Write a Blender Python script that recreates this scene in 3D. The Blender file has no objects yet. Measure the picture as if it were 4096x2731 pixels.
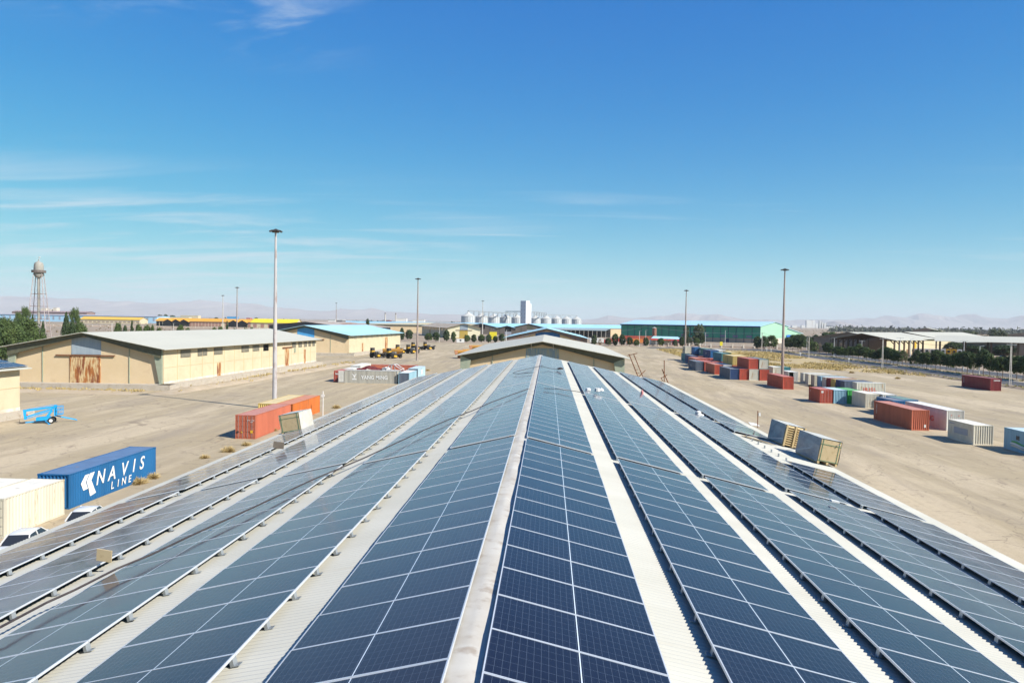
import bpy, bmesh, math, random
from mathutils import Vector, Matrix, noise
R = math.radians
random.seed(7)
scene = bpy.context.scene

# ------------------------------------------------------------------ camera
cam_d = bpy.data.cameras.new("camera")
cam = bpy.data.objects.new("camera", cam_d)
scene.collection.objects.link(cam)
cam_d.sensor_width = 36.0
cam_d.lens = 25.79
cam_d.clip_start = 0.1
cam_d.clip_end = 90000
_r = Vector((0.99865054, 0.0494644, 0.01582293)); _f = Vector((-0.04902257, 0.99842756, -0.02718822))
_u = _r.cross(_f)
mw = Matrix((( _r.x, _u.x, -_f.x, 0), (_r.y, _u.y, -_f.y, 0), (_r.z, _u.z, -_f.z, 14.6), (0, 0, 0, 1)))
cam.matrix_world = mw
scene.camera = cam

# ------------------------------------------------------------------ sun, sky, exposure
SUN_EL = R(38.5)
SUN_DIR = Vector((math.sin(R(119)) * math.cos(SUN_EL), math.cos(R(119)) * math.cos(SUN_EL), math.sin(SUN_EL)))
sun_d = bpy.data.lights.new("sun", 'SUN'); sun_d.energy = 4.9; sun_d.angle = R(0.53); sun_d.color = (1.0, 0.955, 0.87)
sun = bpy.data.objects.new("sun", sun_d); scene.collection.objects.link(sun)
sun.rotation_euler = SUN_DIR.to_track_quat('Z', 'Y').to_euler()
world = bpy.data.worlds.new("World"); scene.world = world; world.use_nodes = True
wn = world.node_tree; wn.nodes.clear()
def WN(t, **k):
    n = wn.nodes.new(t)
    for a, b in k.items(): setattr(n, a, b)
    return n
def wl(a, b): wn.links.new(a, b)
w_out = WN('ShaderNodeOutputWorld'); w_bg = WN('ShaderNodeBackground'); w_bg.inputs[1].default_value = 0.10
sky = WN('ShaderNodeTexSky', sky_type='NISHITA', sun_disc=False)
sky.sun_elevation = SUN_EL; sky.sun_rotation = R(119)
sky.altitude = 1500; sky.air_density = 1.0; sky.dust_density = 0.25; sky.ozone_density = 2.4
hsv = WN('ShaderNodeHueSaturation'); hsv.inputs['Saturation'].default_value = 1.22
wl(sky.outputs[0], hsv.inputs['Color'])
sepc = WN('ShaderNodeSeparateColor'); wl(hsv.outputs[0], sepc.inputs[0]); comc = WN('ShaderNodeCombineColor')
# thin cirrus, spread on a plane high above the ground
tc = WN('ShaderNodeTexCoord'); sp = WN('ShaderNodeSeparateXYZ'); wl(tc.outputs['Generated'], sp.inputs[0])
def wmath(op, a, b=None, c=None):
    n = WN('ShaderNodeMath', operation=op)
    for i, x in enumerate((a, b, c)):
        if x is None: continue
        if isinstance(x, (int, float)): n.inputs[i].default_value = x
        else: wl(x, n.inputs[i])
    return n.outputs[0]
den = wmath('ADD', wmath('MAXIMUM', sp.outputs[2], 0.0), 0.07)
px_, py_ = wmath('DIVIDE', sp.outputs[0], den), wmath('DIVIDE', sp.outputs[1], den)
cmb = WN('ShaderNodeCombineXYZ'); wl(px_, cmb.inputs[0]); wl(py_, cmb.inputs[1])
def cloud(scale, rot, sx, sy, lo, hi, seed, dist=0.6):
    mp = WN('ShaderNodeMapping'); wl(cmb.outputs[0], mp.inputs[0])
    mp.inputs['Rotation'].default_value = (0, 0, R(rot)); mp.inputs['Scale'].default_value = (sx, sy, 1); mp.inputs['Location'].default_value = (seed, seed * .7, 0)
    n = WN('ShaderNodeTexNoise'); n.inputs['Scale'].default_value = scale; n.inputs['Detail'].default_value = 7; n.inputs['Roughness'].default_value = .55
    n.inputs['Distortion'].default_value = dist; wl(mp.outputs[0], n.inputs['Vector'])
    m = WN('ShaderNodeMapRange', interpolation_type='SMOOTHSTEP'); wl(n.outputs[0], m.inputs[0]); m.inputs[1].default_value = lo; m.inputs[2].default_value = hi
    return m.outputs[0]
def smooth(x, a, b):
    m = WN('ShaderNodeMapRange', interpolation_type='SMOOTHSTEP'); wl(x, m.inputs[0]); m.inputs[1].default_value = a; m.inputs[2].default_value = b
    return m.outputs[0]
# soft shoulder of the air's brightness, channel by channel (the horizon does not burn out)
for _i, (_a, _b) in enumerate(((2.4, 200.0), (.82, 8.6), (.555, 1.66))):
    _v = wmath('DIVIDE', wmath('MULTIPLY', sepc.outputs[_i], _a * 10), wmath('ADD', sepc.outputs[_i], _b)); wl(_v, comc.inputs[_i])
hz = wmath('EXPONENT', wmath('DIVIDE', wmath('MAXIMUM', sp.outputs[2], 0.0), -0.068))
pale = WN('ShaderNodeMix', data_type='RGBA'); wl(wmath('MULTIPLY', hz, 0.92), pale.inputs[0]); wl(comc.outputs[0], pale.inputs[6]); pale.inputs[7].default_value = (4.5, 5.5, 5.3, 1)
ratio = wmath('DIVIDE', sp.outputs[0], wmath('MAXIMUM', sp.outputs[1], 0.05))     # left - right of the sky
leftness = smooth(ratio, 0.12, -0.45)
low_l = wmath('MULTIPLY', cloud(1.1, 14, 0.55, 1.7, 0.44, 0.70, 3.1), wmath('MULTIPLY', leftness, smooth(sp.outputs[2], 0.21, 0.11)))
low_r = wmath('MULTIPLY', cloud(1.5, 8, 0.30, 1.5, 0.56, 0.80, 9.4), wmath('MULTIPLY', smooth(sp.outputs[2], 0.22, 0.12), 0.55))
high = wmath('MULTIPLY', cloud(1.6, 35, 0.8, 2.2, 0.47, 0.78, 5.3, 1.0), wmath('MULTIPLY', smooth(ratio, -0.22, -0.42), smooth(sp.outputs[2], 0.29, 0.36)))
cl = wmath('MINIMUM', wmath('ADD', wmath('MULTIPLY', low_l, 0.72), wmath('ADD', low_r, wmath('MULTIPLY', high, 0.75))), 0.8)
mixc = WN('ShaderNodeMix', data_type='RGBA'); wl(wmath('MULTIPLY', cl, 0.80), mixc.inputs[0])
wl(pale.outputs[2], mixc.inputs[6]); mixc.inputs[7].default_value = (4.4, 4.9, 5.3, 1)
wl(mixc.outputs[2], w_bg.inputs[0]); wl(w_bg.outputs[0], w_out.inputs[0])

scene.view_settings.view_transform = 'Standard'; scene.view_settings.look = 'None'
scene.view_settings.exposure = 0.75; scene.view_settings.gamma = 1.0
scene.cycles.max_bounces = 6; scene.cycles.transparent_max_bounces = 6; scene.cycles.volume_bounces = 0
scene.cycles.use_adaptive_sampling = True; scene.cycles.adaptive_threshold = 0.02
scene.cycles.caustics_reflective = False; scene.cycles.caustics_refractive = False

# ------------------------------------------------------------------ helpers
def T(o, label=None, cat=None, group=None, kind=None):
    if label: o['label'] = label
    if cat: o['category'] = cat
    if group: o['group'] = group
    if kind: o['kind'] = kind
    return o
def link(o, parent=None):
    scene.collection.objects.link(o)
    if parent: o.parent = parent
    return o
def empty(name, loc, rz, label, cat, group=None):
    o = bpy.data.objects.new(name, None); o.empty_display_size = .3
    link(o); o.location = loc; o.rotation_euler = (0, 0, rz)
    return T(o, label, cat, group)
def copy_tree(o, parent=None):
    c = o.copy(); scene.collection.objects.link(c)
    if parent: c.parent = parent
    for ch in list(o.children): copy_tree(ch, c)
    return c

class MB:
    def __init__(s): s.v = []; s.f = []; s.m = []; s.mi = 0; s.X = None
    def pt(s, p):
        p = Vector(p)
        if s.X is not None: p = s.X @ p
        s.v.append(p); return len(s.v) - 1
    def face(s, pts): s.f.append([s.pt(p) for p in pts]); s.m.append(s.mi)
    def faces(s, pts, fs):
        b = [s.pt(p) for p in pts]
        for f in fs: s.f.append([b[i] for i in f]); s.m.append(s.mi)
    def box(s, x0, x1, y0, y1, z0, z1):
        s.faces([(x0,y0,z0),(x1,y0,z0),(x1,y1,z0),(x0,y1,z0),(x0,y0,z1),(x1,y0,z1),(x1,y1,z1),(x0,y1,z1)],
                [(3,2,1,0),(4,5,6,7),(0,1,5,4),(1,2,6,5),(2,3,7,6),(3,0,4,7)])
    def bar(s, a, b, w, h=None, up=(0,0,1)):
        a, b = Vector(a), Vector(b); d = (b - a)
        if d.length < 1e-6: return
        d.normalize(); h = h or w; u = Vector(up)
        if abs(d.dot(u)) > .98: u = Vector((1, 0, 0))
        r = d.cross(u).normalized(); u = r.cross(d).normalized(); r = r * w / 2; u = u * h / 2
        s.faces([a-r-u, a+r-u, a+r+u, a-r+u, b-r-u, b+r-u, b+r+u, b-r+u],
                [(0,1,2,3),(7,6,5,4),(1,0,4,5),(2,1,5,6),(3,2,6,7),(0,3,7,4)])
    def tube(s, pts, rad, n=8, cap=True):
        pts = [Vector(p) for p in pts]
        rads = rad if isinstance(rad, (list, tuple)) else [rad] * len(pts)
        rings = []
        for i, p in enumerate(pts):
            d = (pts[min(i+1, len(pts)-1)] - pts[max(i-1, 0)]).normalized()
            u = Vector((0, 0, 1)) if abs(d.z) < .95 else Vector((1, 0, 0))
            r = d.cross(u).normalized(); u = r.cross(d).normalized()
            rings.append([s.pt(p + (r * math.cos(2*math.pi*k/n) + u * math.sin(2*math.pi*k/n)) * rads[i]) for k in range(n)])
        for a, b in zip(rings, rings[1:]):
            for k in range(n): s.f.append([a[k], a[(k+1)%n], b[(k+1)%n], b[k]]); s.m.append(s.mi)
        if cap: s.f.append(rings[0][::-1]); s.m.append(s.mi); s.f.append(rings[-1]); s.m.append(s.mi)
    def lathe(s, prof, n=24, cx=0, cy=0, cap=True):
        rings = [[s.pt((cx + r*math.cos(2*math.pi*k/n), cy + r*math.sin(2*math.pi*k/n), z)) for k in range(n)] for r, z in prof]
        for a, b in zip(rings, rings[1:]):
            for k in range(n): s.f.append([a[k], a[(k+1)%n], b[(k+1)%n], b[k]]); s.m.append(s.mi)
        if cap: s.f.append(rings[0][::-1]); s.m.append(s.mi); s.f.append(rings[-1]); s.m.append(s.mi)
    def prism(s, poly, a, b, axis='y'):
        # poly: 2-D outline, extruded from a to b along the axis
        def P(p, t): return {'y': (p[0], t, p[1]), 'x': (t, p[0], p[1]), 'z': (p[0], p[1], t)}[axis]
        n = len(poly); A = [s.pt(P(p, a)) for p in poly]; B = [s.pt(P(p, b)) for p in poly]
        s.f.append(A); s.m.append(s.mi); s.f.append(B[::-1]); s.m.append(s.mi)
        for k in range(n): s.f.append([A[(k+1)%n], A[k], B[k], B[(k+1)%n]]); s.m.append(s.mi)
    def corr(s, o, u, L, w, H, nrm, pitch=.28, dep=.036, flat=.38):
        # corrugated sheet from o along u for L, up w for H, ribs towards nrm
        o, u, w, nrm = Vector(o), Vector(u).normalized(), Vector(w).normalized(), Vector(nrm).normalized()
        n = max(1, round(L / pitch)); p = L / n; prof = []
        for i in range(n):
            a = i * p
            prof += [(a, 0), (a + p*flat*.5, 0), (a + p*.5 - p*flat*.0, -dep), (a + p*.5 + p*flat*.5, -dep)]
        prof.append((L, 0))
        idx = []
        for t, d in prof:
            q = o + u * t + nrm * d
            idx.append((s.pt(q), s.pt(q + w * H)))
        fl = u.cross(w).dot(nrm) > 0
        for a, b in zip(idx, idx[1:]):
            q = [a[0], b[0], b[1], a[1]]
            s.f.append(q if fl else q[::-1]); s.m.append(s.mi)
    def build(s, name, mats, parent=None, smooth=False):
        me = bpy.data.meshes.new(name); me.from_pydata([tuple(v) for v in s.v], [], s.f)
        for m in (mats if isinstance(mats, (list, tuple)) else [mats]): me.materials.append(m)
        if any(s.m): me.polygons.foreach_set('material_index', s.m)
        if smooth: me.polygons.foreach_set('use_smooth', [True] * len(me.polygons))
        me.update()
        o = bpy.data.objects.new(name, me); return link(o, parent)

def tint(c, k): return tuple(min(1, x * k) for x in c)
def mat(name, c, c2=None, scale=1.0, rough=.75, metal=0.0, bump=0.0, stretch=(1,1,1), lo=.35, hi=.65, spec=.35, c3=None, s3=6.0, lo3=.55, hi3=.7, bscale=None, det=5):
    m = bpy.data.materials.new(name); m.use_nodes = True; nt = m.node_tree; b = nt.nodes['Principled BSDF']
    b.inputs['Roughness'].default_value = rough; b.inputs['Metallic'].default_value = metal; b.inputs['Specular IOR Level'].default_value = spec
    b.inputs['Base Color'].default_value = (*c, 1)
    tcn = nt.nodes.new('ShaderNodeTexCoord'); mp = nt.nodes.new('ShaderNodeMapping'); mp.inputs['Scale'].default_value = stretch
    nt.links.new(tcn.outputs['Object'], mp.inputs[0])
    def nz(sc, d=det):
        n = nt.nodes.new('ShaderNodeTexNoise'); n.inputs['Scale'].default_value = sc; n.inputs['Detail'].default_value = d; n.inputs['Roughness'].default_value = .6
        nt.links.new(mp.outputs[0], n.inputs['Vector']); return n.outputs[0]
    def rng(x, a, e):
        n = nt.nodes.new('ShaderNodeMapRange'); nt.links.new(x, n.inputs[0]); n.inputs[1].default_value = a; n.inputs[2].default_value = e; return n.outputs[0]
    def mx(f, a, e):
        n = nt.nodes.new('ShaderNodeMix'); n.data_type = 'RGBA'; nt.links.new(f, n.inputs[0])
        for i, q in ((6, a), (7, e)):
            if isinstance(q, tuple): n.inputs[i].default_value = (*q[:3], 1)
            else: nt.links.new(q, n.inputs[i])
        return n.outputs[2]
    KA = .85
    c = tint(c, KA); c2 = tint(c2, KA) if c2 else None; c3 = tint(c3, KA) if c3 else None
    b.inputs['Base Color'].default_value = (*c, 1)
    col = tuple(c)
    if c2: col = mx(rng(nz(scale), lo, hi), col, tuple(c2))
    if c3: col = mx(rng(nz(s3), lo3, hi3), col, tuple(c3))
    if not isinstance(col, tuple): nt.links.new(col, b.inputs['Base Color'])
    if bump:
        bn = nt.nodes.new('ShaderNodeBump'); bn.inputs['Strength'].default_value = bump; bn.inputs['Distance'].default_value = .05
        nt.links.new(nz(bscale or scale * 6), bn.inputs['Height']); nt.links.new(bn.outputs[0], b.inputs['Normal'])
    return m
def tint(c, k): return tuple(min(1, x * k) for x in c)

FONT = None
def lettering(name, txt, size, m, parent, origin, u, w, shear=0.0, sx=1.0, space=1.0, lift=.012, extr=.004, offset=0.0, align='LEFT'):
    cu = bpy.data.curves.new(name, 'FONT'); cu.body = txt; cu.size = size; cu.shear = shear; cu.space_character = space; cu.extrude = extr; cu.offset = offset
    cu.align_x = align; cu.resolution_u = 3
    to = bpy.data.objects.new(name + '_tmp', cu)
    me = bpy.data.meshes.new_from_object(to); me.name = name
    bpy.data.objects.remove(to); bpy.data.curves.remove(cu)
    me.materials.clear(); me.materials.append(m)
    u, w = Vector(u).normalized(), Vector(w).normalized(); nn = u.cross(w)
    M4 = Matrix(((u.x*sx, w.x, nn.x, 0), (u.y*sx, w.y, nn.y, 0), (u.z*sx, w.z, nn.z, 0), (0, 0, 0, 1)))
    me.transform(M4); me.transform(Matrix.Translation(Vector(origin) + nn * lift)); me.update()
    return link(bpy.data.objects.new(name, me), parent)

# ------------------------------------------------------------------ materials
cream = mat('cream_wall_paint', (.60,.50,.33), (.66,.56,.38), .35, .85, bump=.15, bscale=4, c3=(.50,.40,.26), s3=.5, lo3=.6, hi3=.85)
cream_pl = mat('plinth_paint', (.74,.70,.62), (.60,.50,.38), .8)
tan_wall = mat('tan_wall_paint', (.66,.50,.30), (.70,.54,.34), .35, .85, c3=(.56,.42,.26), s3=.4, lo3=.6, hi3=.8)
olive = mat('olive_steel', (.095,.095,.06), (.13,.125,.08), 1.5, .6)
sage = mat('pale_green_steel', (.30,.34,.25), (.36,.39,.29), 1.2, .6)
white_roof = mat('white_roof_sheet', (.55,.535,.45), (.50,.487,.41), .12, .75, spec=.1, stretch=(1,.3,1), lo=.3, hi=.8, c3=(.56,.54,.48), s3=.9, lo3=.62, hi3=.85)
asbestos = mat('grey_white_roof_sheet', (.55,.535,.47), (.49,.475,.41), .3, .8, spec=.12, stretch=(.35, 2.0, 1), c3=(.48,.44,.36), s3=1.3, lo3=.62, hi3=.9)
cap_m = mat('ridge_cap_sheet', (.60,.57,.50), (.50,.45,.37), 1.2, .65, c3=(.40,.34,.27), s3=3)
blue_roof = mat('sky_blue_roof_sheet', (.29,.53,.65), (.33,.58,.70), .08, .5, stretch=(1,.2,1))
pale_blue_roof = mat('pale_blue_roof_sheet', (.40,.64,.72), (.46,.70,.77), .05, .5)
blue_panel = mat('faded_blue_sheet', (.13,.25,.42), (.22,.36,.50), 1.0, .6, stretch=(3,1,.3))
streaky = mat('weathered_blue_sheet', (.20,.28,.33), (.30,.38,.40), 1.2, .6, stretch=(3,1,.25), c3=(.42,.40,.28), s3=1.6, lo3=.5, hi3=.62)
greyblue = mat('grey_blue_sheet', (.30,.36,.41), (.37,.43,.47), .8, .6, stretch=(3,1,.3))
rust_sheet = mat('rusted_door_sheet', (.40,.15,.04), (.66,.50,.27), .8, .85, stretch=(2.6,2.6,.5), lo=.44, hi=.56, c3=(.24,.075,.03), s3=.55, lo3=.50, hi3=.60, det=6)
rust = mat('rusty_steel', (.16,.065,.03), (.26,.11,.05), 3, .9)
rust_roof = mat('rusted_roof_sheet', (.48,.42,.36), (.34,.20,.13), .12, .8, stretch=(1,.4,1), lo=.42, hi=.62)
tan_roof = mat('stained_roof_sheet', (.55,.48,.38), (.36,.27,.19), .2, .8)
dark_glass = mat('dark_glass', (.02,.024,.03), rough=.15, spec=.6)
louvre = mat('louvre_grey', (.17,.155,.12), (.24,.22,.17), 2, .7)
black = mat('black_opening', (.012,.012,.013), rough=.95, spec=.1)
concrete = mat('pale_concrete', (.46,.40,.32), (.52,.46,.38), .6, .9, bump=.2, c3=(.36,.29,.22), s3=1.4)
pole_m = mat('painted_mast_steel', (.50,.47,.46), (.36,.27,.24), 1.4, .6, stretch=(1,1,.35), lo=.5, hi=.65)
rusty_pole = mat('rusty_mast_steel', (.27,.19,.16), (.40,.34,.30), 1.2, .7, stretch=(1,1,.2))
conc_pole = mat('concrete_pole', (.52,.48,.42), (.60,.56,.50), 2, .9)
galv = mat('galvanised_steel', (.50,.53,.54), (.42,.45,.46), 1.0, .45, metal=.55)
alu = mat('aluminium_frame', (.72,.74,.76), rough=.38, metal=.35, spec=.5)
bark = mat('bark', (.13,.085,.055), (.18,.12,.08), 4, .95)
white_p = mat('white_paint', (.78,.77,.74), (.70,.68,.63), 1, .6)
yellow_p = mat('yellow_machine_paint', (.72,.42,.03), (.62,.33,.03), 1.2, .5)
blk_rub = mat('tyre_rubber', (.022,.022,.022), (.035,.033,.03), 6, .9)
dark_m = mat('dark_machine_steel', (.035,.035,.035), (.07,.06,.05), 4, .6)

def solar_material():
    m = bpy.data.materials.new('solar_cells_under_glass'); m.use_nodes = True; nt = m.node_tree; b = nt.nodes['Principled BSDF']
    at = nt.nodes.new('ShaderNodeUVMap'); sx = nt.nodes.new('ShaderNodeSeparateXYZ'); nt.links.new(at.outputs[0], sx.inputs[0])
    def ma(op, a, c=None):
        n = nt.nodes.new('ShaderNodeMath'); n.operation = op
        for i, x in enumerate((a, c)):
            if x is None: continue
            if isinstance(x, (int, float)): n.inputs[i].default_value = x
            else: nt.links.new(x, n.inputs[i])
        return n.outputs[0]
    def line(coord, period, half):
        fr = ma('PINGPONG', coord, period / 2)       # 0 at each multiple of the period
        return ma('LESS_THAN', fr, half)
    # u in metres along the module (0..2.25), v across (0..1.1); two halves of 12 x 6 cells
    cu = ma('ABSOLUTE', ma('SUBTRACT', sx.outputs[0], 1.1225))
    lu = line(ma('SUBTRACT', cu, .028), .0905, .0021); inu = ma('GREATER_THAN', cu, .026); inu2 = ma('LESS_THAN', cu, 1.115)
    lv = line(ma('SUBTRACT', sx.outputs[1], .008), .1817, .0023)
    busb = ma('MAXIMUM', lu, lv)
    inside = ma('MULTIPLY', inu, inu2)
    grid = ma('MULTIPLY', busb, inside)
    mid = ma('LESS_THAN', cu, .007)
    oi = nt.nodes.new('ShaderNodeAttribute'); oi.attribute_name = 'shade'; 
    nz = nt.nodes.new('ShaderNodeTexNoise'); nz.inputs['Scale'].default_value = 1.4; nz.inputs['Detail'].default_value = 4
    g = nt.nodes.new('ShaderNodeNewGeometry'); nt.links.new(g.outputs['Position'], nz.inputs['Vector'])
    mx0 = nt.nodes.new('ShaderNodeMix'); mx0.data_type = 'RGBA'; nt.links.new(nz.outputs[0], mx0.inputs[0])
    mx0.inputs[6].default_value = (.0040, .0045, .0095, 1); mx0.inputs[7].default_value = (.0072, .0088, .0195, 1)
    mx = nt.nodes.new('ShaderNodeMix'); mx.data_type = 'RGBA'; nt.links.new(grid, mx.inputs[0]); nt.links.new(mx0.outputs[2], mx.inputs[6]); mx.inputs[7].default_value = (.065, .08, .10, 1)
    mx2 = nt.nodes.new('ShaderNodeMix'); mx2.data_type = 'RGBA'; nt.links.new(mid, mx2.inputs[0]); nt.links.new(mx.outputs[2], mx2.inputs[6]); mx2.inputs[7].default_value = (.62, .68, .72, 1)
    nt.links.new(mx2.outputs[2], b.inputs['Base Color'])
    rr_ = nt.nodes.new('ShaderNodeMapRange'); nt.links.new(nz.outputs[0], rr_.inputs[0]); rr_.inputs[1].default_value = .3; rr_.inputs[2].default_value = .7; rr_.inputs[3].default_value = .05; rr_.inputs[4].default_value = .17; nt.links.new(rr_.outputs[0], b.inputs['Roughness'])
    b.inputs['IOR'].default_value = 1.36
    b.inputs['Sheen Weight'].default_value = .09; b.inputs['Sheen Roughness'].default_value = .45; b.inputs['Sheen Tint'].default_value = (.86, .82, 1.0, 1)
    b.inputs['Specular Tint'].default_value = (.86, .88, 1.0, 1)
    bn = nt.nodes.new('ShaderNodeBump'); bn.inputs['Strength'].default_value = .012; bn.inputs['Distance'].default_value = .02
    nz2 = nt.nodes.new('ShaderNodeTexNoise'); nz2.inputs['Scale'].default_value = 2.2; nt.links.new(g.outputs['Position'], nz2.inputs['Vector'])
    nt.links.new(nz2.outputs[0], bn.inputs['Height']); nt.links.new(bn.outputs[0], b.inputs['Normal'])
    return m
solar_m = solar_material()

# ------------------------------------------------------------------ the ground
def sheet(name, poly, z, m, kind='structure'):
    mb = MB(); mb.face([(x, y, z) for x, y in poly]); o = mb.build(name, m); return T(o, kind=kind)
desert = mat('desert_soil', (.37,.285,.20), (.31,.235,.16), .02, .95, lo=.4, hi=.6, c3=(.20,.16,.10), s3=.09, lo3=.55, hi3=.75, det=8)
def yard_material():
    m = mat('worn_yard_surface', (.455,.362,.222), (.40,.32,.20), .035, .93, bump=.25, bscale=3.0, det=9, c3=(.48,.385,.255), s3=.11, lo3=.52, hi3=.74)
    nt = m.node_tree; b = nt.nodes['Principled BSDF']; src = b.inputs['Base Color'].links[0].from_socket
    tcn = nt.nodes.new('ShaderNodeTexCoord')
    def layer(src, sc, stretch, rot, lo, hi, c, k):
        mp = nt.nodes.new('ShaderNodeMapping'); mp.inputs['Scale'].default_value = stretch; mp.inputs['Rotation'].default_value = (0, 0, R(rot)); nt.links.new(tcn.outputs['Object'], mp.inputs[0])
        n = nt.nodes.new('ShaderNodeTexNoise'); n.inputs['Scale'].default_value = sc; n.inputs['Detail'].default_value = 8; n.inputs['Roughness'].default_value = .62; nt.links.new(mp.outputs[0], n.inputs['Vector'])
        r = nt.nodes.new('ShaderNodeMapRange'); nt.links.new(n.outputs[0], r.inputs[0]); r.inputs[1].default_value = lo; r.inputs[2].default_value = hi; r.inputs[4].default_value = k
        x = nt.nodes.new('ShaderNodeMix'); x.data_type = 'RGBA'; nt.links.new(r.outputs[0], x.inputs[0]); nt.links.new(src, x.inputs[6]); x.inputs[7].default_value = (*c, 1); return x.outputs[2]
    src = layer(src, .10, (1, .16, 1), -24, .50, .60, (.52,.42,.285), .7)     # pale tyre-polished streaks
    src = layer(src, .14, (1, .22, 1), 12, .52, .64, (.29,.235,.165), .75)       # dark dusty streaks
    src = layer(src, .33, (1.4, .6, 1), 60, .63, .69, (.19,.14,.10), .75)      # oil and rust stains
    src = layer(src, 5.0, (1, 1, 1), 0, .5, .75, (.27,.215,.145), .45)          # grit
    src = layer(src, .55, (1, .07, 1), 6, .50, .64, (.52,.42,.27), .5)
    src = layer(src, .7, (1, .10, 1), -8, .54, .66, (.31,.25,.17), .5)
    # fine cracks
    vm = nt.nodes.new('ShaderNodeTexVoronoi'); vm.feature = 'DISTANCE_TO_EDGE'; vm.inputs['Scale'].default_value = .16
    nd = nt.nodes.new('ShaderNodeTexNoise'); nd.inputs['Scale'].default_value = .5; nd.inputs['Detail'].default_value = 6; nt.links.new(tcn.outputs['Object'], nd.inputs['Vector'])
    va = nt.nodes.new('ShaderNodeVectorMath'); va.operation = 'MULTIPLY_ADD'; nt.links.new(nd.outputs['Color'], va.inputs[0]); va.inputs[1].default_value = (3.5, 3.5, 0); nt.links.new(tcn.outputs['Object'], va.inputs[2]); nt.links.new(va.outputs[0], vm.inputs['Vector'])
    cr = nt.nodes.new('ShaderNodeMapRange'); nt.links.new(vm.outputs['Distance'], cr.inputs[0]); cr.inputs[1].default_value = .004; cr.inputs[2].default_value = .011; cr.inputs[3].default_value = .55; cr.inputs[4].default_value = 0
    cx = nt.nodes.new('ShaderNodeMix'); cx.data_type = 'RGBA'; nt.links.new(cr.outputs[0], cx.inputs[0]); nt.links.new(src, cx.inputs[6]); cx.inputs[7].default_value = (.17, .13, .09, 1); src = cx.outputs[2]
    src = layer(src, 1.6, (1, 1, 1), 0, .52, .72, (.30,.235,.155), .5)
    src = layer(src, 14.0, (1, 1, 1), 0, .5, .7, (.25,.195,.13), .5)
    nt.links.new(src, b.inputs['Base Color']); return m
yard_m = yard_material()
sheet('ground', [(-45000, -3000), (45000, -3000), (45000, 45000), (-45000, 45000)], 0, desert)
sheet('yard', [(-190, -60), (116, -60), (117, 150), (113, 262), (72, 262), (62, 300), (62, 400), (128, 470), (-190, 470)], .006, yard_m)
road_m = mat('road_asphalt', (.085,.085,.088), (.11,.108,.105), .2, .85, c3=(.07,.07,.07), s3=2)
sheet('road', [(120.3, -40), (129.8, -40), (129.8, 395), (137, 452), (60, 458), (60, 440), (115, 436), (124.5, 420), (122, 330)], .012, road_m)
sheet('road', [(140.6, -40), (150, -40), (150, 440), (140.6, 420)], .012, road_m)
kerb_m = mat('painted_kerb', (.62,.60,.56), (.50,.47,.42), 1.2)
def kerb(pts):
    mb = MB()
    for a, b in zip(pts, pts[1:]): mb.bar((*a, .07), (*b, .07), .22, .14)
    return T(mb.build('kerb', kerb_m), kind='structure')
kerb([(130.0, -40), (130.0, 395), (137.4, 452)]); kerb([(140.3, -40), (140.3, 420)]); kerb([(150.3, -40), (150.3, 440)])
earth = mat('sandy_verge', (.50,.40,.28), (.42,.33,.22), .25, .95, bump=.5, bscale=2.5, c3=(.46,.40,.31), s3=1.2)
def mound(name, pts, w, h, m, seed=0, step=1.2, side=0):
    # a low bank of loose soil along a polyline
    mb = MB(); rows = []
    P = [Vector((*p, 0)) for p in pts]; path = []
    for a, b in zip(P, P[1:]):
        n = max(1, int((b - a).length / step)); path += [a.lerp(b, i / n) for i in range(n)]
    path.append(P[-1])
    for i, p in enumerate(path):
        d = (path[min(i+1, len(path)-1)] - path[max(i-1, 0)]).normalized(); nrm = Vector((d.y, -d.x, 0)); row = []
        for k in range(9):
            t = k / 8 * 2 - 1
            hh = h * min(1, i / 5, (len(path) - 1 - i) / 5) * max(0, (1 - t * t)) * (0.75 + .5 * noise.noise(p * .35 + nrm * t * 2 + Vector((seed, 0, 0))))
            q = p + nrm * (t * w / 2 * (1 + .25 * noise.noise(p * .2 + Vector((0, seed, 0))))); row.append(mb.pt((q.x, q.y, .002 + hh)))
        rows.append(row)
    for a, b in zip(rows, rows[1:]):
        for k in range(8): mb.f.append([a[k], a[k+1], b[k+1], b[k]]); mb.m.append(0)
    return T(mb.build(name, m, smooth=True), kind='structure')
mound('verge', [(-19.5, -10), (-19.5, 62), (-20.5, 120), (-23, 185)], 7.5, .30, earth, 1)
mound('verge', [(-72.0, 133), (-70.2, 150), (-66.5, 190), (-64.6, 238)], 5.0, .75, earth, 5)
mound('verge', [(-118, 134), (-96, 134.5), (-76, 134)], 6.0, .45, earth, 9)
mound('verge', [(133.6, -30), (133.8, 200), (134.6, 400)], 6.5, .25, earth, 3)
mound('verge', [(116.8, 120), (117.5, 255), (114, 300)], 3.8, .55, mat('stony_earth', (.27,.20,.14), (.36,.28,.20), .8, .95, bump=.6, bscale=3), 4)
mound('verge', [(-112, 484), (-40, 484), (30, 480), (100, 474)], 9, .25, earth, 6)

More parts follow.
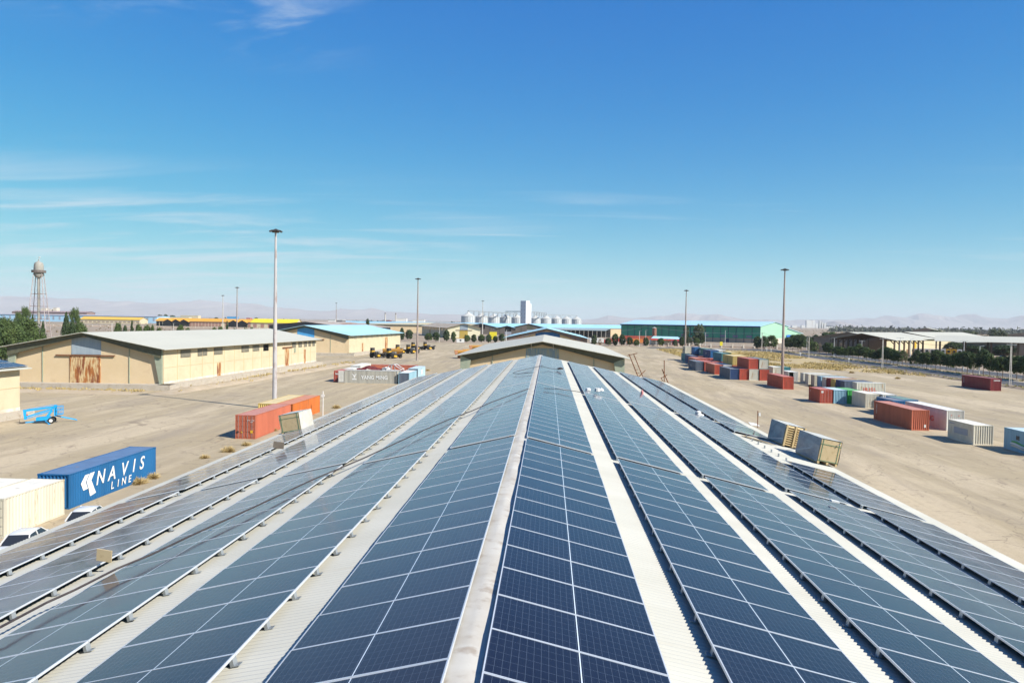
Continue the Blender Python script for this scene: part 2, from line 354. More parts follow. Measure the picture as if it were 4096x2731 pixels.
# ------------------------------------------------------------------ main building with the solar roof
XR, ZR, SL = -0.9, 10.65, .197
AS = math.atan(SL); CA, SA = math.cos(AS), math.sin(AS)
def roof_z(x): return ZR - SL * abs(x - XR)
Y0A, Y1A = -4.0, 86.6
def corr_roof(mb, xr, zr, sl, half, y0, y1, pitch=.125, amp=.017, nseg=6, thick=.012):
    n = int((y1 - y0) / pitch)
    for sd in (1, -1):
        prev = None
        for i in range(n * nseg + 1):
            y = y0 + i * pitch / nseg; dz = amp * math.sin(2 * math.pi * i / nseg)
            a = mb.pt((xr, y, zr + dz)); b = mb.pt((xr + sd * half, y, zr - sl * half + dz))
            if prev: mb.f.append([prev[0], prev[1], b, a] if sd > 0 else [a, b, prev[1], prev[0]]); mb.m.append(mb.mi)
            prev = (a, b)
main = empty('warehouse', (XR, 0, 0), 0, 'long cream warehouse in front whose pale roof is covered with solar panels', 'warehouse')
mb = MB(); corr_roof(mb, 0, ZR, SL, 14.95, Y0A, Y1A); mb.build('roof', asbestos, main)
mb = MB()
for sd in (1, -1):
    mb.box(min(sd*14.2, sd*14.3), max(sd*14.2, sd*14.3), Y0A + 1, Y1A - 1.2, 0, ZR - SL*14.3 - .12)
mb.prism([(-14.2, 0), (14.2, 0), (14.2, ZR - SL*14.2 - .1), (0, ZR - .1), (-14.2, ZR - SL*14.2 - .1)], Y1A - 1.4, Y1A - 1.2)
mb.prism([(-14.2, 0), (14.2, 0), (14.2, ZR - SL*14.2 - .1), (0, ZR - .1), (-14.2, ZR - SL*14.2 - .1)], Y0A + 1.0, Y0A + 1.2)
mb.build('wall', cream, main)
mb = MB()
for sd in (1, -1):
    mb.bar((sd*14.9, Y0A, ZR - SL*14.9 - .09), (sd*14.9, Y1A, ZR - SL*14.9 - .09), .06, .10)
mb.build('eaves_purlin', olive, main)
# the wavy ridge capping
mb = MB(); prev = None; yy = Y0A
while yy < Y1A:
    row = []
    for k, (dx, dz) in enumerate(((-.36, -.035), (-.30, .030), (-.16, .055), (-.03, .075), (.05, .080), (.17, .05), (.30, .022))):
        w = (noise.noise(Vector((yy * .9, k * .35, 3))) * .035 if k in (0, 1, 2, 5, 6) else noise.noise(Vector((yy * .5, 0, 9))) * .012)
        row.append(mb.pt((dx + (noise.noise(Vector((yy * .8, k, 7))) * .04), yy, ZR + dz + w)))
    if prev:
        for k in range(6): mb.f.append([prev[k], prev[k+1], row[k+1], row[k]]); mb.m.append(0)
    prev = row; yy += .16
mb.build('ridge_cap', cap_m, main, smooth=True)
mb = MB(); yy = Y0A + 6
while yy < 60:
    x = -.33; z = ZR + .02 + SL * 0
    mb.bar((x, yy, z + .01), (x - .01, yy + .02, z + .06), .014, .014); mb.bar((x - .02, yy, z + .055), (x + .03, yy + .03, z + .065), .012, .012); yy += .42
T(mb.build('roof_hook', rust, main), kind='stuff')

# ------------------------------------------------------------------ solar panels
PL, PW, PT = 2.279, 1.146, .035
def frame_mb(mb):
    w = .017
    mb.box(0, PL, 0, w, -PT, 0); mb.box(0, PL, PW - w, PW, -PT, 0); mb.box(0, w, w, PW - w, -PT, 0); mb.box(PL - w, PL, w, PW - w, -PT, 0)
def sheet_pts(): return [(.017, .017, -.004), (PL - .017, .017, -.004), (PL - .017, PW - .017, -.004), (.017, PW - .017, -.004)]
UVQ = [(0, 0), (2.245, 0), (2.245, 1.112), (0, 1.112)]
def bracket_mb(mb, hgt):
    hgt -= .045
    mb.prism([(-.05,-PT-hgt),(-.05,-PT-hgt+.012),(.02,-PT-hgt+.012),(.02,-PT),(.07,-PT),(.07,-PT-hgt)], -.055, .055)
fm = MB(); frame_mb(fm); fobj = fm.build('frame', alu)
sm_ = bpy.data.meshes.new('cell_sheet'); sm_.from_pydata(sheet_pts(), [], [(0, 1, 2, 3)]); uvl = sm_.uv_layers.new(name='UVMap')
for i, c in enumerate(UVQ): uvl.data[i].uv = c
sm_.materials.append(solar_m)
bm_ = MB(); bracket_mb(bm_, .165); bobj = bm_.build('bracket', galv)
frame_me, bracket_me = fobj.data, bobj.data
bpy.data.objects.remove(fobj); bpy.data.objects.remove(bobj)
strips = [('R', .25), ('R', 3.30), ('R', 6.25), ('R', 9.37), ('R', 12.0), ('L', .16), ('L', 3.18), ('L', 6.15), ('L', 9.2), ('L', 12.18)]
END0 = {0: 24.05, 1: 24.0, 2: 24.3, 3: 25.25, 4: 25.25, 5: 24.3, 6: 24.3, 7: 24.6, 8: 24.7, 9: 25.0}
STEP = 1.154
cinv = mw.inverted(); FPX = 25.79 / 36
def in_frame(p):
    q = cinv @ Vector(p)
    if q.z > -1: return False
    x, y = q.x / -q.z * FPX, q.y / -q.z * FPX
    return abs(x) < .53 and abs(y) < .36
spots = []
for k, (sd, s0) in enumerate(strips):
    rows = []
    e = END0[k]; n = 18
    rows += [(e - (i + 1) * STEP, 'front', i) for i in range(n)]
    b = e + .45
    rows += [(b + i * STEP, 'middle', i) for i in range(19)]
    b2 = b + 19 * STEP + .5
    rows += [(b2 + i * STEP, 'back', i) for i in range(17)]
    b3 = b2 + 17 * STEP + .12
    rows += [(b3 + i * STEP, 'back', 17 + i) for i in range(15)]
    for y, grp, i in rows:
        if y > 84.6: continue
        if k == 4 and 33.0 < y < 42.6: continue
        jit = .003 * noise.noise(Vector((k * 3.1, y * .7, 0)))
        sg = 1 if sd == 'R' else -1
        x = XR + sg * s0 * CA; z = ZR - s0 * SA + .175 + jit
        xm = XR + sg * (s0 + 1.1) * CA
        spots.append((k, sg, x, y, z, grp, i, (xm ** 2 + y ** 2 + (z - 14.6) ** 2) ** .5, in_frame((xm, y + .57, z))))
PANG = AS + .035
vis = sorted([s for s in spots if s[8]], key=lambda s: s[7])[:300]
visset = set((s[0], s[3]) for s in vis)
ORD = ['first','second','third','fourth','fifth','sixth','seventh','eighth','ninth','tenth','eleventh','twelfth','thirteenth','fourteenth','fifteenth','sixteenth','seventeenth','eighteenth','nineteenth','twentieth']
SIDE = {0: 'first row right of ridge', 1: 'second row right of ridge', 2: 'third row right of ridge', 3: 'fourth row right of ridge', 4: 'fifth row right of ridge',
        5: 'first row left of ridge', 6: 'second row left of ridge', 7: 'third row left of ridge', 8: 'fourth row left of ridge', 9: 'fifth row left of ridge'}
rnd = random.Random(3)
def panel_matrix(s):
    k, sg, x, y, z = s[:5]
    a = PANG + rnd.uniform(-.003, .003)
    yy = y if sg > 0 else y + PW
    return Vector((x, yy, z)), (rnd.uniform(-.0012, .0012), a, 0 if sg > 0 else math.pi)
stuff = MB(); stuff_uv = []
for s in spots:
    loc, rot = panel_matrix(s)
    if (s[0], s[3]) in visset:
        i = s[6]; grp = s[5]
        if grp == 'front': wh = '%s module before first gap' % ORD[i]
        elif grp == 'middle': wh = '%s module past first gap' % ORD[i]
        else: wh = '%s module past second gap' % ORD[min(i, 19)]
        e = bpy.data.objects.new('solar_panel', None); e.empty_display_size = .2; scene.collection.objects.link(e)
        e.location = loc; e.rotation_euler = rot
        T(e, 'dark blue solar panel, %s, %s' % (SIDE[s[0]], wh), 'solar panel', 'solar panels on the warehouse roof')
        for nm, me in (('frame', frame_me), ('cell_sheet', sm_), ('bracket', bracket_me)):
            c = bpy.data.objects.new(nm, me); scene.collection.objects.link(c); c.parent = e
    elif s[3] > -3.5:
        from mathutils import Euler
        stuff.X = Matrix.Translation(loc) @ Euler(rot).to_matrix().to_4x4()
        n0 = len(stuff.f); stuff.mi = 0; frame_mb(stuff)
        stuff.mi = 2; bracket_mb(stuff, .165); stuff.mi = 1
        stuff_uv += [None] * (len(stuff.f) - n0); stuff.face(sheet_pts()); stuff_uv.append(UVQ)
so = stuff.build('solar_panels', [alu, solar_m, galv])
ul = so.data.uv_layers.new(name='UVMap')
for p, uvq in zip(so.data.polygons, stuff_uv):
    if uvq:
        for li, c in zip(p.loop_indices, uvq): ul.data[li].uv = c
T(so, 'remaining dark blue solar panels towards the far end of the warehouse roof', 'solar panels', kind='stuff')

# ------------------------------------------------------------------ shipping containers
def paint(name, c, wear=(.20,.10,.05), k=.62):
    return mat(name, c, tint(c, .8), .7, .55, c3=wear, s3=2.3, lo3=k, hi3=k + .12, stretch=(1, 1, .16))
PC = dict(grimy=paint('grimy_white_container_paint', (.46,.44,.38), (.30,.22,.14), .6),
    
    royal=paint('royal_blue_container_paint', (.014,.13,.32), k=.74), red=paint('red_container_paint', (.50,.095,.06)), brick=paint('brick_red_container_paint', (.52,.15,.085), k=.68),
    maroon=paint('maroon_container_paint', (.27,.045,.05)), orange=paint('orange_container_paint', (.60,.16,.035), k=.6), yellow=paint('yellow_container_paint', (.66,.48,.15), k=.66),
    white=paint('white_container_paint', (.68,.66,.60), (.36,.24,.13), .66), cream=paint('cream_container_paint', (.74,.68,.54), (.42,.30,.14), .62), beige=paint('beige_container_paint', (.56,.50,.38), (.34,.22,.10), .6),
    navy=paint('navy_container_paint', (.035,.075,.19), k=.7), slate=paint('slate_container_paint', (.12,.15,.20), k=.66), teal=paint('teal_container_paint', (.06,.24,.28), k=.66),
    seagreen=paint('sea_green_container_paint', (.10,.24,.20), k=.62), lightblue=paint('light_blue_container_paint', (.30,.50,.60), (.30,.22,.14), .68), green=paint('green_container_paint', (.07,.42,.10), k=.75),
    rustwhite=paint('rust_stained_container_paint', (.68,.66,.56), (.40,.22,.08), .58), blue=paint('blue_container_paint', (.03,.16,.36), k=.66), paleblue=paint('pale_blue_container_paint', (.42,.58,.66), (.5,.45,.4), .7))
PR = {}
def faded(k):
    # sun-bleached roof sheet of the same paint
    if k not in PR:
        c = PC[k].node_tree.nodes['Principled BSDF'].inputs['Base Color'].default_value; g = sum(c[:3]) / 3
        PR[k] = mat(PC[k].name + '_bleached', tuple(min(.85, (x * .72 + g * .28) * 1.25 + .06) for x in c[:3]), tuple(min(.8, (x * .7 + g * .3) * 1.05 + .05) for x in c[:3]), .9, .8, c3=(.30,.20,.12), s3=1.8, lo3=.64, hi3=.8)
    return PR[k]
white_let = mat('white_lettering', (.80,.80,.78), (.74,.74,.72), 3, .6)
faded_let = mat('faded_lettering', (.70,.68,.63), (.60,.57,.50), 3, .7)
red_let = mat('red_lettering', (.62,.07,.04), (.55,.10,.06), 3, .6)
dark_let = mat('dark_lettering', (.05,.045,.04), (.10,.09,.07), 3, .7)
dark_gap = mat('door_seal', (.03,.03,.03), (.05,.045,.04), 3, .8)
floor_m = mat('container_underside', (.05,.045,.04), (.08,.06,.05), 2, .9)

def container(x, y, col, label, L=12.19, h=2.59, z=0.0, doors=None, rot=0.0, roofc=None, group='shipping containers on the yard', endc=None, opened=False, red_plates=False):
    """near-left bottom corner at x, y; long axis along local +y; doors 'near', 'far' or None"""
    c = PC[col]; W = 2.44; rf = faded(roofc or col)
    e = empty('shipping_container', (x, y, z), rot, label, 'shipping container', group)
    p = .10; b0 = .14
    near_door = doors == 'near'; far_door = doors == 'far'
    mb = MB()                                                 # frame: posts, rails and corner castings
    for px in (0, W - p):
        for py in (0, L - .14): mb.box(px, px + p, py, py + .14, 0, h)
        mb.box(px + .01, px + .09, .14, L - .14, .0, b0); mb.box(px + .015, px + .085, .14, L - .14, h - .07, h - .006)
    for py in (0.01, L - .12):
        mb.box(p, W - p, py, py + .11, .01, b0); mb.box(p, W - p, py, py + .11, h - .11, h - .004)
    for px in (-.012, W - .165):
        for py in (-.012, L - .165):
            for pz in (0, h - .115): mb.box(px, px + .177, py, py + .177, pz - .004, pz + .119)
    mb.build('frame', c, e)
    for nm, sx, nr in (('side_wall', .015, (-1, 0, 0)), ('side_wall', W - .015, (1, 0, 0))):
        mb = MB(); mb.corr((sx, .14, b0), (0, 1, 0), L - .28, (0, 0, 1), h - b0 - .07, nr, pitch=.30, dep=.055); mb.build(nm, c, e)
    if not far_door:
        mb = MB(); mb.corr((p, L - .02, b0), (1, 0, 0), W - 2*p, (0, 0, 1), h - b0 - .11, (0, 1, 0), pitch=.27, dep=.075); mb.build('end_wall', PC[endc] if endc else c, e)
    if not near_door:
        mb = MB(); mb.corr((p, .02, b0), (1, 0, 0), W - 2*p, (0, 0, 1), h - b0 - .11, (0, -1, 0), pitch=.27, dep=.075); mb.build('end_wall', PC[endc] if endc else c, e)
    mb = MB(); mb.corr((.085, .12, h - .02), (0, 1, 0), L - .24, (1, 0, 0), W - .17, (0, 0, 1), pitch=.42, dep=.02); mb.build('roof', rf, e)
    mb = MB(); mb.box(.09, W - .09, .12, L - .12, .06, .13); mb.build('floor', floor_m, e)
    if doors:
        for s in (0, 1):
            y0, sg = (0.03, -1) if near_door else (L - .03, 1)
            x0, x1 = (p, W/2 - .012) if s == 0 else (W/2 + .012, W - p)
            dm = MB(); w = x1 - x0; hh = h - .11 - b0; ya, yb = sorted((y0, y0 - sg * .05))
            dm.box(x0, x1, ya, yb, b0, h - .11)
            for q in range(4):                                # raised pressings of the door leaf
                za, zb = b0 + .08 + q * hh / 4, b0 + (q + 1) * hh / 4 - .03
                for t in (0, 1):
                    xa = x0 + .06 + t * (w / 2); xb = xa + w / 2 - .12
                    ya2, yb2 = sorted((y0 + sg * .001, y0 + sg * .045)); dm.box(xa, xb, ya2, yb2, za, zb)
            if opened and s == 0:
                continue
            d = dm.build('door', c, e)
            for t in (.26, .74):
                bx = x0 + w * t; bm2 = MB(); yy2 = y0 + sg * .07
                bm2.tube([(bx, yy2, b0 - .02), (bx, yy2, h - .08)], .017, 6)
                bm2.build('locking_bar', galv, d)
    if red_plates:
        mb = MB(); mb.box(1.86, 2.16, -.075, -.06, .72, 1.06); mb.build('placard', yellow_p, e)
        mb = MB(); mb.prism([(.70, .74), (.92, .74), (.81, .96)], -.075, -.06); mb.build('warning_label', yellow_p, e)
        mb = MB(); mb.box(.2, .42, -.075, -.06, .72, .95); mb.build('placard', dark_gap, e)
        lettering('lettering', 'CXDU 117801', .15, white_let, e, (1.45, -.06, 2.2), (1, 0, 0), (0, 0, 1)); lettering('lettering', '45G1', .15, white_let, e, (1.85, -.06, 2.0), (1, 0, 0), (0, 0, 1))
    return e

LT = lambda *a, **k: lettering('lettering', *a, **k)
def flat(mb, pts, x, t=.006): mb.prism([(p[0], p[1]) for p in pts], x, x + t, 'x')
# left side of the roof
c = container(-38.1, 52.95, 'royal', 'blue container with big white letters and arrow emblem beside the left eave', h=2.62)
LT('N', 1.55, white_let, c, (2.428, 3.25, 1.10), (0, 1, 0), (0, 0, 1), shear=.25, sx=.95, offset=.022)
for ch, yy in (('A', 4.85), ('V', 6.65), ('I', 8.35), ('S', 9.45)):
    LT(ch, 1.55, white_let, c, (2.428, yy, 1.10), (0, 1, 0), (0, 0, 1), shear=.25, sx=1.0, offset=.022)
for ch, yy in (('L', 5.25), ('I', 6.15), ('N', 6.75), ('E', 7.75)):
    LT(ch, .86, white_let, c, (2.428, yy, .32), (0, 1, 0), (0, 0, 1), shear=.2, sx=1.0, offset=.012)
mb = MB()                                                     # the double-arrow emblem
flat(mb, [(1.95,2.18),(2.45,2.18),(2.02,1.62),(2.28,1.06),(1.72,1.02),(1.42,1.60)], 2.428)
flat(mb, [(2.55,2.20),(3.15,2.22),(2.72,1.62),(3.30,.52),(2.85,.44),(2.55,.40),(2.36,1.05),(2.12,1.62)], 2.4283)
mb.build('emblem', white_let, c)
container(-37.5, 45.6, 'cream', 'cream container with rusty edges, doors facing us, in front of the blue one', L=5.95, doors='near', endc='white')
container(-40.05, 45.5, 'cream', 'cream container at the left picture edge, behind the nearest cream one', L=5.95, doors='near')
container(-37.35, 86.1, 'brick', 'brick red container with closed doors facing us behind the left eave', h=2.87, doors='near', red_plates=True)
container(-40.4, 100.6, 'yellow', 'yellow container beside the orange one at the mast foot')
container(-37.9, 100.6, 'orange', 'orange container beside the yellow one, behind the red container')
# the enclosure of containers with the wrecked cars
c = container(-34.1, 165.1, 'grimy', 'long white container with faint white letters lying crosswise, front of the enclosure', h=2.9, rot=R(90)); c.location = (-34.1, 165.1, 0)
LT('YANG MING', 1.15, white_let, c, (.012, 8.35, .95), (0, -1, 0), (0, 0, 1), sx=.95, offset=.03)
mb = MB(); flat(mb, [(10.05,1.1),(9.75,1.1),(9.75,1.5),(9.35,2.1),(9.6,2.1),(9.9,1.68),(10.2,2.1),(10.45,2.1),(10.05,1.5)], .004); flat(mb, [(10.4,.75),(9.4,.75),(9.4,1.02),(10.4,1.02)], .004)
mb.build('emblem', white_let, c)
mb = MB(); mb.box(-47.72, -46.4, 165.2, 165.27, .12, 2.75)
for q in range(3): mb.box(-47.62, -47.10, 165.17, 165.2, .25 + q * .85, .95 + q * .85); mb.box(-47.02, -46.5, 165.17, 165.2, .25 + q * .85, .95 + q * .85)
T(mb.build('container_door', PC['white']), 'white container door leaf standing between the red and the long white container', 'container door')
c = container(-49.3, 167.0, 'red', 'red container with small white letters at the left end of the enclosure', L=6.06, doors='near')
LT('tex', .62, white_let, c, (.35, -.07, 1.75), (1, 0, 0), (0, 0, 1), offset=.012)
container(-49.1, 174.0, 'white', 'low white container behind the red one at the left of the enclosure', L=6.06)
container(-49.1, 180.7, 'white', 'tall white container at the far left corner of the enclosure', L=11.0, h=3.0, doors='near')
c = container(-34.6, 192.0, 'brick', 'orange red container closing the back of the enclosure', rot=R(90))
LT('T', .8, white_let, c, (.012, 11.2, 1.4), (0, -1, 0), (0, 0, 1))
container(-33.7, 164.5, 'lightblue', 'light blue container, right front corner of the enclosure', L=9.5, roofc='white', endc='slate')
c = container(-34.4, 179.6, 'paleblue', 'pale blue container with white emblem, right rear of the enclosure', L=10.8, roofc='paleblue', endc='slate')
mb = MB(); flat(mb, [(4.2, .9), (7.0, .9), (6.6, 1.4), (7.2, 2.0), (4.6, 2.0), (4.9, 1.4)], 2.428); mb.build('emblem', white_let, c)

# right yard, front stack row
RG = 'stacked containers in the right yard'
def rc(*a, **k): return container(*a, group=RG, **k)
rc(48.65, 198.1, 'slate', 'slate blue container at the front left of the big stack', h=2.9, endc='navy')
rc(51.15, 197.9, 'red', 'red container between the slate blue and white ends, front stack row', h=2.9)
rc(53.62, 197.6, 'rustwhite', 'rust-stained white container under the upper red container', h=2.9)
rc(56.3, 197.4, 'red', 'red container under the grey-white one, right end of front stack row', h=2.9)
c = rc(53.62, 198.4, 'red', 'red container on the second level above the white end', z=2.92, h=2.7)
LT('1', .6, dark_let, c, (-.01, 6.5, 1.0), (0, -1, 0), (0, 0, 1))
rc(56.35, 198.4, 'seagreen', 'grey-green container with rusty white end, upper right of front stack', z=2.92, h=2.7, endc='rustwhite', roofc='slate')
rc(48.95, 217.5, 'brick', 'orange red container standing alone before the second stack row', h=2.9, endc='red')
rc(51.45, 217.3, 'white', 'white container right of the lone orange red one', h=2.9)
rc(54.0, 217.2, 'brick', 'red container with doors under the front yellow one', h=2.9, doors='near')
c = rc(54.1, 217.3, 'yellow', 'yellow container with dark letters, doors facing us, on top of red', z=2.92, doors='near')
LT('MSC', .95, dark_let, c, (.012, 6.3, .55), (0, 0, 1), (0, 1, 0), sx=.75, offset=.015)
rc(56.65, 219.0, 'yellow', 'plain yellow container behind the red upper container', z=2.92)
rc(56.6, 219.1, 'red', 'red container under the plain yellow one', h=2.9)
c = rc(46.6, 233.2, 'slate', 'slate container with white letters, doors facing us, left end of its row', h=2.9, doors='near')
LT('XX', .8, faded_let, c, (.012, 8.6, 1.1), (0, -1, 0), (0, 0, 1))
rc(49.15, 232.9, 'red', 'red container with doors right of the slate one', h=2.9, doors='near')
rc(51.7, 232.8, 'red', 'red container third from the left in the slate row', h=2.9)
rc(55.2, 236.0, 'red', 'red container beneath the teal container', h=2.9, doors='near')
rc(55.3, 236.3, 'teal', 'teal container on the second level behind the yellow one', z=2.92, endc='seagreen')
rc(57.75, 242.2, 'seagreen', 'sea green container under the far yellow one', h=2.9)
rc(59.9, 242.4, 'yellow', 'pale yellow container roof furthest right in the upper level', z=2.92)
rc(60.4, 242.6, 'red', 'red container under the pale yellow roof', h=2.9)
rc(50.5, 254.2, 'brick', 'orange red container left of two further red ones', h=2.9)
rc(53.1, 254.4, 'red', 'red container in the middle of three red ones', h=2.9)
rc(55.7, 255.0, 'red', 'red container right of the three, under the navy one', h=2.9)
c = rc(57.0, 260.3, 'navy', 'navy container with white letters on the second level', z=2.92, endc='blue')
LT('XX', .85, faded_let, c, (.012, 8.2, 1.1), (0, -1, 0), (0, 0, 1))
rc(60.9, 264.5, 'white', 'white container roof behind the navy one, upper level', z=2.92)
rc(60.9, 264.6, 'blue', 'blue container under the white roof', h=2.9)
c = rc(53.2, 275.0, 'navy', 'navy container between the red row and the sea green one', h=2.9, roofc='slate')
LT('2', .9, faded_let, c, (.012, 5.0, 1.1), (0, -1, 0), (0, 0, 1))
rc(56.1, 276.0, 'orange', 'small orange container seen behind the navy one', L=6.06, h=2.7)
c = rc(58.7, 277.2, 'seagreen', 'sea green container with two white rings, upper level', z=2.92)
mb2 = MB()
for yy in (8.9, 10.1): mb2.prism([(yy + .5*math.cos(t*math.pi/8), 1.3 + .6*math.sin(t*math.pi/8)) for t in range(16)], 0, .01, 'x')
mb2.build('emblem', white_let, c)
rc(58.7, 277.3, 'blue', 'blue container under the sea green one with rings', h=2.9)
rc(57.0, 288.6, 'blue', 'bright blue container with doors beside the beige one, upper level', z=2.92, doors='near', L=6.06, h=2.75)
rc(57.0, 288.7, 'maroon', 'maroon container under the bright blue one', h=2.9, L=6.06)
rc(54.3, 289.5, 'teal', 'teal container under the beige one, left rear of the stack', h=2.9, roofc='seagreen')
c = rc(55.1, 297.5, 'beige', 'beige container with dark letters, rear left top of the stack', z=2.92, L=6.06, h=2.75, endc='cream')
LT('MAERSK', .75, dark_let, c, (.012, 5.2, 1.1), (0, -1, 0), (0, 0, 1), sx=1.1, offset=.01)

# right yard, single ones and rows
c = container(54.1, 171.2, 'red', 'single red container standing before the stack', h=2.9); LT('11', .3, white_let, c, (.012, 1.2, 2.2), (0, -1, 0), (0, 0, 1))
container(64.9, 214.6, 'rustwhite', 'rust-streaked white container right of the stack, behind the mast', L=6.06, h=2.7)
container(67.5, 214.8, 'seagreen', 'sea green container right of the rust-streaked white one', L=6.06, h=2.7, endc='teal')
container(63.1, 195.2, 'white', 'white container with one door open, dark inside', L=6.06, h=2.6, doors='near', opened=True)
RW = 'row of short containers parked side by side'
row = [(192.0, 'rustwhite', 'rust-stained white short container at the far end of the side-by-side row'), (188.4, 'cream', 'cream short container second from the far end of the row'),
       (184.2, 'beige', 'beige short container third from the far end, dry bush before it'), (179.9, 'lightblue', 'light blue short container in the side-by-side row'),
       (176.9, 'cream', 'cream short container between the light blue and the maroon one'), (174.2, 'maroon', 'maroon short container in the side-by-side row'),
       (171.4, 'yellow', 'yellow short container right of the maroon one'), (168.6, 'navy', 'navy short container right of the yellow one'), (165.9, 'slate', 'dark slate short container beside the white lettered one')]
for yy, cc, lb in row:
    container(65.5 + 6.06, yy - 1.0, cc, lb, L=6.06, rot=R(90), group=RW)
c = container(72.8, 161.5, 'rustwhite', 'white container with five big red letters at the near end of the row', L=6.06, rot=R(90), group=RW)
LT('IRISL', 1.15, red_let, c, (.012, 4.75, .75), (0, -1, 0), (0, 0, 1), sx=1.05, offset=.018, space=1.15)
c = container(51.9, 142.1, 'red', 'red container with closed doors left of a light blue one', L=6.06, doors='near'); LT('2', .45, white_let, c, (.012, 5.3, 1.8), (0, -1, 0), (0, 0, 1))
mb = MB(); mb.box(.22, .62, -.045, -.03, 1.95, 2.35); mb.build('placard', white_p, c)
container(54.42, 141.95, 'lightblue', 'light blue container between the red and the green one', L=6.06, roofc='paleblue')
container(56.95, 141.8, 'green', 'bright green container beside the light blue one', L=6.06)
container(57.5, 135.2, 'cream', 'cream container with closed doors before the green one', L=6.06, doors='near')
container(60.1, 134.3, 'white', 'white container with open top rail behind the cream one', L=6.06)
c = container(56.9, 123.4, 'blue', 'blue container with white letter, behind the brick red one', L=6.06, roofc='slate'); LT('F', .6, white_let, c, (.012, 5.5, 1.6), (0, -1, 0), (0, 0, 1))
container(59.45, 125.3, 'blue', 'blue container with weathered grey roof, right of the letter one', L=6.4, roofc='seagreen')
c = container(51.95, 106.9, 'brick', 'long brick red container with vertical white letters, right yard', h=2.93)
LT('CRONOS', .42, white_let, c, (.012, 11.35, 2.55), (0, 0, -1), (0, -1, 0), sx=.8, space=1.1)
mb = MB(); mb.box(1.75, 2.0, .0, .016, .45, .85); mb.build('placard', white_p, c)
c = container(57.0, 107.3, 'white', 'white container with big red letters behind the long brick red one', h=2.93)
LT('YANG MING', 1.05, red_let, c, (.012, 11.4, .95), (0, -1, 0), (0, 0, 1), sx=1.35, offset=.02)
for tx in ('T', '4'): LT(tx, .38, red_let, c, (.55 if tx == 'T' else 1.6, .015, 2.05), (1, 0, 0), (0, 0, 1))
c = container(53.6, 94.6, 'cream', 'cream white container with faded blue patch on its side', L=5.95, h=2.52)
mb = MB(); mb.box(.004, .012, 1.3, 4.5, .95, 1.75); mb.box(.004, .012, 4.4, 5.6, 2.05, 2.2); mb.build('faded_patch', mat('faded_blue_patch', (.36,.38,.42), (.42,.42,.42), 3), c)
c = container(56.2, 86.7, 'lightblue', 'light blue container with dark letters and painted waves, right picture edge', L=6.06, roofc='paleblue')
LT('BE', .62, dark_let, c, (.012, 3.75, 1.45), (0, -1, 0), (0, 0, 1), offset=.03)
for zz, mm, dy in ((.95, PC['green'], 0), (.72, white_let, .25), (.45, PC['cream'], .1)):
    mb = MB(); n = 22
    top = [(4.6 - i * .18 + dy, zz + .13 * math.sin(i * .28 + .6) + .13) for i in range(n)]; bot = [(a, b - .16 - .05 * math.sin(i * .3)) for i, (a, b) in enumerate(top)][::-1]
    flat(mb, top + bot, .004); mb.build('painted_wave', mm, c)
c = container(104.7, 178.5, 'maroon', 'maroon container with white letters standing alone near the road', h=2.93)
LT('CRONOS', .42, white_let, c, (.65, .015, 2.3), (1, 0, 0), (0, 0, 1), sx=.85, offset=.012); LT('CRONOS', .4, white_let, c, (.012, 11.4, 2.5), (0, 0, -1), (0, -1, 0), sx=.8)
container(56.0, 76.9, 'white', 'white container just outside the right edge, only its shadow seen', L=6.06)

# ------------------------------------------------------------------ buildings
def gable_house(name, label, cat, FR, FL, D, eave, ridge, wall_m, roof_m, base=0.0, gable_m=None, over=1.1, over_e=.9, trim=olive, walls=True, group=None, ridge_t=.5, roof_t=.10):
    """front right corner FR, front left corner FL, depth vector D (2-D); returns the Empty and local helper"""
    FR, FL, D = Vector((*FR, 0)), Vector((*FL, 0)), Vector((*D, 0))
    e = empty(name, ((FR.x + FL.x) / 2, (FR.y + FL.y) / 2, 0), 0, label, cat, group)
    O = (FR + FL) / 2; r = (FR - FL); W = r.length; r.normalize(); L = D.length; d = D.normalized()
    # local plan coords: a across (-W/2..W/2), b back (0..L)
    def P(a, b, z): return r * a + d * b + Vector((0, 0, z))
    mb = MB()
    def quad(p, m=mb): m.face(p)
    tr = ridge_t * W - W / 2                                  # ridge offset across
    sl_r = (ridge - eave) / (W / 2 - tr); sl_l = (ridge - eave) / (W / 2 + tr)
    er, el = eave, eave
    if walls:
        g = .02
        w = MB()
        w.face([P(W/2, 0, base), P(W/2, L, base), P(W/2, L, er), P(W/2, 0, er)])
        w.face([P(-W/2, L, base), P(-W/2, 0, base), P(-W/2, 0, el), P(-W/2, L, el)])
        if gable_m is None:
            w.face([P(-W/2, 0, base), P(W/2, 0, base), P(W/2, 0, er), P(tr, 0, ridge - .02), P(-W/2, 0, el)])
        w.face([P(W/2, L, base), P(-W/2, L, base), P(-W/2, L, el), P(tr, L, ridge - .02), P(W/2, L, er)])
        w.build('wall', wall_m, e)
        if gable_m is not None:
            w = MB(); w.face([P(-W/2, 0, base), P(W/2, 0, base), P(W/2, 0, er), P(tr, 0, ridge - .02), P(-W/2, 0, el)]); w.build('gable_wall', gable_m, e)
    rf = MB(); t = roof_t; o = over; oe = over_e
    zr, zre, zle = ridge + .12, er + .12 - sl_r * oe, el + .12 - sl_l * oe
    for (a0, z0, a1, z1) in ((tr, zr, W/2 + oe, zre), (-W/2 - oe, zle, tr, zr)):
        p = [P(a0, -o, z0), P(a1, -o, z1), P(a1, L + o, z1), P(a0, L + o, z0)]
        q = [v - Vector((0, 0, t)) for v in p]
        rf.faces(p + q, [(0,1,2,3), (7,6,5,4), (0,4,5,1), (1,5,6,2), (2,6,7,3), (3,7,4,0)])
    rf.build('roof', roof_m, e)
    return e, P, W, L, tr
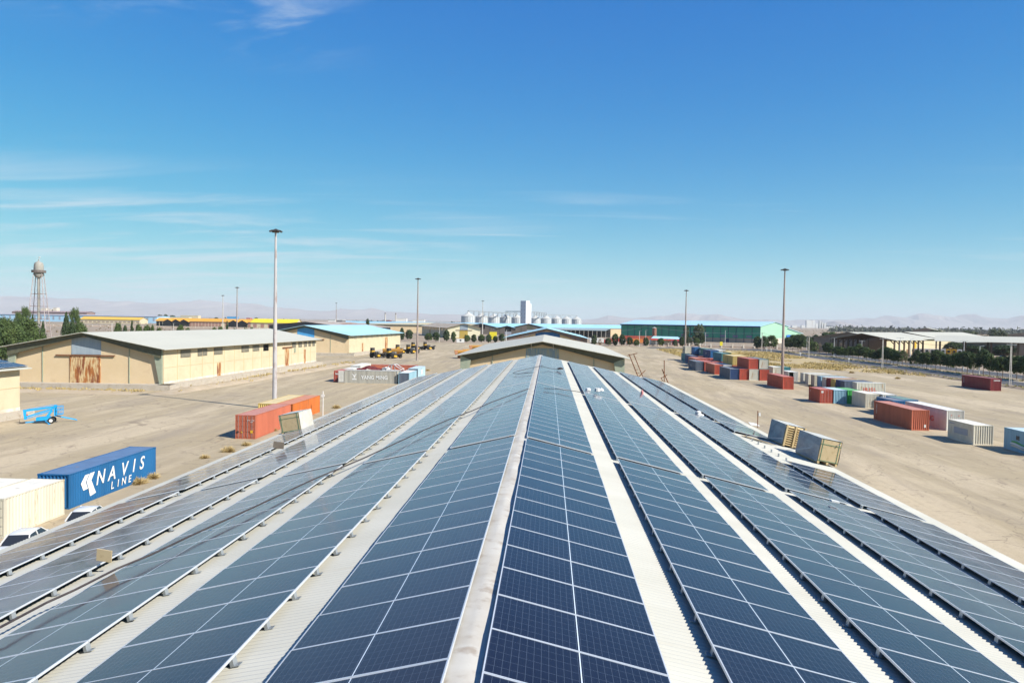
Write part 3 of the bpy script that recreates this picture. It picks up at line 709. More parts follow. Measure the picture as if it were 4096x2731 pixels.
def panel_at(P, a0, a1, b, z0, z1, m, e, name, out=-.03, th=.06):
    """thin slab on the front gable (plane b) standing proud of the wall"""
    mb = MB(); p = [P(a0, b, z0), P(a1, b, z0), P(a1, b, z1), P(a0, b, z1)]
    n = (P(0, 1, 0) - P(0, 0, 0)).normalized() * out
    q = [v + n * 1.0 for v in p]; mb.faces([*q, *p], [(0,1,2,3), (1,0,4,5), (2,1,5,6), (3,2,6,7), (0,3,7,4)]); return mb.build(name, m, e)
def side_slab(P, a, b0, b1, z0, z1, m, e, name, th=.05):
    """thin slab on the long wall at across = a"""
    s = 1 if a > 0 else -1; mb = MB()
    p = [P(a, b0, z0), P(a, b1, z0), P(a, b1, z1), P(a, b0, z1)]; n = (P(1, 0, 0) - P(0, 0, 0)) * (s * th)
    q = [v + n for v in p]; f = [(0,1,2,3), (1,0,4,5), (2,1,5,6), (3,2,6,7), (0,3,7,4)]
    if s < 0: f = [x[::-1] for x in f]
    mb.faces([*q, *p], f); return mb.build(name, m, e)
def side_window(P, a, b0, b1, z0, z1, e, m, bars=3):
    wn_ = side_slab(P, a, b0, b1, z0, z1, olive, e, 'window', .06)
    s = 1 if a > 0 else -1
    side_slab(P, a + s * .0, b0 + .12, b1 - .12, z0 + .1, z1 - .1, m, wn_, 'pane', .075)
    return wn_
def gable_beam(P, W, L, tr, eave, ridge, e, m, dep=1.15, b=-.55, seg=8, name='gable_beam', hw=None):
    """deep tapered steel frame under the front edge of the roof"""
    mb = MB(); pts_t, pts_b = [], []; W2 = W / 2
    for i in range(seg + 1):
        a = -W2 + .05 + (W - .1) * i / seg; h = eave + (ridge - eave) * (1 - abs(a - tr) / (W2 + (-tr if a > tr else tr)))
        pts_t.append((a, h + .02)); k = abs(a) / W2; pts_b.append((a, h - dep * (.5 + .95 * k ** 1.3)))
    for i in range(seg):
        q = [P(pts_b[i][0], b, pts_b[i][1]), P(pts_b[i+1][0], b, pts_b[i+1][1]), P(pts_t[i+1][0], b, pts_t[i+1][1]), P(pts_t[i][0], b, pts_t[i][1])]
        q2 = [v + (P(0, 1, 0) - P(0, 0, 0)) * .16 for v in q]
        mb.faces(q + q2, [(0,1,2,3), (7,6,5,4), (1,0,4,5), (3,2,6,7)])
        lo = [P(pts_b[i][0], b - .12, pts_b[i][1] - .03), P(pts_b[i+1][0], b - .12, pts_b[i+1][1] - .03), P(pts_b[i+1][0], b + .28, pts_b[i+1][1] - .03), P(pts_b[i][0], b + .28, pts_b[i][1] - .03)]
        hi = [v + Vector((0, 0, .05)) for v in lo]; mb.faces(lo + hi, [(3,2,1,0), (4,5,6,7), (0,1,5,4), (2,3,7,6)])
    return mb.build(name, m, e)
def purlin_ends(P, W, tr, eave, ridge, e, n=9, b0=-1.05, b1=0.0):
    mb = MB()
    for s in (-1, 1):
        for i in range(n):
            a = s * (W/2 * (i + .4) / n); h = eave + (ridge - eave) * (1 - abs(a) / (W/2))
            mb.bar(P(a, b0, h + .03), P(a, b1, h + .03), .09, .15)
    return T(mb.build('purlin', sage, e), kind='stuff')

# left warehouse beside the yard ---------------------------------------------------------------
BZ = 1.15
e, P, W, L, tr = gable_house('warehouse', 'cream warehouse with white roof and large rusty sliding gable door, left of the yard', 'warehouse', (-76.0, 141.6), (-106.2, 139.9), (3.6, 84.5), 8.15, 11.05, cream, white_roof, base=BZ, gable_m=tan_wall, over=1.7, over_e=1.25)
gable_beam(P, W, L, tr, 8.15, 11.05, e, olive, 1.25, -.9); purlin_ends(P, W, tr, 8.15, 11.05, e, 9, -1.65)
panel_at(P, -3.3, 2.7, 0, BZ - .1, 6.35, rust_sheet, e, 'sliding_door', -.16)
panel_at(P, -3.0, 2.8, 0, 6.75, 10.15, greyblue, e, 'gable_panel', -.07)
mb = MB(); mb.bar(P(-6.0, -.22, 6.55), P(5.6, -.22, 6.55), .18, .24); mb.build('door_rail', rust, e)
for a in (-8.7, 8.4): mb = MB(); mb.bar(P(a, -.06, BZ), P(a, -.06, 9.0), .16, .14); mb.build('wall_post', sage, e)
for s in (-1, 1):
    mb = MB(); p = [P(s*(W/2 - .02), -.62, BZ), P(s*(W/2 - .5), -.62, BZ), P(s*(W/2 - 1.7), -.62, 7.3), P(s*(W/2 - .02), -.62, 8.1)]
    q = [v + Vector((0, .4, 0)) for v in p]; mb.faces(p + q, [(0,1,2,3), (7,6,5,4), (0,4,5,1), (1,5,6,2), (2,6,7,3), (3,7,4,0)]); mb.build('column', sage, e)
nb = 17
for i in range(1, nb):
    mb = MB(); b = L * i / nb; mb.bar(P(W/2 + .03, b, BZ), P(W/2 + .03, b, 8.1), .05, .12); mb.build('wall_joint', tan_wall, e)
mb = MB(); mb.bar(P(W/2 + .03, .2, 4.35), P(W/2 + .03, L, 4.35), .05, .09); mb.build('wall_joint', tan_wall, e)
mb = MB(); mb.face([P(W/2 + .05, .1, BZ), P(W/2 + .05, L, BZ), P(W/2 + .05, L, BZ + .42), P(W/2 + .05, .1, BZ + .42)]); mb.build('plinth_band', cream_pl, e)
WIN = [(8.2, 11.6), (16.2, 20.0), (24.6, 28.3), (42.2, 46.0), (50.0, 53.6), (75.0-10.2, 75-7.4), (71.0, 73.6), (75.2, 77.7), (79.0, 81.2), (82.2, 84.0)]
WIN = [(6.2,10.2),(13.0,17.0),(20.0,24.0),(33.6,37.6),(39.7,43.5),(65.3,68.0),(70.0,72.6),(74.2,76.6),(77.9,80.0),(81.2,83.2)]
for b0, b1 in WIN: side_window(P, W/2, b0, b1, 6.05, 7.6, e, louvre)
side_slab(P, W/2, 46.0, 49.2, 5.9, 7.55, black, e, 'window', .05)
for b0, b1, h in ((21.6, 23.2, 4.1), (60.4, 62.8, 6.1), (74.3, 75.6, 5.2)):
    side_slab(P, W/2, b0, b1, BZ, BZ + h - 1.1, rust_sheet, e, 'door', .09)
mb = MB(); mb.bar(P(W/2 + .18, 58.2, 6.3), P(W/2 + .18, 65.0, 6.3), .2, .3); mb.build('door_rail', rust, e)
mb = MB(); mb.bar(P(W/2 + .12, 53.3, BZ), P(W/2 + .12, 53.3, 8.0), .12, .12); mb.build('drainpipe', dark_m, e)
side_slab(P, W/2, 66.6, 67.5, 4.7, 5.9, sage, e, 'switch_box', .22)
dock = MB(); dk = []
c0 = e.location
dock.face([P(W/2, -2.4, BZ) + c0, P(W/2 + 2.6, -2.4, BZ) + c0, P(W/2 + 2.6, 83, BZ) + c0, P(W/2, 83, BZ) + c0]); 
for b0, b1 in ((-2.4, 83),):
    a = P(W/2 + 2.6, b0, BZ) + c0; b = P(W/2 + 2.6, b1, BZ) + c0; dock.face([Vector((a.x, a.y, 0)), Vector((b.x, b.y, 0)), b, a])
a = P(-W/2 - 3, -2.4, BZ) + c0; b = P(W/2 + 2.6, -2.4, BZ) + c0; dock.face([Vector((a.x, a.y, 0)), Vector((b.x, b.y, 0)), b, a])
dock.face([a, b, P(W/2 + 2.6, 0, BZ) + c0, P(-W/2 - 3, 0, BZ) + c0])
a = P(W/2 + 2.6, 83, BZ) + c0; b = P(W/2, 83, BZ) + c0; dock.face([Vector((a.x, a.y, 0)), Vector((b.x, b.y, 0)), b, a])
T(dock.build('loading_dock', concrete), 'raised pale concrete loading dock along the cream warehouse with the rusty door', 'loading dock')
# second white warehouse straight ahead ----------------------------------------------------------
BY = 131.0
e, P, W, L, tr = gable_house('warehouse', 'warehouse straight ahead with pale roof and weathered blue gable panel, behind the solar roof', 'warehouse', (13.6, BY), (-15.6, BY), (0, 66), 8.45, 11.1, cream, white_roof, base=0, gable_m=tan_wall, over=1.6, over_e=1.1)
gable_beam(P, W, L, tr, 8.45, 11.1, e, olive, 1.0, -.55); purlin_ends(P, W, tr, 8.45, 11.1, e, 8, -1.5)
panel_at(P, -2.9, 3.0, 0, 5.5, 9.9, streaky, e, 'gable_panel', -.07)
for a in (-8.9, 9.2): mb = MB(); mb.bar(P(a, -.06, 0), P(a, -.06, 9.6), .16, .14); mb.build('wall_post', sage, e)
for s in (-1, 1):
    mb = MB(); p = [P(s*(W/2 - .02), -.7, 0), P(s*(W/2 - .6), -.7, 0), P(s*(W/2 - 1.9), -.7, 7.6), P(s*(W/2 - .02), -.7, 8.4)]
    q = [v + Vector((0, .4, 0)) for v in p]; mb.faces(p + q, [(0,1,2,3), (7,6,5,4), (0,4,5,1), (1,5,6,2), (2,6,7,3), (3,7,4,0)]); mb.build('column', sage, e)
for a in (-2.0, 1.9): mb = MB(); mb.bar(P(a, -.95, 10.9), P(a + .1, -.72, 9.6), .07, .07); mb.build('cable_tray', cream_pl, e)
# third warehouse (blue roof) behind it
CY = 294.0
e, P, W, L, tr = gable_house('warehouse', 'blue roofed warehouse just behind the pale roofed one straight ahead', 'warehouse', (15.6, CY), (-16.6, CY), (0, 84), 8.3, 12.0, cream, pale_blue_roof, gable_m=tan_wall, over=1.7, over_e=1.3, trim=rust)
gable_beam(P, W, L, tr, 8.3, 12.0, e, mat('grey_rusty_steel', (.20,.18,.18), (.24,.14,.10), .6, .8), 1.5, -.9)
panel_at(P, -4.6, 5.2, 0, 7.0, 10.6, mat('cobalt_gable_sheet', (.02,.12,.34), (.03,.17,.42), 1, .5), e, 'gable_panel', -.07)
# fourth: left, blue roof
e, P, W, L, tr = gable_house('warehouse', 'cream warehouse with sky blue roof behind the left white roofed one', 'warehouse', (-78.5, 286), (-112.5, 284), (5.2, 75), 8.25, 11.75, cream, pale_blue_roof, base=1.1, gable_m=tan_wall, over=1.8, over_e=1.4)
gable_beam(P, W, L, tr, 8.25, 11.75, e, olive, 1.2, -.9)
panel_at(P, -3.3, 3.4, 0, 6.4, 10.9, mat('bright_blue_gable_sheet', (.06,.30,.62), (.09,.36,.66), 1, .5), e, 'gable_panel', -.07)
mb = MB(); mb.bar(P(-6, -.22, 6.3), P(7.4, -.22, 6.3), .2, .3); mb.build('door_rail', rust, e)
mb = MB(); mb.bar(P(9.8, -.06, 1.1), P(9.8, -.06, 9), .16, .14); mb.build('wall_post', sage, e)
for i in range(9): side_slab(P, W/2, 6 + i * 7.4, 9.4 + i * 7.4, 6.5, 7.9, mat('pale_louvre', (.50,.45,.33), (.42,.38,.28), 3) if i == 0 else bpy.data.materials['pale_louvre'], e, 'window', .06)
for b0, b1, h in ((49, 53, 5.4), (16, 17.6, 3.6)): side_slab(P, W/2, b0, b1, 1.1, 1.1 + h, rust_sheet, e, 'door', .1)
mb = MB(); c0 = e.location
for q in ([P(W/2, -3, 1.1), P(W/2 + 3, -3, 1.1), P(W/2 + 3, 74, 1.1), P(W/2, 74, 1.1)], [P(-W/2, -3, 1.1), P(W/2 + 3, -3, 1.1), P(W/2 + 3, 0, 1.1), P(-W/2, 0, 1.1)]): mb.face([v + c0 for v in q])
for u, v in ((P(-W/2, -3, 0), P(W/2 + 3, -3, 0)), (P(W/2 + 3, -3, 0), P(W/2 + 3, 74, 0))): mb.face([u + c0, v + c0, v + c0 + Vector((0, 0, 1.1)), u + c0 + Vector((0, 0, 1.1))])
T(mb.build('loading_dock', concrete), 'raised grey loading dock around the left blue roofed warehouse', 'loading dock')
# rust roofed one behind
e, P, W, L, tr = gable_house('warehouse', 'dark walled warehouse with rust stained roof behind the left blue roofed one', 'warehouse', (-150, 545), (-232, 600), (24, 36), 8.4, 11.8, mat('dark_blue_grey_wall', (.06,.075,.10), (.09,.10,.12), .3), rust_roof, over=1.5, over_e=1.5)
# far tan one with the yellow door
GY = 610.0
e, P, W, L, tr = gable_house('warehouse', 'bright yellow walled warehouse with yellow gable door and stained roof, mid distance', 'warehouse', (-56.6, GY), (-84.0, GY), (-42, 118), 8.7, 12.3, tan_wall, tan_roof, base=0, gable_m=mat('yellow_cream_gable', (.92,.84,.58), (.88,.80,.54), .4), over=1.5, over_e=1.4)
panel_at(P, -3.7, 3.2, 0, 0, 6.4, mat('yellow_door', (.58,.42,.10), (.50,.33,.07), .8), e, 'sliding_door', -.12)
panel_at(P, -3.4, 3.2, 0, 6.9, 11.2, greyblue, e, 'gable_panel', -.1)
mb = MB(); mb.bar(P(-7, -.25, 6.65), P(7, -.25, 6.65), .2, .35); mb.build('door_rail', rust, e)
for i in range(8): side_slab(P, -W/2, 6 + i * 14, 12 + i * 14, 6.0, 7.9, dark_glass, e, 'window', .08)
side_slab(P, -W/2, 78, 84, 0, 6, rust_sheet, e, 'door', .1)
# the complex of blue roofed sheds behind it, grey gables
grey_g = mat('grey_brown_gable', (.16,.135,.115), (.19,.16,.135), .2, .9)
def shed(label, uL, uR, vr, Y, ax, Ln, eave, ridge, rm=blue_roof, **k):
    return gable_house('warehouse', label, 'warehouse', uR, uL, (ax[0] * Ln, ax[1] * Ln), eave, ridge, tan_wall, rm, gable_m=grey_g, over=1.6, over_e=1.2, group='blue roofed sheds in the distance', **k)
AX = (.93, .37)
for (cx, cy, hw, rz, lb) in ((-73.0, 806, 17.5, 12.0, 'blue roofed shed with open dark gable top, left one of the grey gables'), (-43.0, 786, 15, 10.0, 'smaller blue roofed shed with white door between two big grey gables'), (-19.0, 770, 17, 12.6, 'big blue roofed shed with dark green gable panel, long roof to the right')):
    ez = rz - 3.6
    FL = (cx - hw * .93, cy + hw * .12); FR = (cx + hw * .93, cy - hw * .12)
    e, P, W, L, tr = shed(lb, FL, FR, 0, 0, AX if hw > 16 else (.8, .6), 150 if cx < -20 else 128, ez, rz)
    gable_beam(P, W, L, tr, ez, rz, e, olive, .5, -.9)
    panel_at(P, -3.2, 3.4, 0, rz - 6.2, rz - 1.2, black if hw != 17 else olive, e, 'gable_panel', -.1)
    if hw != 17.5: panel_at(P, -3.4, 3.6, 0, 0, rz - 6.4, mat('pale_grey_door', (.36,.38,.44), (.40,.42,.47), 1) if hw == 15 else bpy.data.materials['pale_grey_door'], e, 'sliding_door', -.12)
    for a in (-9, 9): mb = MB(); mb.bar(P(a, -.1, 0), P(a, -.1, ez), .3, .3); mb.build('wall_post', olive, e)
e, P, W, L, tr = gable_house('warehouse', 'very long sky blue roof stretching behind the grey gabled sheds', 'warehouse', (10, 846), (-255, 822), (8, 34), 9.1, 12.0, tan_wall, blue_roof, ridge_t=.5)
bpy.data.objects.remove([c for c in e.children if c.name.startswith('roof')][0])
mb = MB(); mb.faces([P(-W/2, -2, 9.2), P(W/2, -2, 9.2), P(W/2, 17, 12.3), P(-W/2 + 12, 17, 12.3), P(W/2, 36, 9.2), P(-W/2, 36, 9.2)], [(0,1,2,3), (3,2,4,5)]); mb.build('roof', blue_roof, e)
# open shed with posts
mb = MB(); oz = 7.2
e = empty('open_shed', (-5, 742, 0), 0, 'long open shed with grey roof and row of pale posts left of the green hall', 'shed')
mb.faces([(2, 0, oz), (62, -18, oz), (68, 4, oz + 1.6), (4, 22, oz + 1.6), (2, 0, oz - .5), (62, -18, oz - .5)], [(0,1,2,3), (0,4,5,1)]); mb.build('roof', mat('grey_green_roof_sheet', (.30,.36,.36), (.35,.40,.40), .2), e)
mb = MB(); mb.faces([(4, 22, 0), (68, 4, 0), (68, 4, oz + 1.5), (4, 22, oz + 1.5)], [(0,1,2,3)]); mb.build('back_wall', mat('shed_dark_wall', (.05,.05,.055), (.07,.07,.07), .3), e)
for i in range(15):
    mb = MB(); t = i / 14; mb.bar((2.5 + 59 * t, -.3 - 17.6 * t, 0), (2.5 + 59 * t, -.3 - 17.6 * t, oz - .4), .35, .35); mb.build('post', conc_pole, e)
# green hall
green_w = mat('shaded_green_hall_sheet', (.03,.29,.185), (.035,.32,.205), .1, .55); green_l = mat('lit_green_hall_sheet', (.33,.56,.41), (.36,.60,.44), .1, .6)  # greens mix paint tone with painted-in shade (wall) and sunlight (gable)
e, P, W, L, tr = gable_house('hall', 'long dark green hall with pale blue roof and light green gable', 'hall', (173, 608), (67, 676), (28, 26), 14.2, 14.2, green_w, pale_blue_roof, over=.6, over_e=.6)
for c in list(e.children): bpy.data.objects.remove(c)
DG = Vector((29.0, 21.5, 0)); DL = Vector((43.0, 33.0, 0)); FLv, FRv = P(-W/2, 0, 0), P(W/2, 0, 0)
def GP(t, s, z, K=DG): return FLv.lerp(FRv, t) + K * s + Vector((0, 0, z))
mb = MB(); mb.face([GP(0, 0, 3.6), GP(1, 0, 3.6), GP(1, 0, 14.2), GP(0, 0, 14.2)]); mb.face([GP(0, 1, 0), GP(0, 0, 0), GP(0, 0, 14.2), GP(0, .5, 17.6), GP(0, 1, 14.2)]); mb.build('wall', green_w, e)
mb = MB(); mb.face([GP(0, 0, 0), GP(1, 0, 0), GP(1, 0, 3.6), GP(0, 0, 3.6)]); mb.build('lower_wall', mat('shaded_block_wall', (.36,.29,.22), (.40,.33,.26), .4), e)  # tan base of the long wall, its shade painted in as brown
mb = MB(); mb.face([GP(1, 0, 4.0), GP(1, 1, 4.0), GP(1, 1, 14.2), GP(1, .5, 17.6), GP(1, 0, 14.2)]); mb.face([GP(1, 1, 0), GP(1, 1.5, 0), GP(1, 1.5, 8.6), GP(1, 1, 12.2)]); mb.build('gable_wall', green_l, e)
mb = MB(); mb.face([GP(1, 0, 0), GP(1, 1, 0), GP(1, 1, 4.0), GP(1, 0, 4.0)]); mb.build('lower_wall', cream_pl, e)
mb = MB()
o1, o2 = -.008, 1.006
for (s0, z0, s1, z1) in ((-.04, 13.95, .5, 17.8), (.5, 17.8, 1.04, 14.0), (.97, 12.6, 1.56, 8.3)):
    p = [GP(o1, s0, z0), GP(o2, s0, z0), GP(o2, s1, z1), GP(o1, s1, z1)]; q_ = [v - Vector((0, 0, .35)) for v in p]; mb.faces(p + q_, [(0,1,2,3), (7,6,5,4), (0,4,5,1), (1,5,6,2), (2,6,7,3), (3,7,4,0)])
mb.build('roof', pale_blue_roof, e)
navy_t = mat('navy_trim', (.015,.03,.12), (.02,.04,.15), 1)
mb = MB(); mb.bar(GP(0, -.045, 13.3), GP(1.004, -.045, 13.3), .5, .9); mb.build('eaves_trim', navy_t, e)
for i in range(20): mb = MB(); mb.bar(GP(i / 19, -.006, 0), GP(i / 19, -.006, 13.6), .28, .28); mb.build('wall_post', navy_t, e)
for t in (.46, .62, .735, .82, .91): 
    mb = MB(); a, b = GP(t, -.008, 4.3), GP(t + .035, -.008, 4.3); mb.face([a, b, b + Vector((0, 0, 2.0)), a + Vector((0, 0, 2.0))]); mb.build('window', mat('blue_grey_window', (.14,.15,.24), (.20,.21,.30), 2) if t == .46 else bpy.data.materials['blue_grey_window'], e)
mb = MB(); a, b = GP(1.004, .93, 0), GP(1.004, 1.2, 0); mb.face([a, b, b + Vector((0, 0, 7)), a + Vector((0, 0, 7))]); mb.build('door', mat('blue_door', (.02,.16,.52), (.03,.2,.58), 1), e)
mb = MB(); a, b = GP(.775, -.008, 0), GP(.795, -.008, 0); mb.face([a, b, b + Vector((0, 0, 3)), a + Vector((0, 0, 3))]); mb.build('door', navy_t, e)

# ------------------------------------------------------------------ masts, tower, silos
def mast(x, y, h, m, label, big=1.0):
    e = empty('light_mast', (x, y, 0), 0, label, 'light mast', 'tall light masts')
    mb = MB(); mb.tube([(0, 0, 0), (0, 0, h * .33), (0, 0, h * .66), (0, 0, h - .4)], [.38, .33, .25, .15], 12); mb.build('pole', m, e)
    mb = MB(); mb.box(-.9, .9, -.9, .9, 0, .35); mb.build('footing', concrete, e)
    mb = MB(); mb.lathe([(.2, h - .5), (.62, h - .25), (.66, h - .12), (.3, h), (.12, h + .1)], 16); mb.build('head_frame', dark_m, e)
    for k in range(8):
        a = k * math.pi / 4; mb = MB(); c, s = math.cos(a), math.sin(a)
        mb.X = Matrix.Translation((c * .82, s * .82, h - .26)) @ Matrix.Rotation(a, 4, 'Z') @ Matrix.Rotation(.5, 4, 'Y')
        mb.box(-.16, .2, -.2, .2, -.08, .09); mb.build('floodlight', dark_m, e)
    return e
mast(-43.5, 115.0, 28.6, pole_m, 'tall pale light mast behind the yellow container, nearest one left')
mast(-46.1, 257.0, 29.3, rusty_pole, 'rusty light mast in the open yard near the yellow dump trucks')
mast(58.7, 186.5, 28.8, rusty_pole, 'rust brown light mast with pale foot among the right containers')
mast(57.0, 308.2, 28.8, rusty_pole, 'dark rusty light mast in front of the green hall')
mast(-147.3, 340.7, 28.8, rusty_pole, 'reddish light mast rising behind the left white roof')
mast(-213.0, 470.8, 28.8, conc_pole, 'white light mast left of the reddish one in the far field')
mast(-189.0, 646.0, 28.8, rusty_pole, 'small distant light mast left of the silos above the rusty roof')
mast(-45.8, 510.0, 28.8, conc_pole, 'white light mast in front of the silos')

tw = empty('water_tower', (-253.3, 353.2, 0), R(20), 'grey steel water tower with domed tank on splayed lattice legs', 'water tower')
tank_m = mat('weathered_tank_metal', (.40,.38,.33), (.30,.28,.24), .8, .7, stretch=(1,1,.3))
leg_m = mat('pale_lattice_steel', (.50,.44,.42), (.38,.30,.28), .8, .7)
mb = MB(); mb.lathe([(.5, 32.4), (1.5, 32.8), (2.05, 33.8), (2.15, 34.6), (2.15, 38.2), (2.02, 39.2), (1.7, 40.0), (.6, 40.6), (.25, 41.0), (.22, 41.8)], 28, cap=True); mb.build('tank', tank_m, tw, smooth=False)
mb = MB(); mb.lathe([(2.1, 35.1), (3.15, 35.1), (3.15, 36.3), (3.08, 36.3), (3.08, 35.2), (2.1, 35.2)], 28, cap=False); mb.build('balcony', mat('dark_balcony_steel', (.13,.11,.10), (.18,.15,.13), 2, .8), tw)
mb = MB(); mb.tube([(0, 0, 0), (0, 0, 33)], .62, 14); mb.build('riser_pipe', tank_m, tw)
def legp(k, z): 
    a = math.pi/4 + k * math.pi/2; r = 2.6 + (33.5 - z) / 33.5 * 3.9; return Vector((r*math.cos(a), r*math.sin(a), z))
for k in range(4):
    mb = MB(); mb.tube([legp(k, 0), legp(k, 34.6)], .17, 6); mb.build('leg', leg_m, tw)
mb = MB()
for z in (6, 12.2, 18.4, 24.6):
    for k in range(4): mb.bar(legp(k, z), legp((k+1) % 4, z), .16, .16)
mb.build('cross_brace', rust, tw)
mb = MB(); zs = (0, 6, 12.2, 18.4, 24.6, 33)
for za, zb in zip(zs, zs[1:]):
    for k in range(4):
        mb.bar(legp(k, za), legp((k+1) % 4, zb), .05, .05); mb.bar(legp(k, zb), legp((k+1) % 4, za), .05, .05)
mb.build('tie_rod', leg_m, tw)
mb = MB(); mb.lathe([(.0, 42.3), (.5, 42.6), (.55, 42.9), (.0, 42.7)], 12, .3, 0, cap=False); mb.bar((-.8, 0, 40.2), (-.8, 0, 43.4), .08, .08); mb.bar((.3, 0, 41.6), (.3, 0, 42.4), .08, .08); mb.build('lightning_rod', white_p, tw)

silo_m = mat('galvanised_silo_sheet', (.66,.68,.68), (.50,.53,.54), .35, .5, metal=.1, stretch=(1,1,.6))
silo_r = mat('silo_cone_roof', (.58,.57,.52), (.50,.49,.45), .3, .6)
sil = [(295, 228), (513, 207), (710, 195), (903, 187), (1087, 180), (1385, 169), (1560, 167), (1730, 164), (1892, 160), (2055, 156)]
proto = None
SP = [(-104.0, 949.7), (-95.3, 1046.0), (-82.7, 1110.4), (-67.4, 1157.9), (-51.3, 1203.0), (-22.6, 1281.3), (-3.8, 1296.6), (14.9, 1320.3), (33.6, 1353.3), (53.4, 1388.0)]
SL_ = ['leftmost silo with pale patched wall, at the left end of the row', 'second silo from the left, behind the white mast', 'third silo from the left', 'fourth silo from the left', 'silo touching the left side of the white tower',
       'silo touching the right side of the white tower', 'second silo right of the white tower', 'third silo right of the white tower', 'second silo from the right end', 'rightmost silo at the far end of the row']
for (x, y), lb in zip(SP, SL_):
    if proto is None:
        e = empty('grain_silo', (x, y, 0), 0, None, 'silo', 'grain silos')
        mb = MB(); n = 64
        prof = []
        mb.lathe([(9, 0)] + [(9 + (.05 if i % 2 else 0), 20.8 * i / 22) for i in range(1, 23)], n, cap=False); mb.build('wall', silo_m, e)
        mb = MB(); mb.lathe([(9.35, 20.6), (2.2, 24.8), (1.2, 25.5), (.9, 25.9), (0.05, 26.1)], 32, cap=False); mb.build('roof', silo_r, e)
        for k in range(16):
            a = k * math.pi / 8; mb = MB(); mb.bar((9.1*math.cos(a), 9.1*math.sin(a), 0), (9.1*math.cos(a), 9.1*math.sin(a), 20.6), .3, .3); mb.build('stiffener', galv, e)
        proto = e; o = e
    else:
        o = copy_tree(proto); o.location = (x, y, 0)
    o['label'] = 'galvanised ' + lb
# head-house tower and conveyor bridges
x0, z0 = -34.75, 9.46
tx = x0
e = empty('elevator_tower', (tx, 1120, 0), R(-38), 'tall white windowless elevator tower in the middle of the silos', 'tower')
wt = mat('white_tower_sheet', (.66,.69,.74), (.60,.64,.70), .1, .6)
mb = MB(); mb.box(-5.4, 5.4, -6.2, 3.4, 0, 46.3); mb.box(-5.4, 5.4, 3.402, 7.2, 0, 42.2); mb.build('wall', wt, e)
for k in range(6):
    for j in (-3, 3): mb = MB(); mb.box(j - .35, j + .35, -6.28, -6.2, 8 + k * 6, 8.8 + k * 6); mb.build('window', dark_glass, e)
    for j in (-4, 0, 4): mb = MB(); mb.box(-5.48, -5.4, j - .35, j + .35, 10 + k * 6, 10.8 + k * 6); mb.build('window', dark_glass, e)
def bridge(pts, label, wd=1.0, z=27.6):
    a, b = Vector((*pts[0], z)), Vector((*pts[1], z)); e = empty('conveyor_bridge', ((a.x+b.x)/2, (a.y+b.y)/2, 0), 0, label, 'conveyor'); c = Vector(e.location)
    mb = MB(); mb.bar(a - c, b - c, wd * 1.4, wd); mb.build('gallery', galv, e)
    n = max(2, int((b - a).length / 22)); mb = MB()
    for i in range(n + 1):
        p = a.lerp(b, i / n) - c; q = p - Vector((0, 0, 8))
        mb.bar(p, q, .4, .4); mb.bar(p + (b-a).normalized() * 4, q, .3, .3); mb.bar(p - (b-a).normalized() * 4, q, .3, .3)
    mb.build('trestle', galv, e)
bridge((SP[0], SP[4]), 'grey conveyor bridge on trestles above the left five silos'); bridge((SP[5], SP[9]), 'grey conveyor bridge on trestles above the right five silos')
bridge((SP[3], (tx, 1120)), 'upper conveyor gallery from the tower to the left silos', 1.2, 30.2); bridge(((tx, 1120), SP[6]), 'upper conveyor gallery from the tower to the right silos', 1.2, 30.4)

# ------------------------------------------------------------------ trees
def leafm(n, a, b, c):
    m = mat(n, a, b, .9, .75, c3=c, s3=2.2, lo3=.55, hi3=.75, spec=.2, det=2); return m
pine_m = leafm('pine_needles', (.060,.095,.028), (.095,.135,.038), (.14,.17,.05))
dark_m2 = leafm('dark_evergreen', (.042,.070,.026), (.062,.092,.034), (.09,.12,.042))
euc_m = leafm('grey_green_leaves', (.085,.105,.055), (.11,.13,.07), (.15,.16,.09))
dry_m = leafm('dry_brown_foliage', (.24,.15,.07), (.30,.20,.09), (.36,.27,.13))
strawm = mat('straw_grass', (.46,.34,.13), (.55,.43,.20), 2, .85, c3=(.36,.27,.12), s3=6, spec=.15)
dryb = mat('grey_brown_scrub', (.22,.17,.11), (.28,.22,.14), 1.5, .9, spec=.1)
def crown(seed, shape, n_cl, n_leaf, size, spread):
    """leaf clumps: shape(rng) gives a clump centre (unit crown, z 0..1) and a clump radius"""
    rg = random.Random(seed); mb = MB()
    for _ in range(n_cl):
        c, cr = shape(rg)
        for _ in range(n_leaf):
            d = Vector((rg.gauss(0, 1), rg.gauss(0, 1), rg.gauss(0, 1))).normalized(); rr = cr * (rg.random() ** .33)
            p = c + d * rr; s = size * rg.uniform(.6, 1.3)
            u = Vector((rg.gauss(0, 1), rg.gauss(0, 1), rg.gauss(0, .6))).normalized(); w = (d * 1.2 + Vector((0, 0, .5)) + Vector((rg.gauss(0, .5), rg.gauss(0, .5), rg.gauss(0, .5)))).normalized()
            v = w.cross(u).normalized(); u = v.cross(w)
            mb.face([p - u * s - v * s * .7, p + u * s - v * s * .5, p + u * s * .3 + v * s]) 
    return mb
def sh_round(rg):
    th = rg.uniform(0, 2 * math.pi); z = rg.random() ** .9; r = math.sqrt(max(0, 1 - (2 * z - .85) ** 2 / 1.35)) * rg.uniform(.45, .88) * .5
    return Vector((r * math.cos(th), r * math.sin(th), .08 + z * .84)), rg.uniform(.10, .17)
def sh_cone(rg):
    th = rg.uniform(0, 2 * math.pi); z = rg.random() ** 1.3; r = (1 - z) ** .8 * rg.uniform(.4, .95) * .45 + .02
    return Vector((r * math.cos(th), r * math.sin(th), .04 + z * .93)), .05 + .09 * (1 - z)
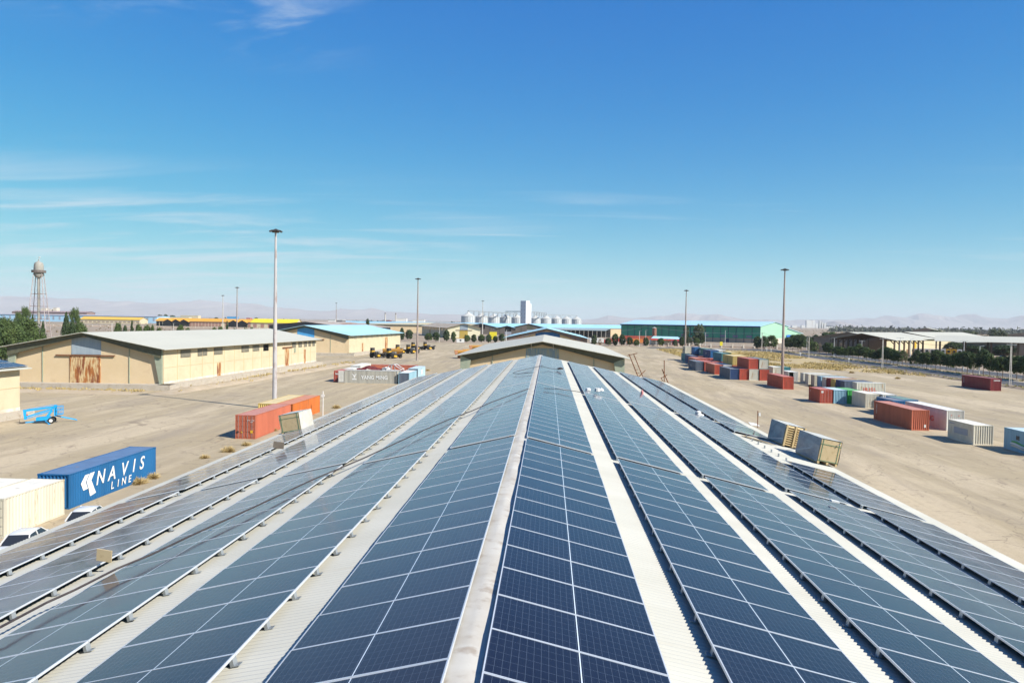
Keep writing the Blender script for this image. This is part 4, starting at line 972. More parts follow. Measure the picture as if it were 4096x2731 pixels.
def sh_loose(rg):
    th = rg.uniform(0, 2 * math.pi); z = rg.random(); r = rg.uniform(.15, .5) * (1.1 - abs(z - .45))
    return Vector((r * math.cos(th), r * math.sin(th), z * .9 + .05)), rg.uniform(.07, .13)
def sh_oval(rg):
    th = rg.uniform(0, 2 * math.pi); z = rg.random(); r = math.sqrt(max(0.02, 1 - (2 * z - 1) ** 2)) * rg.uniform(.5, .95) * .42
    return Vector((r * math.cos(th), r * math.sin(th), .05 + z * .9)), rg.uniform(.09, .14)
protos = {}
def tree_proto(key, shape, n_cl, n_leaf, size, m, seed, trunk=.22, fork=True):
    cm = crown(seed, shape, n_cl, n_leaf, size, 0).build('crown', m).data
    for o in [o for o in scene.collection.objects if o.data == cm]: bpy.data.objects.remove(o)
    rg = random.Random(seed + 99); mb = MB(); t = trunk
    mb.tube([(0, 0, 0), (.01, .01, t * .6), (.0, .015, t * 1.15), (0.01, 0, .72)], [.026, .021, .018, .006], 7)
    for k in range(6 if fork else 3):
        a = k * 1.05 + rg.random(); z = t * rg.uniform(.8, 1.6); mb.tube([(0, 0, z), (.10*math.cos(a), .10*math.sin(a), z + .12), (.25*math.cos(a), .25*math.sin(a), z + .26)], [.012, .009, .004], 5, cap=False)
    tm = mb.build('trunk', bark).data
    for o in [o for o in scene.collection.objects if o.data == tm]: bpy.data.objects.remove(o)
    protos[key] = (cm, tm, trunk)
tree_proto('m1', sh_round, 90, 46, .036, pine_m, 31, .42); tree_proto('m2', sh_round, 90, 46, .036, dark_m2, 32, .46); tree_proto('m3', sh_round, 95, 46, .034, pine_m, 33, .38)
tree_proto('pine1', sh_round, 90, 46, .036, pine_m, 1, .24); tree_proto('pine2', sh_round, 90, 46, .036, dark_m2, 2, .26); tree_proto('pine3', sh_round, 95, 46, .034, pine_m, 3, .20)
tree_proto('oval1', sh_oval, 90, 46, .036, dark_m2, 4, .14); tree_proto('oval2', sh_oval, 90, 46, .036, pine_m, 5, .12); tree_proto('cone', sh_cone, 130, 36, .028, dark_m2, 6, .06, False)
tree_proto('euc', sh_loose, 110, 40, .028, euc_m, 7, .18); tree_proto('bigpine', sh_round, 190, 60, .022, pine_m, 8, .10); tree_proto('bigcone', sh_cone, 240, 46, .018, dark_m2, 9, .05, False)
tree_proto('tallpine', sh_loose, 220, 50, .018, pine_m, 10, .08); tree_proto('scrub', sh_round, 26, 34, .035, dryb, 11, .08, False); tree_proto('sparse', sh_loose, 34, 18, .022, dryb, 12, .25); tree_proto('brown', sh_oval, 40, 30, .03, dry_m, 13, .14)
trg = random.Random(21)
def tree(key, x, y, h, w, label, group, name='tree', z=0.0):
    cm, tm, tt = protos[key]
    e = empty(name, (x, y, z), trg.uniform(0, 6.28), label, 'tree' if 'shrub' not in name else 'shrub', group)
    c = bpy.data.objects.new('crown', cm); link(c, e); zz = h * tt * .75; c.location = (0, 0, zz); ws = 1.0 if key[0] == 'm' else 1.15; c.scale = (w * ws, w * ws * trg.uniform(.9, 1.1), h - zz)
    t = bpy.data.objects.new('trunk', tm); link(t, e); t.scale = (w * .8, w * .8, h)
    return e
# the clipped row along the far side of the yard
row1 = [('oval1', -99.9, 498.07, 8.9, 3.4), ('pine2', -96.75, 506.89, 7.8, 5.4), ('pine1', -80.52, 491.34, 5.9, 4.7), ('pine2', -74.15, 483.07, 6.8, 4.6), ('oval1', -69.46, 498.4, 7.9, 4.8), ('oval2', -62.64, 484.24, 7.1, 3.6), ('pine1', -53.75, 483.78, 5.3, 4.6), ('oval1', -49.37, 486.46, 5.5, 4), ('pine3', -44.46, 489.45, 5.9, 4.7), ('oval1', -39.37, 486.67, 5.7, 4.1), ('oval2', -36.04, 500.65, 4.5, 3.6), ('pine2', -31.38, 497.43, 6.3, 4.2), ('oval1', 29.18, 467.02, 7, 3.8), ('pine2', 38.16, 466.97, 5.2, 4.1), ('oval2', 43.27, 474.62, 7.7, 4.4), ('oval1', 47.48, 471.95, 7.4, 4.3), ('pine2', 51.81, 469.39, 6, 4), ('pine3', 55.92, 466.78, 4.7, 3.5), ('oval1', 62.32, 470.14, 5.7, 4.2), ('pine1', 71.64, 470.26, 5.7, 4.2), ('sparse', 75.63, 467.64, 5.7, 3.8), ('pine2', 80.61, 470.2, 4.8, 3.2), ('oval1', 86.22, 477.83, 6.3, 3.9), ('euc', 92.74, 486.09, 5.9, 4), ('oval2', 96.72, 483.29, 5.7, 4.3)]
L1 = ['pine left of the far yellow walled warehouse, first of the row', 'second pine of the far row, left of the thin pole', 'pine in the far row before the tan long wall', 'pine right of it before the long tan wall', 'tall dark pine beside the yellow gabled warehouse',
      'rounded tree left of the small white kiosk', 'rounded tree just right of the small white kiosk', 'rounded tree second right of the kiosk', 'broad rounded tree below the white mast', 'dark tree right of the yellow sign', 'low tree below the small grey gable', 'tree touching the left end of the third blue roof',
      'dark tree at the right end of the blue roofed warehouse ahead', 'round dark tree with bare soil around it, right of the blue roof', 'tall narrow tree before the red containers', 'broad tree before the red containers with white letters', 'dark tree left of the white post before the red wall', 'smaller tree behind the white post',
      'tree before the navy container with white letters', 'tree before the fuel station left end', 'sparse tree before the fuel station canopy', 'low tree at the fuel station right end', 'dense tree left of the dark rusty mast', 'grey tree right of the dark rusty mast', 'dark tree before the two big eucalyptus trees']
for (k, x, y, h, w), lb in zip(row1, L1): tree(k, x, y, h, w, lb, 'trees along the far side of the yard')
for k, x, y, h, w, lb in [('euc', 94.44, 507.52, 12.8, 4.5, 'slim grey green eucalyptus directly behind the dark rusty mast'), ('euc', 102.55, 506.6, 14.9, 7.6, 'big grey green eucalyptus in front of the green hall'), ('pine2', 103.81, 502.04, 9.1, 4.1, 'dark tree leaning on the big eucalyptus right side'), ('brown', 33.48, 474.32, 4.5, 3.2, 'brown autumn bush right of the blue roofed warehouse'), ('oval1', 127.72, 454.12, 7.9, 5.3, 'leftmost dark tree of the clump before the light green gable'), ('pine2', 130.87, 451.54, 8.3, 4.6, 'middle dark tree of the clump before the light green gable'), ('pine1', 136.09, 454, 8.8, 5.9, 'rightmost tall tree of the clump before the light green gable')]: tree(k, x, y, h, w, lb, 'large trees before the green hall')
# the median row along the road
med = [(3154, 135.4, 420.1, 8.2, 5.4), (3169, 135.6, 414.1, 8.1, 5.6), (3192, 135.5, 404.6, 10.0, 6.2), (3204, 134.8, 398.0, 10.0, 6.2), (3244, 135.7, 385.4, 6.6, 4.3), (3258, 135.7, 380.2, 6.7, 3.9), (3276, 135.3, 373.1, 6.8, 4.0), (3306, 135.3, 363.4, 6.9, 4.4), (3323, 134.8, 356.4, 6.7, 4.0), (3345, 135.1, 350.5, 5.4, 3.9), (3359, 135.6, 347.6, 5.4, 3.9), (3377, 135.6, 342.6, 4.8, 3.9), (3395, 135.4, 337.1, 5.7, 3.9), (3410, 134.8, 331.6, 5.9, 4.0), (3433, 135.0, 325.9, 7.3, 4.3), (3451, 135.8, 323.2, 6.1, 4.1), (3465, 135.1, 318.1, 6.0, 4.1), (3488, 135.3, 313.1, 5.2, 3.9), (3502, 135.0, 309.1, 4.7, 3.9), (3516, 135.5, 307.0, 6.3, 4.4), (3534, 135.7, 303.4, 6.7, 4.0), (3544, 135.2, 300.0, 6.1, 3.9), (3561, 134.9, 296.0, 6.5, 3.9), (3573, 135.1, 293.6, 6.0, 3.9), (3590, 134.8, 289.6, 5.7, 3.9), (3516, 135.1, 306.2, 5.8, 3.9), (3545, 135.6, 300.8, 6.8, 4.3), (3560, 135.1, 296.4, 6.4, 4.0), (3573, 135.5, 294.5, 5.8, 3.9), (3590, 135.8, 291.7, 4.9, 3.9), (3609, 135.5, 287.3, 5.9, 4.0), (3623, 134.8, 283.1, 6.2, 4.1), (3651, 135.2, 278.5, 4.5, 3.9), (3668, 134.8, 274.6, 6.5, 3.9), (3688, 135.0, 271.4, 5.7, 4.0), (3706, 135.0, 268.3, 6.1, 4.0), (3723, 135.7, 266.7, 5.0, 3.9), (3742, 135.1, 262.4, 7.2, 4.4), (3760, 135.3, 259.8, 6.7, 4.4), (3783, 134.9, 255.3, 6.0, 4.0), (3803, 135.6, 253.6, 5.6, 3.9), (3824, 134.8, 249.0, 6.7, 4.6), (3848, 134.9, 245.6, 7.2, 4.4), (3868, 135.4, 243.6, 7.3, 5.0), (3891, 135.1, 239.9, 6.8, 4.7), (3932, 135.3, 234.7, 8.2, 5.0), (3958, 135.1, 231.0, 7.0, 4.1), (3988, 134.9, 226.9, 6.3, 3.9), (4010, 135.5, 225.3, 6.3, 4.4), (4038, 135.0, 221.1, 7.0, 4.0), (4066, 135.8, 219.2, 7.0, 4.4), (4091, 135.2, 215.4, 7.0, 4.1), (4117, 135.4, 212.9, 7.8, 5.3)]
WHERE = ['at the far bend of the road', 'in the far stretch of the median', 'in the middle stretch of the median', 'in the near stretch of the median', 'near the maroon container by the road', 'close to the right picture edge']
i = 0
for (u, x, y, h, w) in med:
    k = ('m1', 'm2', 'm3', 'm2', 'm3', 'm1')[i % 6]
    if i in (6, 19, 31): k = 'sparse'
    seg = i // 9
    tree(k, x, y, h, w, '%s %s tree %s, %s from its left' % ({'sparse': 'thin half bare'}.get(k, ['tall', 'bushy', 'round', 'dark', 'leaning', 'dense'][i % 6]), ['leafy', 'forked', 'green', 'evergreen'][i % 4], WHERE[seg], ['first', 'second', 'third', 'fourth', 'fifth', 'sixth', 'seventh', 'eighth', 'ninth', 'tenth'][i % 9]), 'trees on the road median'); i += 1
for k, x, y, h, w, lb in [('oval1', 157.31, 490.37, 6.9, 5, 'dark tree behind the road, left of the pole row'), ('pine1', 158.56, 481.87, 9, 6.6, 'green tree behind the road, beside the tall pale poles'), ('pine3', 159.76, 473.66, 9.7, 7.1, 'tall green tree behind the road, with bushy top behind the poles'), ('pine2', 161.84, 466.17, 8.3, 5.7, 'dense tree behind the road, between two pale poles'), ('oval1', 171.41, 479.26, 9, 6.5, 'wide dark tree behind the road, behind the lattice pole'), ('pine2', 186.93, 505.09, 10.8, 6.9, 'tall dark tree behind the road, left of the canopy building'), ('pine1', 196.58, 519.7, 11.1, 6.4, 'leafy tree behind the road, next to the canopy building'), ('pine3', 187.41, 486.94, 9.9, 5.6, 'broad tree behind the road, touching the canopy roof edge'), ('pine2', 161.58, 442.33, 6.2, 5.7, 'low dark tree behind the road, under the tall dark ones'), ('sparse', 161.53, 414.26, 5.8, 6.2, 'half bare tree behind the road, with brown twigs near the canopy'), ('brown', 172.95, 471.42, 4.7, 2.9, 'small brown tree behind the road, beside the green ones'), ('bigpine', -180.6, 235.0, 13.1, 8.4, 'large round pine at the left picture edge behind the warehouse'), ('bigpine', -168.3, 228.0, 13.4, 9.7, 'large dense pine in front of the water tower'), ('bigpine', -162.3, 215.0, 10.9, 8.1, 'low dark pine under the two large left ones'), ('tallpine', -221.0, 300.0, 17.6, 4.5, 'tall slim pine left of the water tower'), ('tallpine', -220.3, 295.0, 15.4, 3.6, 'narrow pine left of the tallest left one'), ('bigcone', -217.9, 300.0, 14.4, 3.1, 'conical tree directly left of the tower legs'), ('bigcone', -206.2, 290.0, 11.8, 3.4, 'dark conical tree right of the tower legs'), ('tallpine', -179.6, 270.0, 17.1, 4.4, 'tallest pine above the left warehouse gable'), ('bigcone', -177.4, 262.0, 15.4, 5.0, 'grey green conical tree left of the tallest pine'), ('bigpine', -176.0, 268.0, 11.6, 5.7, 'spreading pine beside the tallest one, right of the cone tree'), ('bigcone', -170.4, 255.0, 13.1, 5.2, 'wide conical tree in front of the tallest pine'), ('pine1', -180.7, 300.0, 11.5, 3.1, 'broad bushy tree above the left white roof, first of the row'), ('oval1', -177.7, 300.0, 10.2, 2.0, 'small grey tree beside the broad first one'), ('cone', -174.7, 300.0, 12.6, 2.7, 'grey conical tree above the left roof'), ('pine1', -171.8, 300.0, 11.0, 2.9, 'round tree right of the grey conical one'), ('pine3', -168.3, 300.0, 11.1, 3.1, 'larger round tree in the group above the roof'), ('oval2', -165.8, 300.0, 10.4, 2.0, 'narrow tree in the group above the roof'), ('pine3', -163.1, 300.0, 10.1, 2.7, 'last round tree of the left group above the roof'), ('pine1', -153.8, 300.0, 11.1, 3.1, 'big round tree alone with a smaller one above the roof'), ('pine3', -150.8, 300.0, 10.2, 2.5, 'smaller round tree attached to the big round one'), ('pine3', -139.4, 300.0, 10.5, 2.5, 'round tree left of the white mast foot'), ('pine1', -136.6, 300.0, 10.6, 2.9, 'round tree at the white mast foot'), ('cone', -133.9, 300.0, 13.2, 2.0, 'tall dark cypress between the two masts'), ('pine1', -130.5, 300.0, 10.0, 1.8, 'tiny tree top left of the reddish mast'), ('pine3', -126.1, 300.0, 10.5, 2.5, 'round tree right of the reddish mast'), ('pine1', -123.6, 300.0, 10.6, 2.2, 'round tree further right of the reddish mast'), ('pine3', -115.1, 300.0, 10.4, 2.2, 'tree top before the dark walled warehouse'), ('pine2', -813.0, 1500.0, 17.4, 13.3, 'small distant dark tree left of the orange roofs'), ('pine2', -800.7, 1500.0, 18.1, 10.2, 'small distant dark tree next to the left one by the orange roofs'), ('pine2', -786.2, 1500.0, 16.3, 13.3, 'small distant dark tree between blue hall and flat building'), ('pine2', -784.9, 1700.0, 13.4, 10.4, 'small distant dark tree above the orange roofs'), ('pine2', -648.0, 1600.0, 14.3, 10.9, 'small distant dark tree right of the distant red shed'), ('pine2', -174.2, 700.0, 15.2, 3.8, 'small distant dark tree behind the left rusty roof'), ('pine2', -118.6, 900.0, 13.6, 3.7, 'small distant dark tree beside the first silo'), ('cone', -104.2, 420.0, 15.1, 2.0, 'lone dark cypress behind the left blue roof'), ('euc', 318.6, 620.0, 13.1, 14.8, 'low green tree clump behind the right white canopy'), ('euc', 356.7, 640.0, 13.3, 13.1, 'green treetops behind the right canopy'), ('euc', 355.5, 600.0, 14.3, 14.3, 'broad green treetops behind the right canopy near the edge'), ('pine2', 231.3, 430.0, 6.9, 8.8, 'dark tree seen under the right canopy'), ('pine2', 238.9, 425.0, 5.4, 10.1, 'dark bush under the right canopy near the car'), ('pine2', 249.3, 430.0, 5.8, 10.3, 'dark bushy tree under the right canopy edge'), ('pine2', 252.9, 420.0, 5.8, 11.5, 'dark hedge tree under the right end of the canopy')]: tree(k, x, y, h, w, lb, 'other trees in the surroundings')

# ------------------------------------------------------------------ right hand canopies and halls
brown_g = mat('shaded_brown_gable', (.30,.22,.17), (.34,.25,.19), .3, .9)  # gable shade put into the colour, browner than the lit walls
cream_l = mat('light_cream_wall', (.62,.53,.34), (.66,.57,.38), .3)
def K(label, FL, FR, D, eave, ridge, **k): return gable_house('warehouse', label, 'warehouse', FR, FL, D, eave, ridge, k.pop('wm', cream_l), white_roof, gable_m=k.pop('gm', brown_g), over=1.4, over_e=1.2, **k)
e, P, W, L, tr = K('cream hall with brown gable behind the open canopy at right', (152, 428), (182, 404), (44, 36), 8.4, 11.6)
for i in range(6): side_slab(P, W/2, 4 + i * 9, 7 + i * 9, 0, 2.6, mat('hall_door_brown', (.25,.13,.06), (.3,.18,.09), 1) if i == 0 else bpy.data.materials['hall_door_brown'], e, 'door', .1)
side_slab(P, W/2, 30, 33.5, 0, 6.5, yellow_p, e, 'door', .12)
for a in (-10, 0, 10): mb = MB(); mb.bar(P(a, -.1, 0), P(a, -.1, 9), .25, .25); mb.build('wall_post', olive, e)
def canopy(label, FL, FR, D, eave, ridge, n, post_m, posts_front=2):
    FR_, FL_, D_ = FR, FL, D
    e, P, W, L, tr = gable_house('open_canopy', label, 'canopy', FR_, FL_, D_, eave, ridge, cream_l, white_roof, walls=False, over=.8, over_e=.9)
    for s in (-1, 1):
        for i in range(n):
            b = L * (i + .15) / (n - .7); mb = MB(); mb.bar(P(s*(W/2 - .4), b, 0), P(s*(W/2 - .4), b, eave - .3), .45, .75); mb.bar(P(s*(W/2 - .4), b, eave - 2.2), P(s*(W/2 - 2.6), b, eave - .05), .3, .4); mb.build('post', post_m, e)
    for i in range(n):
        b = L * (i + .15) / (n - .7); mb = MB(); mb.bar(P(-W/2, b, eave - .35), P(0, b, ridge - .45), .3, .55); mb.bar(P(0, b, ridge - .45), P(W/2, b, eave - .35), .3, .55); mb.build('rafter', post_m, e)
    return e, P, W, L
brown_st = mat('brown_canopy_steel', (.10,.065,.045), (.13,.08,.05), 1, .7)
canopy('open white canopy on brown posts, front left of the right halls', (147.3, 389.4), (169.8, 368.5), (23.8, 19.1), 8.4, 11.4, 7, brown_st)
canopy('long open white canopy on brown posts at the right picture edge', (205, 398), (190.7, 370.5), (80, -37), 8.4, 10.9, 9, brown_st)
e, P, W, L, tr = K('further white roofed hall between the two canopies', (204, 470), (231, 448), (60, 48), 8.6, 12.0)
e, P, W, L, tr = K('small hall with brown gable and white ribs rising behind the right canopies', (514, 1062), (545, 1050), (22, 34), 11.3, 14.6)
for i in range(6): side_slab(P, W/2, 6 + i * 4, 7.4 + i * 4, 0, 6, white_p, e, 'wall_rib', .25)
for i in range(4): side_slab(P, W/2, 7.6 + i * 4, 9.8 + i * 4, 6, 8.4, dark_glass, e, 'window', .1)
e, P, W, L, tr = K('brown gabled building half hidden by green treetops far right', (545, 905), (590, 880), (40, 32), 8.0, 11.5)
e, P, W, L, tr = K('white roofed hall at the far right edge behind the canopy', (520, 800), (566, 770), (60, 42), 7.6, 11.6)
e, P, W, L, tr = K('brown hall seen through the right canopy posts', (236, 432), (300, 405), (8, 24), 6.6, 7.6, wm=brown_g)
e = empty('portable_cabin', (213, 418, 0), R(-24), 'row of white cabins with dark windows between the two canopies', 'cabin')
for i in range(11):
    mb = MB(); mb.box(-14 + i * 2.6, -14 + i * 2.6 + 2.3, 0, 3, .6, 3.1); w_ = mb.build('cabin_unit', white_p if i not in (8, 9) else yellow_p, e)
    mb = MB(); mb.box(-13.5 + i * 2.6, -13.5 + i * 2.6 + 1.3, -.05, 0, 1.3, 2.5); mb.build('window', dark_glass, w_)

# ------------------------------------------------------------------ things at the far edge of the yard
e = empty('kiosk', (-57.6, 480.5, 0), R(4), 'small white kiosk with yellow stripes and one dark window', 'kiosk')
mb = MB(); mb.box(-2.5, 2.5, 0, 3, .2, 2.9); mb.build('wall', white_p, e)
mb = MB(); mb.box(-2.6, 2.6, -.1, 3.1, 2.9, 3.2); mb.build('roof', yellow_p, e)
mb = MB(); mb.box(-.5, .6, -.06, 0, 1.2, 2.2); mb.build('window', dark_glass, e)
def sign(x, y, w, h, zb, m, label):
    e = empty('sign_board', (x, y, 0), 0, label, 'sign'); mb = MB(); mb.box(-w/2, w/2, -.1, .1, zb, zb + h); mb.build('board', m, e)
    mb = MB(); mb.box(-.12, .12, .1, .3, 0, zb + h * .8); mb.build('post', conc_pole, e); return e
yel = mat('bright_yellow_board', (.82,.70,.03), (.78,.64,.04), 2)
sign(-39, 520, 5.2, 5.5, 1.5, yel, 'bright yellow board among the trees right of the kiosk'); sign(102.5, 440, 1.6, 2.4, 2.2, yel, 'small yellow sign on a post right of the eucalyptus trees')
# red container wall, navy container, fuel station and rusty tank
container(52.5, 540, 'red', 'red container with white characters on top of the wall left of the rusty tank', rot=R(-95), z=2.7, h=2.9, group='containers before the green hall')
c = container(64.8, 541, 'brick', 'long brick container right of the one with white characters', rot=R(-95), z=2.7, h=2.9, group='containers before the green hall')
container(57.0, 538.0, 'orange', 'orange container under the red ones', rot=R(-95), h=2.7, group='containers before the green hall')
c = container(92.5, 505, 'navy', 'navy container with white letters before the green hall', rot=R(95), h=2.9, z=2.7, L=12.19, group='containers before the green hall')
LT('KMTC', 2.0, white_let, c, (.012, 9.2, .6), (0, -1, 0), (0, 0, 1), sx=1.05, offset=.02)
container(92.5, 505.2, 'maroon', 'dark maroon container under the navy one', rot=R(95), h=2.7, group='containers before the green hall')
e = empty('fuel_station', (77, 486, 0), 0, 'fuel station with blue roof and red canopy edge behind the trees', 'fuel station')
mb = MB(); mb.faces([(-9.6, 0, 4.9), (10.5, -1, 4.6), (9, 6, 6.2), (-7, 6, 6.4), (-9.6, 12, 4.9), (10.5, 12, 4.7)], [(0,1,2,3), (3,2,5,4)]); mb.build('roof', pale_blue_roof, e)
mb = MB(); mb.bar((-9.6, -.2, 4.5), (0, -.3, 4.3), .2, 1.1); mb.bar((0, -.3, 4.3), (10.5, -1.2, 4.1), .2, 1.1); mb.build('fascia', mat('red_fascia', (.62,.07,.05), (.58,.08,.06), 2), e)
mb = MB(); mb.box(-9, 4, 3, 9, 0, 4.2); mb.build('wall', cream_pl, e)
for x in (-6, -1, 4, 9): mb = MB(); mb.bar((x, .3, 0), (x, .3, 4.2), .3, .3); mb.build('post', white_p, e)
e = empty('storage_tank', (74.6, 520, 0), 0, 'upright rusty cylindrical tank with pale cone top before the green hall', 'tank')
mb = MB(); mb.lathe([(1.5, 4.2), (1.5, 11.6)], 20); mb.build('shell', mat('rusty_tank', (.26,.09,.06), (.38,.22,.16), 1.2, .8, stretch=(1,1,.3)), e)
mb = MB(); mb.lathe([(1.7, 11.6), (.2, 12.3)], 20); mb.build('cone_roof', silo_r, e)
for k in range(4): a = k * math.pi/2 + .6; mb = MB(); mb.bar((1.3*math.cos(a), 1.3*math.sin(a), 0), (1.3*math.cos(a), 1.3*math.sin(a), 4.3), .25, .25); mb.build('leg', rust, e)
# lorries left of the red containers
def lorry(x, y, rz, body, cab, label):
    e = empty('lorry', (x, y, 0), rz, label, 'lorry', 'lorries parked before the long open shed')
    mb = MB(); mb.prism([(-6, 1.1), (3.6, 1.1), (3.6, 3.7), (3.2, 4.0), (-5.6, 4.0), (-6, 3.7)], -1.25, 1.25); mb.build('cargo_box', body, e)
    mb = MB(); mb.prism([(3.9, .8), (6.1, .8), (6.1, 1.9), (5.7, 3.1), (3.9, 3.1)], -1.2, 1.2); mb.build('cab', cab, e)
    mb = MB(); mb.box(-6, 6, -.5, .5, .7, 1.05); mb.build('chassis', dark_m, e)
    for wx in (-4.6, -3.3, 5.0):
        for s in (-1, 1): mb = MB(); mb.X = Matrix.Translation((wx, s * 1.05, .52)) @ Matrix.Rotation(math.pi/2, 4, 'X'); mb.lathe([(.52, -.16), (.52, .16)], 16); mb.build('wheel', blk_rub, e)
red_m = mat('red_vehicle_paint', (.50,.06,.05), (.45,.07,.05), 2)
lorry(35, 512, 0, white_p, red_m, 'white round topped lorry at the left end of the parked lorries'); lorry(48, 518, .1, red_m, white_p, 'red lorry right of the white one behind dark trees'); lorry(62, 512, 0, mat('orange_vehicle_paint', (.65,.20,.04), (.6,.2,.05), 2), red_m, 'orange lorry under the red container wall')
# low pillared fence before the green hall
pink = mat('pink_stone', (.52,.38,.29), (.58,.45,.35), 1.2)
def pillar_fence(a, b, n, h, label, m=pink, low=.9):
    a, b = Vector((*a, 0)), Vector((*b, 0)); e = empty('fence', a, 0, label, 'fence'); d = b - a
    mb = MB(); mb.bar((0, 0, low/2), d + Vector((0, 0, low/2)), .25, low); mb.build('wall', m, e)
    mb = MB(); mb.bar((0, 0, h - .25), d + Vector((0, 0, h - .25)), .14, .22); mb.build('rail', cream_pl, e)
    for i in range(n + 1): mb = MB(); mb.bar(d * (i/n), d * (i/n) + Vector((0, 0, h)), .7, .7); mb.build('pillar', cream_pl, e)
pillar_fence((92, 482), (150, 466), 9, 2.4, 'cream pillared fence with rail before the green hall')
pillar_fence((40, 492), (92, 484), 8, 2.2, 'cream pillared fence behind the trees left of the fuel station')
pillar_fence((-640, 890), (-300, 900), 34, 2.0, 'long low pink boundary wall with pale pillars, far left', pink, 1.3)
pillar_fence((-54, 560), (-10, 560), 6, 3.4, 'grey block wall behind the trees, below the grey gables', mat('grey_block', (.22,.21,.20), (.26,.25,.23), 1), 3.2)

# poles and wires -----------------------------------------------------------------
def lattice_pole(x, y, h, label):
    e = empty('power_pole', (x, y, 0), R(-4), label, 'power pole', 'concrete power poles along the road')
    mb = MB()
    for s in (-1, 1): mb.bar((s*.22, 0, 0), (s*.10, 0, h), .08, .16)
    n = int(h / .8)
    for i in range(n): z = (i + .5) * h / n; w = .24 - .13 * z / h; mb.bar((-w, 0, z), (w, 0, z), .10, .07)
    mb.build('pole', conc_pole, e); mb = MB(); mb.bar((-1.2, -.15, h - .4), (1.2, -.15, h - .4), .12, .12); mb.build('crossarm', galv, e)
    for t in (-1.1, 0, 1.1): mb = MB(); mb.lathe([(.06, h - .34), (.09, h - .2), (.05, h)], 8, t, -.15); mb.build('insulator', brown_g, e)
    return e
for (x, y, h), lb in zip(((118.31, 412.31, 10.66), (121.33, 347.55, 10.24), (117.04, 262.61, 11.03), (117.51, 192.2, 11.13)), ('lattice concrete pole before the light green gable', 'lattice concrete pole among dark trees left of the open canopy', 'lattice concrete pole beside the road before the cream hall', 'nearest lattice concrete pole, at the right edge by the maroon container')):
    lattice_pole(x, y, h, lb)
def thin_pole(x, y, h, m, label, arm=False):
    e = empty('lamp_post', (x, y, 0), 0, label, 'pole', 'thin poles'); mb = MB(); mb.tube([(0, 0, 0), (0, 0, h)], [.16, .09], 8); mb.build('pole', m, e)
    mb = MB()
    if arm: mb.bar((-1.4, 0, h - .3), (1.4, 0, h - .3), .12, .12); mb.build('crossarm', galv, e)
    else: mb.bar((0, 0, h), (.9, 0, h + .15), .08, .08); mb.box(.7, 1.3, -.12, .12, h + .08, h + .2); mb.build('lamp_head', galv, e)
for (x, y, h), arm, lb in (((117.64, 494.16, 10.81), False, 'white pole left of the green hall windows, standing in the fence'), ((61.98, 469.96, 10.34), False, 'white pole right of the lamp post before the red containers'), ((57.76, 467.75, 9.98), False, 'lamp post with purple tint before the red containers'), ((104.22, 492.11, 9.45), True, 'thin pole right of the big eucalyptus'),
    ((134.65, 352.58, 9.2), False, 'white pole in the median left of the open canopy'), ((135.29, 289.09, 10.97), True, 'pole with crossarm before the open canopy'), ((134.6, 279.45, 10.42), False, 'thin pole before the right end of the open canopy'), ((146.36, 265.8, 10.58), True, 'tall pole with double crossarm before the right canopy'), ((134.85, 236.11, 9.16), False, 'white pole among median trees right of the double crossarm pole'),
    ((149.84, 358.3, 8.13), True, 'lamp post with Y shaped arms before the open canopy'), ((157.93, 456.16, 7.64), False, 'short white pole left of the lattice pole'), ((203.88, 567.11, 9.3), True, 'pole with crossarm behind the left road trees'), ((188.85, 515.79, 10.7), False, 'tall white pole behind the road trees'), ((-72.17, 484.31, 10.3), False, 'thin pole before the long tan wall'), ((-28.09, 493.48, 8.93), False, 'thin white pole left of the third blue roof'), ((-300.62, 492, 9.49), False, 'thin pale pole above the left white roof'), ((-270.68, 517.93, 9.4), False, 'thin pale pole above the middle of the left white roof')):
    thin_pole(x, y, h, white_p, lb, arm)
for (x, y, h), lb in (((118.08, 402.21, 2.43), 'short white post left of the pair on the dry field edge'), ((119.57, 399.62, 2.42), 'short white post right of the pair on the dry field edge'), ((121.7, 360.18, 1.81), 'white road marker post by the road trees'), ((120.35, 299.56, 2.1), 'white road marker post before the cream hall')):
    e = empty('marker_post', (x, y, 0), 0, lb, 'post'); mb = MB(); mb.tube([(0, 0, 0), (0, 0, h)], .14, 8); mb.build('post', white_p, e); mb = MB(); mb.box(-.32, .32, -.08, .08, h - .5, h); mb.build('plate', white_p, e)
def wire(pts, label, sag=.9, r=.035, m=dark_m):
    mb = MB(); allp = []
    for a, b in zip(pts, pts[1:]):
        a, b = Vector(a), Vector(b)
        for i in range(10): t = i / 9; allp.append(a.lerp(b, t) - Vector((0, 0, sag * 4 * t * (1 - t))))
    mb.tube(allp, r, 4); return T(mb.build('power_line', m), label, 'power line')
wire([(38, 470, 10.5), (60.5, 465, 13), (118.3, 412, 10.3)], 'overhead wire in front of the green hall', 1.6, .05, galv)
wire([(118.3, 412, 10.3), (121.3, 347.5, 9.9), (117, 262.6, 10.7), (117.5, 192.2, 10.8)], 'overhead wire along the road poles', 1.2, .03)
